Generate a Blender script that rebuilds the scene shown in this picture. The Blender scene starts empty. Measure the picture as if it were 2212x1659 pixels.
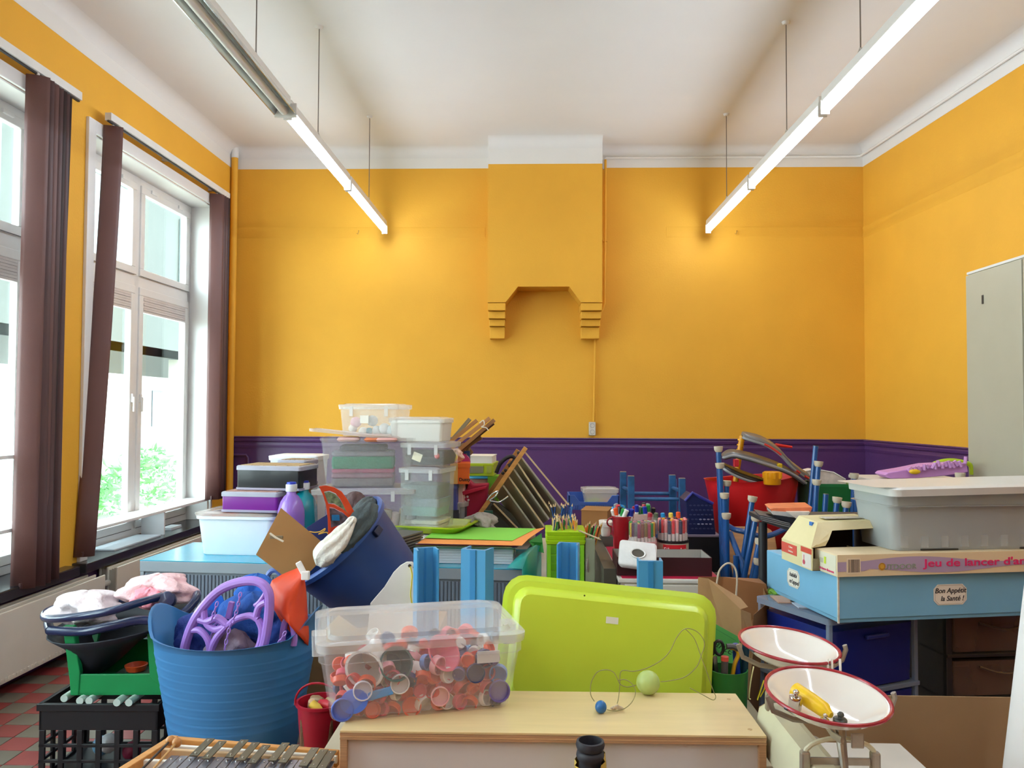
import bpy, math, random
from mathutils import Matrix, Vector, Euler
R_ = math.radians
random.seed(7)
sc = bpy.context.scene
col = sc.collection
# ------------------------------------------------------------ camera
F_PX, CAMH = 1725.0, 1.62
cam = bpy.data.cameras.new('camera'); cam.sensor_width = 36; cam.lens = F_PX/2212*36; cam.clip_end = 200
camo = bpy.data.objects.new('camera', cam); col.objects.link(camo)
CR = Matrix.Rotation(R_(1.63),4,'Z') @ Matrix.Rotation(R_(91.84),4,'X') @ Matrix.Rotation(R_(0.25),4,'Z')
camo.matrix_world = Matrix.Translation((0,0,CAMH)) @ CR
sc.camera = camo
# ------------------------------------------------------------ world and exposure
w = bpy.data.worlds.new('overcast_sky'); sc.world = w; w.use_nodes = True
nt = w.node_tree; bg = nt.nodes['Background']
bg.inputs['Color'].default_value = (0.86,0.93,1.0,1); bg.inputs['Strength'].default_value = 13.0
sc.view_settings.view_transform = 'Standard'; sc.view_settings.look = 'None'
sc.view_settings.gamma = 1; sc.view_settings.use_curve_mapping = False
sc.view_settings.exposure = 0.36
TUBE = 30.0
# ------------------------------------------------------------ pixel measuring helpers (photo is 2212 x 1659)
def ray(px, py): return (CR.to_3x3() @ Vector(((px-1106)/F_PX, (829.5-py)/F_PX, -1)))
def P(px, py, Y):
    d = ray(px, py); t = Y/d.y; return Vector((d.x*t, Y, CAMH+d.z*t))
def PZ(px, py, z):
    d = ray(px, py); t = (z-CAMH)/d.z; return Vector((d.x*t, d.y*t, z))
# ------------------------------------------------------------ materials
_m = {}
def lin(h):
    if isinstance(h, str):
        h = h.lstrip('#'); c = [int(h[i:i+2],16)/255 for i in (0,2,4)]
        return tuple((x/12.92 if x<=0.04045 else ((x+0.055)/1.055)**2.4) for x in c)
    return tuple(h)
def M(h, rough=0.45, metal=0.0, var=0.06, scale=6.0, bump=0.0, alpha=1.0, emit=0.0, stretch=None, bscale=None, coat=0.0):
    key = (h, rough, metal, var, scale, bump, alpha, emit, stretch, bscale, coat)
    if key in _m: return _m[key]
    m = bpy.data.materials.new('mat_%03d' % len(_m)); m.use_nodes = True; n = m.node_tree; N = n.nodes; L = n.links
    b = N['Principled BSDF']; c = lin(h)
    b.inputs['Roughness'].default_value = rough; b.inputs['Metallic'].default_value = metal
    b.inputs['Coat Weight'].default_value = coat; b.inputs['Coat Roughness'].default_value = 0.08
    tc = N.new('ShaderNodeTexCoord'); mp = N.new('ShaderNodeMapping'); L.new(tc.outputs['Object'], mp.inputs['Vector'])
    if stretch: mp.inputs['Scale'].default_value = stretch
    nz = N.new('ShaderNodeTexNoise'); nz.inputs['Scale'].default_value = scale; nz.inputs['Detail'].default_value = 4
    L.new(mp.outputs['Vector'], nz.inputs['Vector'])
    rp = N.new('ShaderNodeValToRGB'); L.new(nz.outputs['Fac'], rp.inputs['Fac'])
    rp.color_ramp.elements[0].position = 0.3; rp.color_ramp.elements[1].position = 0.7
    rp.color_ramp.elements[0].color = tuple(x*(1-var) for x in c)+(1,)
    rp.color_ramp.elements[1].color = tuple(min(1,x*(1+var)) for x in c)+(1,)
    L.new(rp.outputs['Color'], b.inputs['Base Color'])
    if bump:
        n2 = N.new('ShaderNodeTexNoise'); n2.inputs['Scale'].default_value = bscale or scale*8; n2.inputs['Detail'].default_value = 3
        L.new(mp.outputs['Vector'], n2.inputs['Vector'])
        bp = N.new('ShaderNodeBump'); bp.inputs['Strength'].default_value = bump; bp.inputs['Distance'].default_value = 0.01
        L.new(n2.outputs['Fac'], bp.inputs['Height']); L.new(bp.outputs['Normal'], b.inputs['Normal'])
    if alpha < 1: b.inputs['Alpha'].default_value = alpha
    if emit:
        b.inputs['Emission Color'].default_value = c+(1,); b.inputs['Emission Strength'].default_value = emit
    _m[key] = m; return m
def clear(h='#e8eef0', a=0.4, rough=0.2, scale=3.0): return M(h, rough, 0, 0.03, scale, alpha=a)
WOODY = dict(var=0.16, scale=5.0, stretch=(1,9,9), bump=0.05)
# ------------------------------------------------------------ mesh builder
class MB:
    def __init__(s, T=None): s.v=[]; s.f=[]; s.T=T or Matrix()
    def add(s, vs, fs, T=None):
        T = s.T @ T if T is not None else s.T
        o = len(s.v); s.v += [T @ Vector(p) for p in vs]; s.f += [tuple(i+o for i in f) for f in fs]; return s
    def box(s, x0,x1,y0,y1,z0,z1, T=None):
        vs=[(x,y,z) for z in (z0,z1) for y in (y0,y1) for x in (x0,x1)]
        return s.add(vs, [(0,2,3,1),(4,5,7,6),(0,1,5,4),(2,6,7,3),(0,4,6,2),(1,3,7,5)], T)
    def cbox(s, c, d, T=None):
        return s.box(c[0]-d[0]/2,c[0]+d[0]/2,c[1]-d[1]/2,c[1]+d[1]/2,c[2]-d[2]/2,c[2]+d[2]/2, T)
    def rings(s, rs, c0=True, c1=True, T=None, closed=True):
        n=len(rs[0]); vs=[p for r in rs for p in r]; fs=[]
        for k in range(len(rs)-1):
            for i in range(n if closed else n-1):
                j=(i+1)%n; fs.append((k*n+i,k*n+j,(k+1)*n+j,(k+1)*n+i))
        if c0: fs.append(tuple(reversed(range(n))))
        if c1: fs.append(tuple(range((len(rs)-1)*n, len(rs)*n)))
        return s.add(vs, fs, T)
    def lathe(s, prof, seg=24, T=None, c0=True, c1=True, ax=1.0, ay=1.0):
        rs=[[(ax*r*math.cos(2*math.pi*i/seg), ay*r*math.sin(2*math.pi*i/seg), z) for i in range(seg)] for r,z in prof]
        return s.rings(rs, c0, c1, T)
    def rloft(s, prof, seg=4, T=None, c0=True, c1=True):
        # prof: (halfx, halfy, corner radius, z)
        rs=[]
        for hx,hy,r,z in prof:
            r=min(r,hx*.999,hy*.999); ring=[]
            for k,(sx,sy) in enumerate(((1,1),(-1,1),(-1,-1),(1,-1))):
                for i in range(seg+1):
                    a=math.pi/2*(k+i/seg); ring.append((sx*(hx-r)+r*math.cos(a), sy*(hy-r)+r*math.sin(a), z))
            rs.append(ring)
        return s.rings(rs, c0, c1, T)
    def tube(s, pts, r, seg=8, T=None, closed=False, ry=None):
        pts=[Vector(p) for p in pts]; n=len(pts); rs=[]; up=None
        for i,p in enumerate(pts):
            a=pts[(i-1)%n] if (closed or i>0) else p; b=pts[(i+1)%n] if (closed or i<n-1) else p
            t=(b-a).normalized()
            if up is None: up = Vector((0,0,1)) if abs(t.z)<0.9 else Vector((1,0,0))
            x=t.cross(up).normalized(); y=x.cross(t).normalized(); up=y
            rr=r[i] if isinstance(r,(list,tuple)) else r
            rs.append([p+x*(rr*math.cos(2*math.pi*k/seg))+y*((ry or 1)*rr*math.sin(2*math.pi*k/seg)) for k in range(seg)])
        if closed: rs.append(rs[0]); return s.rings(rs, False, False, T)
        return s.rings(rs, True, True, T)
    def ball(s, c, r, seg=16, n=10, T=None, sc=(1,1,1)):
        pr=[(max(1e-4,r*math.sin(math.pi*i/n)), -r*math.cos(math.pi*i/n)) for i in range(n+1)]
        rs=[[(c[0]+sc[0]*q*math.cos(2*math.pi*i/seg), c[1]+sc[1]*q*math.sin(2*math.pi*i/seg), c[2]+sc[2]*z) for i in range(seg)] for q,z in pr]
        return s.rings(rs, True, True, T)
    def prism(s, outline, d, T=None):   # outline in xz, extruded along y by d
        n=len(outline)
        return s.rings([[(x,0,z) for x,z in outline],[(x,d,z) for x,z in outline]], True, True, T)
    def sheet(s, nx, ny, fn, th=0.0):   # surface fn(u,v); th gives thickness
        vs=[Vector(fn(i/nx,j/ny)) for j in range(ny+1) for i in range(nx+1)]
        fs=[(j*(nx+1)+i, j*(nx+1)+i+1, (j+1)*(nx+1)+i+1, (j+1)*(nx+1)+i) for j in range(ny) for i in range(nx)]
        if th:
            n=len(vs); vs2=[v+Vector((0,0,th)) for v in vs]
            f2=[tuple(reversed([i+n for i in f])) for f in fs]
            edge=[i for i in range(nx+1)]+[j*(nx+1)+nx for j in range(1,ny+1)]+[ny*(nx+1)+i for i in range(nx-1,-1,-1)]+[j*(nx+1) for j in range(ny-1,0,-1)]
            f3=[(edge[k],edge[k-1],edge[k-1]+n,edge[k]+n) for k in range(len(edge))]
            vs=vs+vs2; fs=fs+f2+f3
        return s.add(vs,fs)
    def o(s, name, mat, parent=None, smooth=False, bevel=0, auto=35, subd=0, solid=0):
        me=bpy.data.meshes.new(name); me.from_pydata([tuple(v) for v in s.v], [], s.f); me.validate(); me.update()
        import bmesh
        b=bmesh.new(); b.from_mesh(me); bmesh.ops.recalc_face_normals(b, faces=b.faces); b.to_mesh(me); b.free()
        me.materials.append(mat)
        ob=bpy.data.objects.new(name, me); col.objects.link(ob)
        if parent is not None: ob.parent = parent
        if smooth:
            me.polygons.foreach_set('use_smooth', [True]*len(me.polygons))
            if auto < 180 and not subd: me.set_sharp_from_angle(angle=R_(auto))
        if solid:
            md=ob.modifiers.new('s','SOLIDIFY'); md.thickness=solid; md.offset=-1
        if bevel:
            md=ob.modifiers.new('b','BEVEL'); md.width=bevel; md.segments=2; md.limit_method='ANGLE'; md.angle_limit=R_(40)
        if subd:
            md=ob.modifiers.new('u','SUBSURF'); md.levels=subd; md.render_levels=subd
        return ob
def tag(o, label=None, cat=None, group=None, kind=None):
    if label: o['label']=label
    if cat: o['category']=cat
    if group: o['group']=group
    if kind: o['kind']=kind
    return o
def thing(name, label, cat, loc=(0,0,0), rz=0.0, group=None, rot=None):
    e=bpy.data.objects.new(name, None); col.objects.link(e); e.empty_display_size=0.05
    e.location=loc; e.rotation_euler = rot if rot is not None else (0,0,R_(rz))
    return tag(e,label,cat,group)
def struct(name): 
    e=bpy.data.objects.new(name, None); col.objects.link(e); e['kind']='structure'; return e
def dup(root, loc, rz=0.0, label=None, group=None, rot=None):
    r=root.copy(); col.objects.link(r); r.location=loc; r.rotation_euler = rot if rot is not None else (0,0,R_(rz))
    if label: r['label']=label
    if group: r['group']=group
    for ch in list(root.children):
        c=ch.copy(); col.objects.link(c); c.parent=r
        for g in ch.children:
            d=g.copy(); col.objects.link(d); d.parent=c
    return r
def text(name, s, size, mat, parent, T, ext=0.0006, shear=0.0, align='CENTER', xs=1.0, off=0.0):
    cu=bpy.data.curves.new(name,'FONT'); cu.body=s; cu.size=size; cu.extrude=ext; cu.shear=shear; cu.align_x=align; cu.align_y='CENTER'; cu.offset=off
    tmp=bpy.data.objects.new('tmp',cu); col.objects.link(tmp); dg=bpy.context.evaluated_depsgraph_get()
    me=bpy.data.meshes.new_from_object(tmp.evaluated_get(dg)); bpy.data.objects.remove(tmp); bpy.data.curves.remove(cu)
    me.transform(T @ Matrix.Diagonal((xs,1,1,1))); me.materials.clear(); me.materials.append(mat)
    ob=bpy.data.objects.new(name, me); col.objects.link(ob)
    if parent is not None: ob.parent=parent
    return ob
TR=Matrix.Translation
def RX(a): return Matrix.Rotation(R_(a),4,'X')
def RY(a): return Matrix.Rotation(R_(a),4,'Y')
def RZm(a): return Matrix.Rotation(R_(a),4,'Z')
FRONT = RX(90)      # text lying in xy turned to face -Y
# ============================================================ ROOM
BY = 7.9; ZC = 4.23; ZP = 4.03; ZD = 1.345
YEL = M('#e0a42c', 0.72, var=0.03, scale=2.5, bump=0.12, bscale=60)
WHT = M('#dedbd5', 0.7, var=0.02, scale=2.0, bump=0.08, bscale=50)
CEIL = M('#dbd8d3', 0.75, var=0.02, scale=1.5, bump=0.05, bscale=30)
PUR = M('#533163', 0.38, var=0.05, scale=4, bump=0.08, bscale=50)
PVC = M('#e2dfdc', 0.3, var=0.02)
th_l = math.atan(-.0145); th_r = math.atan(.0638)
ML = TR((-3.045, BY, 0)) @ Matrix.Rotation(th_l,4,'Z')      # x into room +, y away +
MR = TR((3.229, BY, 0)) @ Matrix.Rotation(th_r,4,'Z')       # x into room -
Y0 = -3.6; LL = BY-Y0
def S(name, mb, mat, parent=None, **k):
    o = mb.o(name, mat, parent, **k)
    if parent is None: o['kind']='structure'
    return o
# floor with individually built tiles where the photo shows it
def floor_mat():
    m=bpy.data.materials.new('floor_checker'); m.use_nodes=True; N=m.node_tree.nodes; L=m.node_tree.links
    tc=N.new('ShaderNodeTexCoord'); ck=N.new('ShaderNodeTexChecker'); ck.inputs['Scale'].default_value=1/.15
    ck.inputs['Color1'].default_value=lin('#8a3a36')+(1,); ck.inputs['Color2'].default_value=lin('#6a6255')+(1,)
    L.new(tc.outputs['Object'], ck.inputs['Vector']); L.new(ck.outputs['Color'], N['Principled BSDF'].inputs['Base Color'])
    N['Principled BSDF'].inputs['Roughness'].default_value=.45; return m
fl=S('floor', MB().box(-3.6,4.3,Y0,BY+.1,-.1,0), floor_mat())
tr_=M('#8f3b37',.4,var=.12,scale=3); tg_=M('#6e6658',.4,var=.12,scale=3)
tm=[]
for m_ in (tr_,tg_):
    ob=MB().box(-.073,.073,-.073,.073,0,.004).o('floor_tile',m_,fl,bevel=.001); tm.append(ob)
first={0:True,1:True}
for i in range(-20,-9):
    for j in range(21,38):
        k=(i+j)%2; x,y=(i+.5)*.15,(j+.5)*.15
        if x < -2.98: continue
        if first[k]: ob=tm[k]; first[k]=False
        else: ob=tm[k].copy(); col.objects.link(ob)
        ob.location=(x,y,0)
S('ceiling', MB().box(-3.6,4.3,Y0,BY+.3,ZC,ZC+.1), CEIL)
# back wall
S('wall_back', MB().box(-3.3,3.6,BY,BY+.2,0,ZP), YEL)
S('trim_1', MB().box(-3.6,3.6,BY-.002,BY+.2,ZP,ZC), WHT)
def cove(mb, p0, p1, inw):   # curved cove between wall and ceiling
    n=8; r=.10; rs=[]
    for P_ in (p0,p1):
        pr=[Vector(P_)+Vector((inw[0]*(r-r*math.cos(a)), inw[1]*(r-r*math.cos(a)), ZC-r+r*math.sin(a))) for a in [math.pi/2*k/n for k in range(n+1)]]
        pr.append(Vector(P_)+Vector((0,0,ZC+.01))); rs.append(pr)
    mb.rings(rs, True, True)
xr=lambda Y: 3.229-.0638*(Y-BY); xl=lambda Y: -3.045+.0145*(Y-BY)
c_=MB(); cove(c_,(-3.05,BY-.002,0),(3.25,BY-.002,0),(0,-1)); cove(c_,(xl(BY),BY,0),(xl(Y0),Y0,0),(1,0)); cove(c_,(xr(BY),BY,0),(xr(Y0),Y0,0),(-1,0))
S('trim_2', c_, CEIL, smooth=True)
# dado + rail on back and right wall
def rail_prof(d=1): return [(0,ZD-.115),(.018*d,ZD-.115),(.022*d,ZD-.09),(.018*d,ZD-.08),(.018*d,ZD-.06),(.03*d,ZD-.05),(.034*d,ZD-.03),(.03*d,ZD-.022),(.03*d,ZD-.018),(.042*d,ZD-.008),(.038*d,ZD),(0,ZD)]
S('trim_3', MB().box(-3.05,3.23,BY-.012,BY,0,ZD-.1), PUR)
S('trim_4', MB().rings([[(x,BY-.0-p,z) for p,z in rail_prof()] for x in (-3.05,3.23)]), PUR, smooth=True, auto=30)
S('trim_5', MB(MR).box(-.012,0,-LL,0,0,ZD-.1), PUR)
S('trim_6', MB(MR).rings([[(-p,y,z) for p,z in rail_prof()] for y in (-LL,0)]), PUR, smooth=True, auto=30)
# small pipe in purple near left corner
S('trim_7', MB().tube([(-3.03,BY-.03,1.16),(-2.86,BY-.03,1.16),(-2.84,BY-.03,1.13),(-2.84,BY-.03,0)],.012,8), PUR, smooth=True)
# right wall
S('wall_right', MB(MR).box(0,.2,-LL,.2,0,ZP), YEL)
S('trim_8', MB(MR).box(-.002,.2,-LL,.2,ZP,ZC), WHT)
# faint old picture rail ridge on right and back walls
S('trim_9', MB(MR).rings([[(0,y,3.32),(-.008,y,3.34),(-.003,y,3.37),(-.003,y,3.40),(-.008,y,3.42),(0,y,3.44)] for y in (-LL,0)]), YEL, smooth=True, auto=80)
S('trim_10', MB().rings([[(x,BY,3.33),(x,BY-.005,3.35),(x,BY-.002,3.38),(x,BY-.005,3.42),(x,BY,3.44)] for x in (1.3,3.2)]), YEL, smooth=True, auto=80)
S('trim_11', MB().rings([[(x,BY,3.33),(x,BY-.005,3.35),(x,BY-.002,3.38),(x,BY-.005,3.42),(x,BY,3.44)] for x in (-3.0,-.5)]), YEL, smooth=True, auto=80)
# white conduit pipe under the ceiling, right part
S('trim_12', MB().tube([(.68,BY-.02,ZP-.02),(.68,BY-.02,4.10),(.70,BY-.02,4.125),(3.15,BY-.02,4.125),(3.19,BY-.05,4.125),(xr(5)-.02,5,4.125),(xr(0)-.02,0,4.125)],.012,8), WHT, smooth=True)
# rear wall
S('wall_rear', MB().box(-3.6,4.3,Y0-.2,Y0,0,ZC), YEL)
# chimney breast: polygon outline extruded
A=lambda px,py,Y=BY-.3: P(px,py,Y)
x0,x1=A(1054,500).x, A(1301,500).x
zt=ZC; zb=A(1090,653).z; za=A(1150,619).z; xa0,xa1=A(1092,650).x,A(1255,650).x; xb0,xb1=A(1119,620).x,A(1230,620).x
zw=A(1150,354).z
S('wall_chimney', MB(TR((0,BY-.3,0))).prism([(x0,zw),(x0,zb),(xa0,zb),(xb0,za),(xb1,za),(xa1,zb),(x1,zb),(x1,zw)],.32), YEL)
S('trim_13', MB().box(x0-.001,x1+.001,BY-.301,BY+.02,zw,zt), WHT)
c2=MB(); cove(c2,(x0,BY-.301,0),(x1,BY-.301,0),(0,-1)); S('trim_14', c2, CEIL, smooth=True)
n=0
for (a,b) in ((x0,xa0),(xa1,x1)):
    zs=[zb, A(1,669).z, A(1,685).z, A(1,700).z, A(1,726).z]
    for k in range(4):
        S('trim_%d'%(15+n), MB().box(a+.004*k,b-.004*k,BY-.29+.055*k,BY+.01,zs[k+1],zs[k]-.004), YEL, bevel=.006); n+=1
# yellow pipe down the chimney side to the socket
S('trim_24', MB().tube([P(1308,345,7.86),P(1307,520,7.86),P(1306,655,7.86),P(1302,668,7.86),P(1293,690,7.86),P(1288,720,7.86),P(1286,735,7.86),P(1284,850,7.86),P(1283,910,7.86)],.012,8), YEL, smooth=True)
for yy in (520,860): S('trim_%d'%(25 if yy==520 else 26), MB().cbox(P(1307 if yy==520 else 1284,yy,7.87),(.04,.03,.02)), YEL)
# double socket
t=thing('wall_socket','white double wall socket on the back wall at the foot of the yellow pipe','socket',P(1279,926,BY-.01))
MB().rloft([(.033,.066,.008,0),(.033,.066,.008,.03),(.03,.063,.008,.036)],T=RX(90)).o('plate',M('#cfc9be',.35),t,smooth=True)
for dz in (.031,-.031):
    MB().lathe([(.022,.0365),(.022,.0375),(.019,.0378),(.018,.026)],20,T=TR((0,0,dz))@RX(90),c0=False).o('outlet',M('#8a857c',.4),t,smooth=True)
# left corner pipe casing
cp=P(486,600,7.8)
S('trim_27', MB().lathe([(.032,0),(.032,P(1,342,7.8).z)],16,T=TR((xl(7.8)+.04,7.83,0))), YEL, smooth=True)
S('trim_28', MB().lathe([(.036,0),(.036,ZC-P(1,342,7.8).z)],16,T=TR((xl(7.8)+.04,7.83,P(1,342,7.8).z))), WHT, smooth=True)
# hooks on the back wall
for i,(px,py) in enumerate(((775,502),(1592,502))):
    tag(MB().tube([P(px,py-4,BY),P(px,py-2,BY-.03),P(px-2,py+4,BY-.035),P(px-4,py+2,BY-.03)],.004,6).o('wall_hook',M('#b98a35',.5),smooth=True),
        'small hook on the back wall below the end of the %s row of lamps'%('left','right')[i],'hook')
# ---------------------------------------------------------------- left wall with windows
WINS=[(0.7,2.7),(3.05,5.07),(5.42,7.42)]   # world Y ranges; the first is unseen, added to let in daylight
ZS,ZT=0.58,3.53
b=MB(ML); ys=[Y0-BY]; 
for a,c in WINS: ys+= [a-BY,c-BY]
ys.append(.1)
for k in range(0,len(ys),2): b.box(-.30,0,ys[k],ys[k+1],0,ZP)
for a,c in WINS: b.box(-.30,0,a-BY,c-BY,0,ZS-.065); b.box(-.30,0,a-BY,c-BY,ZT,ZP)
S('wall_left', b, YEL)
S('trim_29', MB(ML).box(-.3,.002,-LL,.1,ZP,ZC), WHT)
S('trim_30', MB(ML).box(0,.012,-LL,0,0,.50), PUR)
BLK=M('#26262b',.25,var=.15,scale=8)
glass=bpy.data.materials.new('window_glass'); glass.use_nodes=True
N=glass.node_tree.nodes; L=glass.node_tree.links; N.clear()
o_=N.new('ShaderNodeOutputMaterial'); mx=N.new('ShaderNodeMixShader'); tp=N.new('ShaderNodeBsdfTransparent'); gl=N.new('ShaderNodeBsdfGlossy'); pass
tp.inputs['Color'].default_value=(.86,.94,.93,1); gl.inputs['Roughness'].default_value=.02
mx.inputs['Fac'].default_value=.08; L.new(tp.outputs[0],mx.inputs[1]); L.new(gl.outputs[0],mx.inputs[2]); L.new(mx.outputs[0],o_.inputs['Surface'])
def ring(mb, y0,y1,z0,z1,w,x0,x1):
    mb.box(x0,x1,y0,y1,z0,z0+w); mb.box(x0,x1,y0,y1,z1-w,z1); mb.box(x0,x1,y0,y0+w,z0+w,z1-w); mb.box(x0,x1,y1-w,y1,z0+w,z1-w); return mb
for n_,(a,c) in enumerate(WINS):
    y0,y1=a-BY,c-BY; win=struct('window_%d'%(n_+1)); ZM=2.66
    # casing and reveal lining
    cs=MB(ML); cs.box(0,.025,y0-.09,y0,ZS,ZT+.09); cs.box(0,.025,y1,y1+.035,ZS,ZT+.09); cs.box(0,.025,y0,y1,ZT,ZT+.09)
    cs.box(-.302,.0,y0-.001,y0+.012,ZS,ZT); cs.box(-.302,.0,y1-.012,y1+.001,ZS,ZT); cs.box(-.302,.0,y0,y1,ZT-.012,ZT+.001)
    cs.o('casing',PVC,win,bevel=.004)
    MB(ML).box(-.30,.10,y0-.14,y1+.14,ZS-.065,ZS).o('window_sill',BLK,win,bevel=.006)
    f=MB(ML); ring(f,y0+.012,y1-.012,ZS,ZT-.012,.06,-.26,-.20); ym=(y0+y1)/2
    f.box(-.26,-.20,ym-.04,ym+.04,ZS,ZT); f.box(-.26,-.20,y0,y1,ZM-.05,ZM+.05)
    f.o('window_frame',PVC,win,bevel=.005)
    for (p,q) in ((y0+.07,ym-.035),(ym+.035,y1-.07)):
        for (zl,zh,up) in ((ZS+.06,ZM-.045,0),(ZM+.045,ZT-.07,1)):
            s_=MB(ML); ring(s_,p,q,zl,zh,.065,-.235,-.185); so=s_.o('sash',PVC,win,bevel=.006)
            if not up:
                v=MB(ML); 
                for k in range(7): v.box(-.225,-.188+.004*(k%2),p+.065,q-.065,zh-.065-.02*(k+1)+.003,zh-.065-.02*k)
                v.o('ventilation_grille',M('#cfc6c2',.4),so)
                hd=MB(ML); hd.cbox((-.178,(q-.03) if p<ym-.5 else (p+.03),1.7),(.015,.025,.07)); hd.cbox((-.165,(q-.03) if p<ym-.5 else (p+.03),1.65),(.014,.018,.12)); hd.o('handle',PVC,so,bevel=.004)
                MB(ML).box(-.222,-.214,p+.06,q-.06,zl+.06,zh-.20).o('pane',glass,so)
            else:
                MB(ML).box(-.222,-.214,p+.06,q-.06,zl+.06,zh-.06).o('pane',glass,so)
                for yy in (p+.2,q-.2): MB(ML).box(-.188,-.17,yy-.05,yy+.05,zh-.03,zh).o('latch',PVC,so,bevel=.003)
            MB(ML).box(-.186,-.183,p+.0,q,zl+.0,zl+.004).o('seal',M('#55504d',.6),so)
    # blind rail in front of the wall
    rl=thing('blind_rail','white head rail of the vertical blind over the %s window'%(('unseen added','leftmost','right-hand')[n_]),'blind rail')
    MB(ML).box(.07,.115,y0-.02 if n_<2 else y0+.02,(y1+.02 if n_<2 else y1+.12),3.632,3.685).o('rail',M('#d8d5d0',.35),rl)
    MB(ML).box(.085,.100,y0-.02 if n_<2 else y0+.02,(y1+.02 if n_<2 else y1+.12),3.622,3.635).o('track',M('#2d2a2a',.5),rl)
    for yy in (y0+.3,ym,y1-.1): MB(ML).box(0,.07,yy-.015,yy+.015,3.65,3.67).o('bracket',M('#c9c6c0',.4),rl)
# shelves mounted in the windows
def sh(z,a,c,label):
    t=thing('window_shelf',label,'shelf'); MB(ML).box(-.18,.03,a-BY,c-BY,z-.011,z+.011).o('board',M('#e9e8e6',.3),t,bevel=.003)
    return t
sh(1.33,3.1,5.05,'upper white shelf board across the leftmost window'); sh(.90,3.1,5.05,'lower white shelf board across the leftmost window')
t=sh(.775,5.45,7.38,'white shelf board across the bottom of the right-hand window')
MB(ML).box(-.17,.02,6.52-BY,6.54-BY,ZS,.764).o('support_panel',M('#dfe0e2',.35),t)
tag(MB(ML).box(-.17,.03,5.75-BY,6.45-BY,ZS,ZS+.012).o('flat_board',M('#c9d3dc',.4),bevel=.002),'flat pale panel lying on the black sill under the white shelf','panel')
tag(MB(ML).box(-.12,-.03,6.75-BY,6.95-BY,ZS,ZS+.02).o('notepad',M('#cfd6dc',.4)),'small pale pad on the black sill right of the shelf support','pad')
# vertical blind slats
BR=[M('#6a4844',.5,bump=.1,bscale=300,scale=2), M('#553a3a',.5,bump=.1,bscale=300,scale=2), M('#33201f',.6,bump=.1,bscale=300,scale=2)]
def slat(x,y,ztop,zbot,ang,dx=0,dy=0,w=.127,mi=0,curve=.012):
    m=MB(ML); n=6; nz_=10
    def fn(u,v):
        a=R_(ang); s_=(u-.5)*w; bow=curve*(1-(2*u-1)**2)
        k=v**1.3
        return (x+s_*math.sin(a)+bow*math.cos(a)+dx*k, y-BY+s_*math.cos(a)-bow*math.sin(a)+dy*k, ztop+(zbot-ztop)*v)
    m.sheet(n,nz_,fn)
    return m
sg='brown vertical blind slats'
def mkslat(label,hanger=True,**k):
    t=thing('vertical_blind',label,'blind slat',group=None); mm=k.get('mi',0)
    slat(**k).o('fabric',BR[mm],t,smooth=True,solid=.0012)
    w_=.127*math.cos(R_(k['ang'])); 
    MB(ML).box(k['x']-.004,k['x']+.004,k['y']-BY-.01,k['y']-BY+.01,k['ztop']-.005,k['ztop']+.025).o('hanger',M('#cfcac4',.4),t)
    MB(ML).cbox((k['x']+k.get('dx',0),k['y']-BY+k.get('dy',0),k['zbot']+.02),(.012,.06,.03)).o('bottom_weight',M('#c8c4be' if k.get('w8') else '#4a2c2c',.5),t)
    return t
names=['first','second','third','fourth','fifth','sixth','seventh']
for i,(yy,an) in enumerate(((4.66,58),(4.715,60),(4.775,62),(4.835,66),(4.885,70),(4.93,74),(4.97,78))):
    mkslat('brown blind slat on the leftmost window, %s from the left in its bunch'%names[i],x=.10-.008*i,y=yy,ztop=3.615,zbot=.56+.0*i,ang=an,dx=.03*(i%2),dy=-.03-.012*i+.02*(i%3),mi=(0,1,0,1,2,1,2)[i])
mkslat('lone brown blind slat hanging askew at the left edge of the right-hand window',x=.09,y=5.515,ztop=3.615,zbot=.62,ang=62,dx=-.03,dy=-.20,mi=0)
mkslat('second brown blind slat tucked behind the lone askew one',x=.07,y=5.55,ztop=3.615,zbot=.66,ang=70,dx=-.03,dy=-.19,mi=2)
for i,(yy,an,mi) in enumerate(((7.30,60,0),(7.35,64,1),(7.40,68,1),(7.44,80,2))):
    mkslat('brown blind slat beside the room corner, %s from the window'%names[i],x=.09,y=yy,ztop=3.615,zbot=.78,ang=an,mi=mi)
# radiators
CRM=M('#d8cfc0',.35,var=.03)
def radiator(y0,y1,zt_,zb_,label,ex):
    t=thing('radiator',label,'radiator'); a,c=y0-BY,y1-BY
    for k,(p,q) in enumerate(((.03,.045),(.085,.10),(.15,.165))): MB(ML).box(p,q,a,c,zb_,zt_).o('panel',CRM,t,bevel=.005)
    n=int((c-a)/.033); f=MB(ML)
    for i in range(n): f.box(.046,.149,a+.01+i*.033,a+.012+i*.033,zb_+.03,zt_-.02)
    f.o('fins',M('#b9b1a3',.5),t)
    g=MB(ML)
    for i in range(n): g.box(.165,.169,a+.012+i*.033,a+.026+i*.033,zb_+.015,zb_+.03)
    g.o('pressed_edge',CRM,t)
    MB(ML).tube([(.1,a+.1,zb_+.04),(.1,a+.1,0.0)],.011,8).o('pipe',CRM,t,smooth=True)
    for q_ in (a+.2,c-.24): MB(ML).box(0,.03,q_,q_+.04,zb_+.1,zt_-.1).o('wall_bracket',CRM,t)
radiator(2.6,5.40,.485,.09,'long cream panel radiator under the leftmost window',0)
radiator(5.55,7.35,.505,.11,'cream layered panel radiator under the right-hand window, beside the turquoise-topped cabinet',0)
tag(MB(ML).tube([(.10,-2.46,.40),(.10,-2.4,.40),(.10,-2.35,.40)],.02,10).o('radiator_valve',M('#c9c2b6',.4),smooth=True),'radiator valve between the two cream radiators','valve')
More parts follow.
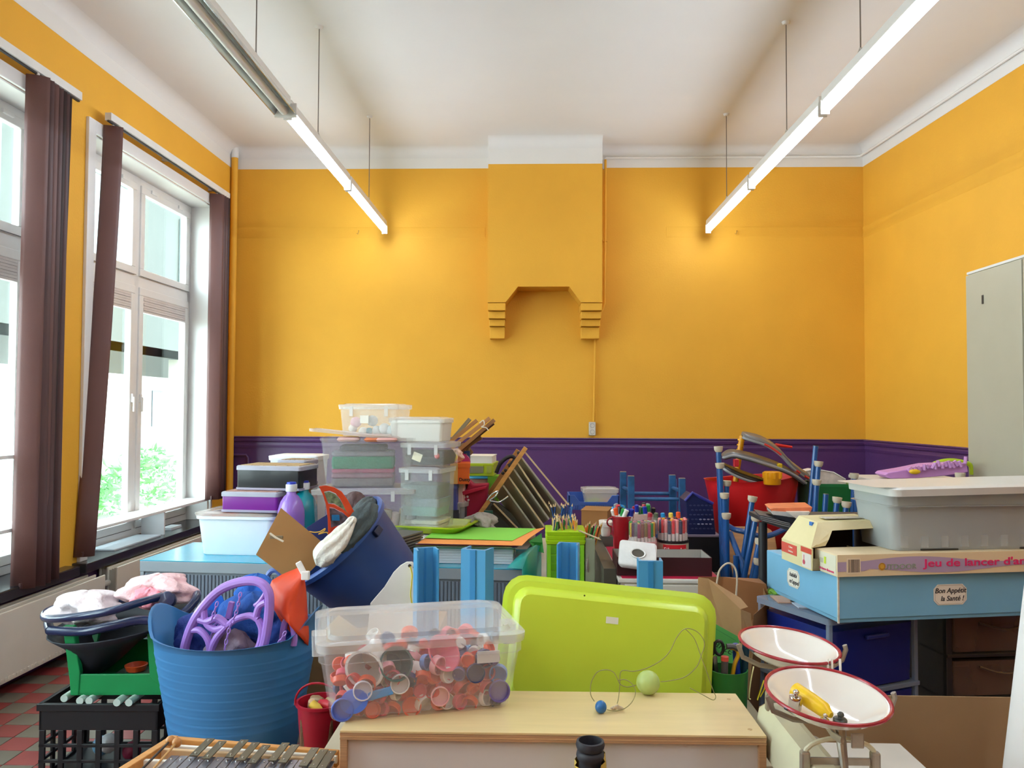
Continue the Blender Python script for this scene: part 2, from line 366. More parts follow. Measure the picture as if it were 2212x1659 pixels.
# ---------------------------------------------------------------- outside
GR=M('#c4c0b6',.9,var=.1)
S('ground', MB().box(-40,-3.6,-25,45,-.35,-.3), GR)
t=thing('yard_building','beige building with an overhanging upper storey across the school yard','building')
MB().box(-15,-9,4,48,2.85,9).o('upper_storey',M('#3c3e38',.8,var=.05,scale=1),t)
MB().box(-9.05,-9,4,48,2.85,3.05).o('lower_beam',M('#857850',.7),t)
for k in range(9): MB().box(-9.3,-9.05,5+5*k,5.25+5*k,-.3,2.85).o('pillar',M('#8a887c',.7),t)
for k in range(9): MB().box(-8.99,-8.95,6+4.6*k,8.4+4.6*k,4.2,6.4).o('upper_window',M('#55605e',.3),t)
MB().box(-15.2,-8.7,3.8,48.2,9,9.3).o('roof_edge',M('#4e4a42',.7),t)
t=thing('neighbour_building','pale building across the yard seen through the window','building')
MB().box(-24,-17,34,46,-.3,6).o('wall',M('#d8d4cc',.8),t)
for k in range(3): MB().box(-17.02,-16.96,35+2.6*k,36.2+2.6*k,.8,2.4).o('window',M('#4c565e',.2),t)
MB().box(-24.3,-16.7,33.7,46.3,6,6.3).o('roof',M('#7a4a3c',.7),t)
random.seed(5)
def bush(x,y,z,r,label,n=420):
    t=thing('shrub',label,'shrub',(x,y,-.3)); m=MB()
    for i in range(n):
        a,b_=random.uniform(0,6.28),random.uniform(-.2,1.4); rr=r*random.uniform(.55,1)
        c=Vector((rr*math.cos(a)*math.cos(b_),rr*math.sin(a)*math.cos(b_),(z+.3)*.5+rr*math.sin(b_)*(z+.3)/(2*r)))
        T=TR(c)@Euler((random.uniform(0,6),random.uniform(0,6),random.uniform(0,6))).to_matrix().to_4x4()
        s_=random.uniform(.04,.08)
        m.add([(0,0,0),(s_*.4,s_,0.01),(0,2.1*s_,0),(-s_*.4,s_,.01)],[(0,1,2,3)],T)
    o=m.o('foliage',M('#5f9a5a',.5,var=.3,scale=4),t); o['kind']='stuff'
    MB().tube([(0,0,0),(.03,.02,(z+.3)*.5)],[.03,.015],6).o('stem',M('#5c4a38',.8),t)
bush(-4.9,8.3,.75,.55,'leafy green shrub outside behind the lone brown blind slat')
bush(-5.0,9.6,.95,.6,'leafy green shrub outside behind the window mullion')
bush(-5.6,11.4,1.05,.6,'leafy green shrub outside, right of the mullion')
# ---------------------------------------------------------------- ceiling lamp rows
ZL=CAMH+1.745
HOUS=M('#d9d7d2',.35,var=.02); MIR=M('#c8cccc',.12,metal=.7,var=.02)
def lamp(x,ya,yb,lit,label,group):
    t=thing('batten_lamp',label,'ceiling lamp',(x,(ya+yb)/2,ZL),group=group); h=(yb-ya)/2-.012
    if lit:
        MB().box(-.022,.022,-h,h,.045,.10).o('housing',HOUS,t,bevel=.004)
    else:
        MB().box(-.03,.03,-h,h,.045,.10).o('housing',HOUS,t,bevel=.004)
        pr=[(-.03,.046),(-.062,-.01),(-.068,-.01),(-.035,.055),(.035,.055),(.068,-.01),(.062,-.01),(.03,.046)]
        MB().rings([[(a,-h,b) for a,b in pr],[(a,h,b) for a,b in pr]]).o('reflector',MIR,t)
    em=M((.84,.97,1.13),.3,emit=TUBE) if lit else M('#e8e4dc',.3)
    MB().lathe([(.014,-h+.02),(.024,-h+.025),(.024,h-.025),(.014,h-.02)],16,T=TR((0,0,.004))@RX(-90)).o('tube',em,t,smooth=True)
    w_=.026 if lit else .066
    for sy in (-h,h): MB().box(-w_,w_,sy-.006,sy+.006,-.026,.06).o('end_cap',HOUS,t,bevel=.003)
for x,side in ((-1.478,'left'),(1.678,'right')):
    ylist=[(-.0,1.53),(1.54,3.08),(3.10,4.64),(4.66,6.20),(6.22,7.76)]
    for i,(a,c) in enumerate(ylist):
        lit = not (side=='left' and i==2)
        d={4:'farthest lit tube lamp of the %s ceiling row, ending at the back wall'%side, 3:'lit tube lamp in the middle of the %s ceiling row'%side,
           2:('unlit tube lamp at the near end of the left ceiling row' if side=='left' else 'nearest lit tube lamp of the right ceiling row'),
           1:'tube lamp above the camera, %s ceiling row'%side, 0:'tube lamp behind the camera, %s ceiling row'%side}[i]
        lamp(x,a,c,lit,d,'tube lamps of the two ceiling rows')
    lamp(x,-1.56,-.03,True,'tube lamp behind the camera, %s ceiling row'%side,'tube lamps of the two ceiling rows'); lamp(x,-3.1,-1.58,True,'tube lamp behind the camera, %s ceiling row'%side,'tube lamps of the two ceiling rows')  # extra unseen lamps continuing each row, added to brighten the foreground
    for i,y in enumerate((7.0,5.33,4.12,2.6,1.0)):
        t=thing('suspension_wire','thin wire holding the %s lamp row, %s from the back wall'%(side,names[i]),'wire',(x,y,ZL))
        MB().tube([(0,0,.13),(0,0,ZC-ZL)],.0035,6).o('wire',M('#6f6760',.5),t)
        MB().tube([(0,-.02,.08),(0,-.02,.12),(0,0,.13),(0,.02,.12),(0,.02,.08)],.006,6).o('hanger_clip',M('#b5b0a6',.4),t)
        MB().lathe([(.02,ZC-ZL-.02),(.028,ZC-ZL)],12).o('ceiling_hook',CEIL,t,smooth=True)
# tall grey cabinet against right wall
CAB=M('#aaa48f',.4,var=.02)
cb=P(2091,590,5.2); 
t=thing('metal_cabinet','tall grey metal cabinet against the right wall','cabinet',(cb.x,5.2,0),0)
cw,cd,ch=cb.x,.5,cb.z
MB().box(0,.47,-1.2,0,0,ch-.0).o('body',CAB,t,bevel=.006)
for k in range(2): 
    d=MB().box(-.018,0,-1.19+.6*k,-.605+.6*k,.08,ch-.02).o('door',CAB,t,bevel=.004)
    if k==1: 
        z=P(2127,647,5.0).z
        MB().cbox((-.02,-.20,z),(.006,.014,.055)).o('keyhole',M('#2a2826',.5),d)
MB().box(-.006,.48,-1.21,.006,ch-.012,ch+.004).o('top_panel',M('#cfccc4',.4),t,bevel=.002)
# ============================================================ helpers for containers
def lbox(prefix): pass
def shell(w,d,h,t=.92,wall=.003,rim=.012,rh=.014,r=.03,bot=0.0):
    # rounded box open at the top, with an out-turned rim; base centre at the origin
    return MB().rloft([(w/2*t-.004,d/2*t-.004,r,bot),(w/2*t,d/2*t,r,bot+.006),(w/2,d/2,r,h-rh),(w/2+rim,d/2+rim,r+rim,h-rh),(w/2+rim,d/2+rim,r+rim,h),(w/2-wall,d/2-wall,r,h),(w/2*t-wall,d/2*t-wall,r,bot+.01)],seg=5)
def lid(w,d,z=0,rim=.016,hh=.02,r=.04,up=.008):
    return MB().rloft([(w/2+rim,d/2+rim,r,z-hh),(w/2+rim+.002,d/2+rim+.002,r,z-.003),(w/2+rim-.003,d/2+rim-.003,r,z),(w/2-.012,d/2-.012,r,z),(w/2-.018,d/2-.018,r,z+up),(w/2-.04,d/2-.04,r,z+up+.001)],seg=5,c0=False)
def X(px,py,Y): return P(px,py,Y).x
def Z(py,Y,px=1155): return P(px,py,Y).z
PLY=M('#e0c792',.4,coat=.2,var=.05,scale=4,stretch=(1,8,8)); PLYE=M('#b98f68',.6,var=.2,scale=6,stretch=(1,1,60)); WPAN=M('#d6d2d0',.4,var=.02)
# ------------------------------------------------------------ plywood shelf unit in front
ZB=.822
x0,x1=X(735,1568,2.0),X(1657,1580,2.0); w_=x1-x0
t=thing('shelf_unit','low plywood shelf unit with pale top and white back, in the foreground','shelf unit',((x0+x1)/2,2.0,0),.4)
MB().box(-w_/2,w_/2,0,.295,ZB-.006,ZB).o('top_veneer',PLY,t,bevel=.001)
for k in range(3): MB().box(-w_/2+.0005*(k%2),w_/2-.0005*(k%2),.0006*(k%2),.295,ZB-.006-.0055*(k+1),ZB-.006-.0055*k-.0006).o('top_ply',(PLYE,M('#d0a578',.6),PLYE)[k],t)
for s_ in (-1,1): MB().box(min(s_*w_/2,s_*(w_/2-.018)),max(s_*w_/2,s_*(w_/2-.018)),0.002,.29,0,ZB-.023).o('side_panel',PLYE,t,bevel=.001)
MB().box(-w_/2+.018,w_/2-.018,.014,.022,.06,ZB-.023).o('back_panel',WPAN,t)
MB().box(-w_/2+.018,w_/2-.018,.022,.29,.40,.418).o('shelf',PLY,t)
MB().box(-w_/2+.018,w_/2-.018,.01,.29,.04,.06).o('bottom_panel',PLY,t)
for dx,dy in ((-.03,.04),(-.03,.25)):
    MB().lathe([(.0055,0),(.0055,.0006)],14,T=TR((w_/2+dx,dy,ZB))).o('dowel',M('#c9a878',.6),t)
# ------------------------------------------------------------ clear box of bottle caps
zl=ZB+.205
FL,FR_,BR_=PZ(668,1400,zl),PZ(1133,1370,zl),PZ(1080,1292,zl)
cx,cy=(FL.x+BR_.x)/2,(FL.y+BR_.y)/2; ang=math.degrees(math.atan2(FR_.y-FL.y,FR_.x-FL.x)); W_=(FR_-FL).length-.03; D_=.36; Hb=zl-ZB
t=thing('storage_box','clear plastic storage box full of coloured bottle caps on the plywood shelf unit','storage box',(cx,cy,ZB+.0005),ang)
CB=t
CLR=clear('#f2f2f6',.13,.12); LIDM=clear('#eef0f2',.34,.10)
shell(W_,D_,Hb-.012,t=.90,rim=.006,rh=.04).o('body',CLR,t,smooth=True)
lid(W_-.01,D_-.01,z=Hb,rim=.018,hh=.024,up=.01).o('lid',LIDM,t,smooth=True)
for s_ in (-1,1): MB().rloft([(.018,.03,.008,Hb-.075),(.02,.032,.008,Hb-.02)],T=TR((s_*(W_/2+.004),0,0))).o('clip_handle',LIDM,t,smooth=True)
MB().box(.14,.20,-D_/2-.004,-D_/2+.001,Hb-.075,Hb-.045,).o('front_tab',clear('#f2f2f2',.5),t)
BM=CB.matrix_basis if False else (TR((cx,cy,ZB))@RZm(ang))
random.seed(11)
capc=[('#e8542a','orange',26),('#d8403c','red',18),('#e0526c','pink',16),('#26336e','navy blue',9),('#f0eeea','white',12),('#6f93d8','light blue',6),('#2f7a5a','green',3),('#6a5a96','violet',4),('#f2a9b4','pale pink',8)]
def capmesh(r,h): 
    m=MB(); pr=[(r*.93,0),(r,.002),(r,h-.001),(r*.95,h),(r*.88,h),(r*.87,.003)]
    return m.lathe(pr,18)
bag=[c for c in capc for _ in range(c[2])]
protos={}
nx,ny,nz_=13,4,4
def placecap(lx,ly,lz,rot):
    c=random.choice(bag); k=(c[0],random.choice((.021,.021,.018,.025)))
    if k not in protos: 
        ob=capmesh(k[1],k[1]*.8).o('bottle_cap',M(c[0],.35,var=.03),smooth=True); protos[k]=ob
    else: ob=protos[k].copy(); col.objects.link(ob)
    ob.location=BM@Vector((lx,ly,lz)); ob.rotation_euler=rot
    tag(ob,'%s screw-on bottle cap among the caps in the clear box on the shelf unit'%c[1],'bottle cap','bottle caps in the clear box')
for k in range(nz_):
    for i in range(nx):
        for j in range(ny):
            f=k/nz_; hx=(W_/2*.90-.032); hy=D_/2*.9-.032
            lx=-hx+2*hx*i/(nx-1)+random.uniform(-.008,.008); ly=-hy+2*hy*j/(ny-1)+random.uniform(-.008,.008); lz=.012+k*.036+random.uniform(0,.012)
            if k==3 and (i<3 or random.random()<.3): continue
            if k==2 and i<1: continue
            placecap(lx,ly,lz,(random.uniform(.9,2.2) if j==0 else random.uniform(0,6.28),random.uniform(-.8,.8),random.uniform(-1,1)+R_(ang)))
def inbox(name,label,cat,lx,ly,lz,rot=(0,0,0)):
    return thing(name,label,cat,BM@Vector((lx,ly,lz)),rot=rot,group=None)
t=inbox('plastic_cup','dark teal plastic cup lying high among the caps in the clear box','cup',-.075,-.125,.125,(1.2,.4,.3))
MB().lathe([(.03,-.03),(.032,-.028),(.043,.03),(.045,.034),(.04,.034),(.029,-.024)],20).o('cup_body',M('#2b5c5e',.4),t,smooth=True)
t=inbox('plastic_cup','large white plastic cup lying left of the teal cup in the clear box','cup',-.135,-.11,.13,(1.8,.7,0))
MB().lathe([(.035,-.04),(.036,-.038),(.05,.035),(.053,.04),(.046,.04),(.034,-.034)],20).o('cup_body',M('#efece8',.4),t,smooth=True)
t=inbox('funnel','pink plastic funnel in the upper middle of the clear box','funnel',.05,-.11,.135,(.9,.5,.5))
MB().lathe([(.008,-.05),(.012,-.02),(.05,.02),(.052,.024),(.048,.024),(.010,-.018),(.006,-.05)],20).o('cone',M('#e8708c',.35),t,smooth=True)
t=inbox('plastic_scoop','light blue plastic scoop with a flat handle, low left in the clear box','scoop',-.17,-.152,.05,(1.5,-.25,0.1))
MB().cbox((.05,0,0),(.09,.022,.006)).o('handle',M('#5b9fe0',.35),t,bevel=.003); MB().lathe([(.026,-.004),(.03,.0),(.03,.012),(.026,.012)],20,T=TR((-.005,0,0)),ax=1.2).o('scoop_bowl',M('#5b7fe0',.35),t,smooth=True)
for i,(a,b,c_,la) in enumerate((( -.205,-.152,.03,'periwinkle blue'),(.205,-.152,.045,'violet'),(.14,-.155,.098,'navy blue'),(-.06,-.155,.085,'clear white'),(.045,-.155,.045,'pale pink'),(-.155,-.155,.075,'white'))):
    hx={'periwinkle blue':'#5a74cc','violet':'#6d5fa2','navy blue':'#1f3068','clear white':'#dcd8d8','pale pink':'#e8b0b0','white':'#e4e2ea'}[la]
    ob=capmesh(.029 if i<2 else .025,.014).o('jar_lid',M(hx,.35,var=.02),smooth=True); ob.location=BM@Vector((a,b,c_)); ob.rotation_euler=(1.45,0,R_(ang))
    tag(ob,'wide %s jar lid pressed flat against the front of the clear caps box'%la,'jar lid')
# ------------------------------------------------------------ lime tub tipped up behind the shelf unit
A_=P(1115,1252,2.75); 
t=thing('lime_tub','lime green rectangular tub tipped up, its flat base facing the camera, behind the shelf unit','tub',P(1306,1552,2.44),rot=(R_(79),R_(5.5),R_(0)))
# local: opening towards -z => base towards +z (camera side after tipping)
LIME=M('#c6dc3e',.32,var=.02); tw,th=.625,.345
m=MB()
m.rloft([(tw/2,th/2,.05,-.11),(tw/2+.028,th/2+.028,.07,-.11),(tw/2+.03,th/2+.03,.07,-.095),(tw/2+.006,th/2+.006,.05,-.09),(tw/2+.004,th/2+.004,.05,-.065),(tw/2+.014,th/2+.014,.06,-.06),(tw/2+.014,th/2+.014,.06,-.05),(tw/2-.004,th/2-.004,.05,-.048),(tw/2-.022,th/2-.02,.03,-.006),(tw/2-.028,th/2-.026,.03,0)],T=TR((0,.19,0)),c0=False)
m.o('tub_shell',LIME,t,smooth=True)
MB().box(-.038+.02,.0+.02,.275,.295,.0003,.0012).o('label_sticker',M('#dfe0cc',.5),t)
MB().lathe([(.003,0),(.003,.001)],8,T=TR((-.09,.35,.0))).o('scuff',M('#556018',.5),t)
# ------------------------------------------------------------ elastic string toy with ball and bead
t=thing('string_ball_toy','elastic string toy with a pale green ball and blue bead on the plywood top','toy',P(1400,1500,2.18))
o_=t.location
def pl(pts,Y): return [Vector(P(a,b,yy if yy else Y))-o_ for a,b,yy in pts]
c=PZ(1400,1500,ZB); rb=.033
MB().ball((0,0,0),rb,20,12,T=TR(Vector((c.x,c.y,ZB+rb))-o_)).o('ball',M('#b9cf7a',.35,var=.1,scale=20,alpha=.93),t,smooth=True)
c2=PZ(1298,1540,ZB); MB().ball((0,0,0),.0155,16,10,T=TR(Vector((c2.x,c2.y,ZB+.0155))-o_),sc=(1,1,1.08)).o('bead',M('#2a6cab',.2),t,smooth=True)
ST=M('#8f8a5e',.6)
def smooth_pts(pts,n=6):
    out=[]
    for i in range(len(pts)-1):
        p0=pts[max(0,i-1)];p1=pts[i];p2=pts[i+1];p3=pts[min(len(pts)-1,i+2)]
        for k in range(n):
            u=k/n; out.append(.5*((2*p1)+(p2-p0)*u+(2*p0-5*p1+4*p2-p3)*u*u+(3*p1-p0-3*p2+p3)*u**3))
    out.append(pts[-1]); return out
def string(pts,Y=2.2,r=.0011,par=None,mat=None,nm='string'):
    return MB().tube(smooth_pts(pl([(a,b,None) for a,b in pts],Y)),r,6).o(nm,mat or ST,par or t,smooth=True)
string([(1427,1473),(1450,1470),(1480,1462),(1505,1440),(1515,1415),(1522,1390),(1510,1368),(1490,1358),(1475,1361),(1460,1380),(1448,1405),(1430,1425),(1400,1442),(1370,1450),(1342,1450),(1339,1480),(1336,1508),(1333,1520)],2.17)
string([(1480,1358),(1500,1380),(1515,1420),(1528,1455),(1540,1490),(1546,1505),(1540,1512),(1520,1502),(1490,1486)],2.22)
string([(1374,1480),(1355,1484),(1340,1478),(1333,1465),(1325,1452),(1310,1447),(1290,1452),(1277,1475),(1276,1500),(1284,1515)],2.16)
string([(1311,1533),(1330,1536),(1350,1530),(1366,1515),(1373,1495),(1365,1477),(1350,1468),(1335,1470)],2.14)
kn=PZ(1333,1535,ZB)-o_
for i,(a,b_) in enumerate(((-.009,0),(.009,0),(0,.004))): MB().tube([kn+Vector((-.007+a,0,.006+b_)),kn+Vector((.0+a,-.006,.012+b_)),kn+Vector((.007+a,0,.006+b_)),kn+Vector((a,.005,.002+b_))],.0026,6,closed=True).o('knot',M('#d8c8b0',.5),t,smooth=True)
# ------------------------------------------------------------ wrapped tube in front
t=thing('wrapped_bottle','dark ribbed tube wrapped in crumpled yellow paper, standing in front of the shelf unit','tube',(X(1275,1600,1.90),1.90,Z(1600,1.90)-.26))
MB().lathe([(.026,0),(.028,.01),(.028,.20),(.026,.215),(.031,.222),(.033,.23),(.031,.238),(.027,.24),(.032,.246),(.034,.254),(.032,.262),(.027,.263),(.026,.24),(.024,.2)],28).o('rubber_neck',M('#2b2b33',.6),t,smooth=True,auto=60)
pm=MB(); rs=[]
random.seed(3)
for k in range(12):
    z=.03+.19*k/11; rs.append([( (.035+.0035*math.sin(3*i+k*2.1)+.002*random.uniform(-1,1))*math.cos(2*math.pi*i/26), (.035+.003*math.sin(5*i+k)+.002*random.uniform(-1,1))*math.sin(2*math.pi*i/26), z+(.018*math.sin(2*math.pi*i/26*1+.5) if k==11 else 0)) for i in range(26)])
pm.rings(rs,False,False).o('paper_wrap',M('#c9a94a',.7,var=.15,scale=30,bump=.3),t,smooth=True)
MB().lathe([(.04,0),(.04,.012)],24).o('base',M('#3a3a40',.6),t)
tag(MB().box(X(1275,1600,1.90)-.15,X(1275,1600,1.90)+.15,1.72,1.98,0,Z(1600,1.90)-.26).o('low_stool',M('#c9b08a',.5),bevel=.01),'pale wooden block stool carrying the wrapped tube, in front of the shelf unit','stool')
# ------------------------------------------------------------ balance scale
CRE=M('#cfcaac',.4,var=.08); MET=M('#a89f92',.35,metal=.6,var=.15,scale=20); ENA=M('#eae5da',.12,var=.02,coat=.6); RED=M('#a02832',.25,var=.25,scale=40)
ZT_=.755
tag(MB().box(.605,.955,1.25,2.14,ZT_-.022,ZT_).o('tabletop',M('#ddd5c8',.4),bevel=.003),'white low tabletop under the balance scale, right of the shelf unit','table') 
bpy.data.objects['tabletop'].name='side_table'
for i,(a,b_) in enumerate(((.64,1.3),(.92,1.3),(.64,2.1),(.92,2.1))):
    MB().box(a-.02,a+.02,b_-.02,b_+.02,0,ZT_-.022).o('table_leg',M('#c8c0b2',.5),bpy.data.objects['side_table'])
pf,pr_=P(1787,1500,1.80),P(1704,1392,2.12)
t=thing('balance_scale','old cream balance scale with two white enamel pans edged in red','scale',(pf.x,1.95,ZT_))
o_=t.location
bs=MB(); bs.rloft([(.043,.24,.035,0),(.042,.238,.035,.045),(.036,.228,.03,.085),(.022,.205,.02,.103)],T=TR((-.022,-.02,0)))
bs.o('base',CRE,t,smooth=True)
MB().rloft([(.10,.05,.02,0),(.09,.045,.02,.02)],T=TR((0,-.1,0))).o('foot_plate',MET,t,smooth=True)
def pan(c,r,tilt,az):
    T=TR(Vector(c)-o_)@Euler((R_(tilt[0]),R_(tilt[1]),0)).to_matrix().to_4x4()
    pr=[(.0005,-.048),(r*.4,-.046),(r*.62,-.038),(r*.80,-.024),(r*.93,-.007),(r,0.0)]
    p=MB().lathe(pr+[(r-.002,.001)]+[(a-.0025 if a>.01 else a,b+.0022) for a,b in reversed(pr[:-1])],48,T=T).o('pan',ENA,t,smooth=True,auto=80)
    MB().tube([T@Vector((r*math.cos(a*math.pi/24),r*math.sin(a*math.pi/24),.0005)) for a in range(48)],.0042,8,closed=True).o('red_rim',RED,p,smooth=True)
    random.seed(int(r*1000)+int(c[1]*100))
    for i in range(9):
        a=random.uniform(0,6.28); 
        MB().tube([T@Vector(((r+.0008)*math.cos(a+k*.03),(r+.0008)*math.sin(a+k*.03),-.0012)) for k in range(random.randint(3,6))],.0042,6).o('enamel_chip',M('#33303a',.5),p)
    return T
T1=pan(pf,.130,(8,2.5),0); T2=pan(pr_,.125,(5,4.5),0)
MB().cbox(T1@Vector((.0,.035,-.0425)),(.005,.004,.002)).o('enamel_chip',M('#26242a',.5),t)
for kk,(T,c,s_) in enumerate(((T1,pf,1),(T2,pr_,1))):
    b0=Vector(c)-o_
    # carrying cross: bowed straps under the pan, turned up at the ends
    fm=MB(); 
    fm.tube([T@Vector(p) for p in ((-.13,.0,-.012),(-.115,0,-.045),(-.07,0,-.062),(0,0,-.066),(.06,0,-.064),(.115,0,-.05),(.145,.01,-.032),(.152,.012,-.004),(.147,.01,.008))],.004,6,ry=1.7)
    fm.o('pan_strap',MET,t,smooth=True)
    MB().tube([T@Vector(p) for p in ((0,-.10,-.05),(0,-.05,-.066),(0,.05,-.066),(0,.10,-.05))],.004,6,ry=2).o('pan_strap',MET,t,smooth=True)
    MB().cbox(b0+Vector((.045,-.05,-.08)),(.028,.006,.032)).o('pan_bracket',MET,t,bevel=.003)
    # square linkage under pan
    for sx in (-1,1): MB().cbox(b0+Vector((sx*.075+.015,-.03,-.135)),(.02,.02,.05)).o('pivot_block',MET,t,bevel=.005)
    MB().cbox(b0+Vector((.015,-.03,-.132)),(.13,.008,.016)).o('cross_bar',MET,t,bevel=.002)
    MB().tube([b0+Vector((.015+.075*math.cos(math.pi*k/10),-.03,-.145-.035*math.sin(math.pi*k/10))) for k in range(11)],.0055,8).o('lower_bow',CRE,t,smooth=True)
    MB().tube([b0+Vector((.015+.075*math.cos(math.pi*k/10),-.03,-.118+.035*math.sin(math.pi*k/10))) for k in range(11)],.0055,8).o('upper_bow',CRE,t,smooth=True)
    MB().tube([b0+Vector((.02,-.02,-.066)),b0+Vector((.018,-.035,-.10)),b0+Vector((.02,-.045,-.15))],[.012,.010,.008],10).o('spindle',MET,t,smooth=True)
MB().cbox(Vector((.015,-.02,.08)),(.016,.36,.022)).o('beam',CRE,t,bevel=.004)
MB().lathe([(.014,-.02),(.014,.05),(.02,.055),(.02,.065)],16,T=TR((.015,0,.02))).o('fulcrum_post',MET,t,smooth=True)
MB().lathe([(.022,0),(.022,.012),(.012,.018)],20,T=TR((.06,-.16,0.0))).o('levelling_foot',M('#4a4038',.5),t,smooth=True)
for dx in (-.004,.006,.026):
    MB().tube([pr_-o_+Vector((.066+dx,-.105,-.004)),pr_-o_+Vector((.062+dx,-.118,-.03)),pr_-o_+Vector((.066+dx,-.115,-.075))],.003,6).o('white_cord',M('#ece6da',.7),t,smooth=True)
# things in the front pan
def inpan(name,label,cat,lx,ly,lz,rx=0,ry=0,rz=0):
    T=T1; p=TR(o_)@T@Vector((lx,ly,lz)); return thing(name,label,cat,p,rot=(R_(8+rx),R_(2.5+ry),R_(rz)))
t2=inpan('yellow_bottle','yellow plastic bottle shape lying in the front enamel pan','bottle',-.035,-.022,-.014,0,0,0)
MB().tube([(-.034,.045,.012),(-.03,.04,.011),(-.005,.002,.006),(.013,-.026,.002),(.019,-.037,0),(.022,-.043,0)],[.008,.0175,.0178,.0165,.009,.006],18).o('bottle_body',M('#f0c61a',.35,var=.03),t2,smooth=True)
CHR=M('#c9c2b8',.12,metal=1.0,var=.05)
for i,(lx,ly,r,h,mt,lab) in enumerate(((-.078,-.028,.014,.03,CHR,'shiny steel weight left of the yellow bottle in the front pan'),(-.030,-.075,.010,.012,CHR,'small shiny weight below the yellow bottle in the front pan'),(.0,-.08,.0145,.018,M('#4c4c46',.35,metal=.6),'dark iron weight with a round knob in the front pan'))):
    t2=inpan('balance_weight',lab,'weight',lx,ly,-.042+.006*(i==0)+.012)
    MB().lathe([(r*.95,0),(r,.002),(r,h-.002),(r*.9,h),(r*.35,h+.002),(r*.32,h+.005)],18).o('weight_body',mt,t2,smooth=True)
    MB().ball((0,0,h+.009),r*.5,12,8,sc=(1,1,.8)).o('knob',mt,t2,smooth=True)
# ------------------------------------------------------------ brown hardboard sheet and white rolled sheet
t=thing('hardboard_sheet','large brown hardboard sheet standing upright behind the balance scale','board',(0,2.46,0),0)
a,b_=X(1655,1510,2.46),X(2215,1505,2.46); zt=Z(1503,2.46,1900)
MB().rings([[(x,0 if j==0 else .006,z) for x,z in ((a-.02,0),(b_,0),(b_,zt),(a+.09,zt),(a+.03,zt-.01),(a-.02,zt-.04))] for j in (0,1)]).o('sheet',M('#a3855f',.75,var=.06,scale=4,bump=.05,bscale=80),t)
t=thing('rolled_sheet','large rolled white sheet leaning at the bottom right edge of the photo','paper roll',(0,0,0))
p0=P(2290,1900,1.9); p1=P(2365,1250,1.9)
m=MB(); n=28
ax_=(p1-p0).normalized(); u=ax_.cross(Vector((0,1,0))).normalized(); v=u.cross(ax_)
m.rings([[p+u*(.135*math.cos(2*math.pi*i/n))+v*(.135*math.sin(2*math.pi*i/n)) for i in range(n)] for p in (p0-ax_*((p0.z-.03)/ax_.z),p1)],False,False)
m.o('sheet',M('#dedbd8',.55,var=.02),t,smooth=True,solid=.002)
MB().lathe([(.12,0),(.12,.02)],20,T=TR(p0-ax_*((p0.z-.0)/ax_.z))).o('tape_band',M('#c9c4bd',.6),t)
# ------------------------------------------------------------ glockenspiel
c=Vector((-.745,2.08,.70))
Tg=thing('glockenspiel','double-row glockenspiel with grey metal bars in a wooden frame, bottom left foreground','glockenspiel',c,-3)
g=Tg; WD=M('#c98d4a',.45,**WOODY)
def gl_(px,py,z=.73): return PZ(px,py,z)
LB=(g.matrix_basis.inverted() if False else (TR(c)@RZm(-3)).inverted())
def loc(px,py,z): return LB@PZ(px,py,z)
rl0,rl1=loc(378,1588,.735),loc(255,1665,.735)
# left angled rail, back rail, inner rails
def rail(p,q,w,h,name,mat=WD,z0=None):
    p=Vector(p);q=Vector(q); d=(q-p); n_=Vector((-d.y,d.x,0)).normalized()*w/2
    m=MB(); m.rings([[p+n_+Vector((0,0,-h)),p-n_+Vector((0,0,-h)),p-n_,p+n_],[q+n_+Vector((0,0,-h)),q-n_+Vector((0,0,-h)),q-n_,q+n_]]); return m.o(name,mat,g,bevel=.002)
rail(rl0,loc(215,1690,.735),.022,.045,'left_rail')
XE=.236
def tox(p,q): return p+(q-p)*((XE-p.x)/(q.x-p.x))
def rl_(a,b,z,w,h,name,mat=WD): p,q=loc(*a,z),loc(*b,z); rail(p,tox(p,q),w,h,name,mat)
rl_((372,1592),(732,1622),.73,.018,.04,'back_rail'); rl_((345,1616),(730,1640),.728,.012,.03,'middle_rail',M('#d9b68a',.5))
rl_((350,1607),(730,1632),.722,.010,.02,'felt_rail',M('#e3ddd0',.8)); rl_((300,1640),(735,1655),.728,.012,.03,'felt_rail',M('#e3ddd0',.8))
MB().box(-.20,XE,-.28,.14,-.035,-.02).o('base_board',WD,g)
BARD=M('#6e6a5a',.38,metal=.75,var=.06); BARG=M('#8d8f9c',.3,metal=.75,var=.04)
def bar(pc,pt,w,mat,rot,L_):
    m=MB(); m.cbox((0,0,0),(w,L_,.0035)); T=TR(pc)@RZm(rot)
    m2=MB(T); m2.cbox((0,0,0),(w,L_,.0035)); ob=m2.o('tone_bar' if mat is BARG else 'upper_tone_bar',mat,g,bevel=.0008)
    for yy in (-L_*.36,L_*.36): MB(T).lathe([(.0028,0.0017),(.0028,.0035),(.001,.0045)],8,T=TR((0,yy,0))).o('pin',M('#d9d5cc',.2,metal=1),ob)
for (px,py) in ((437,1612),(463,1618),(512,1615),(537,1621),(560,1627),(603,1622),(624,1626),(668,1633),(688,1637),(706,1640)):
    bar(loc(px,py+2,.753),None,.021,BARD,2,.105)
for i in range(18):
    px=348+i*20.5; py=1652+i*.75
    bar(loc(px,py+10,.742),None,.021,BARG,2,.15)
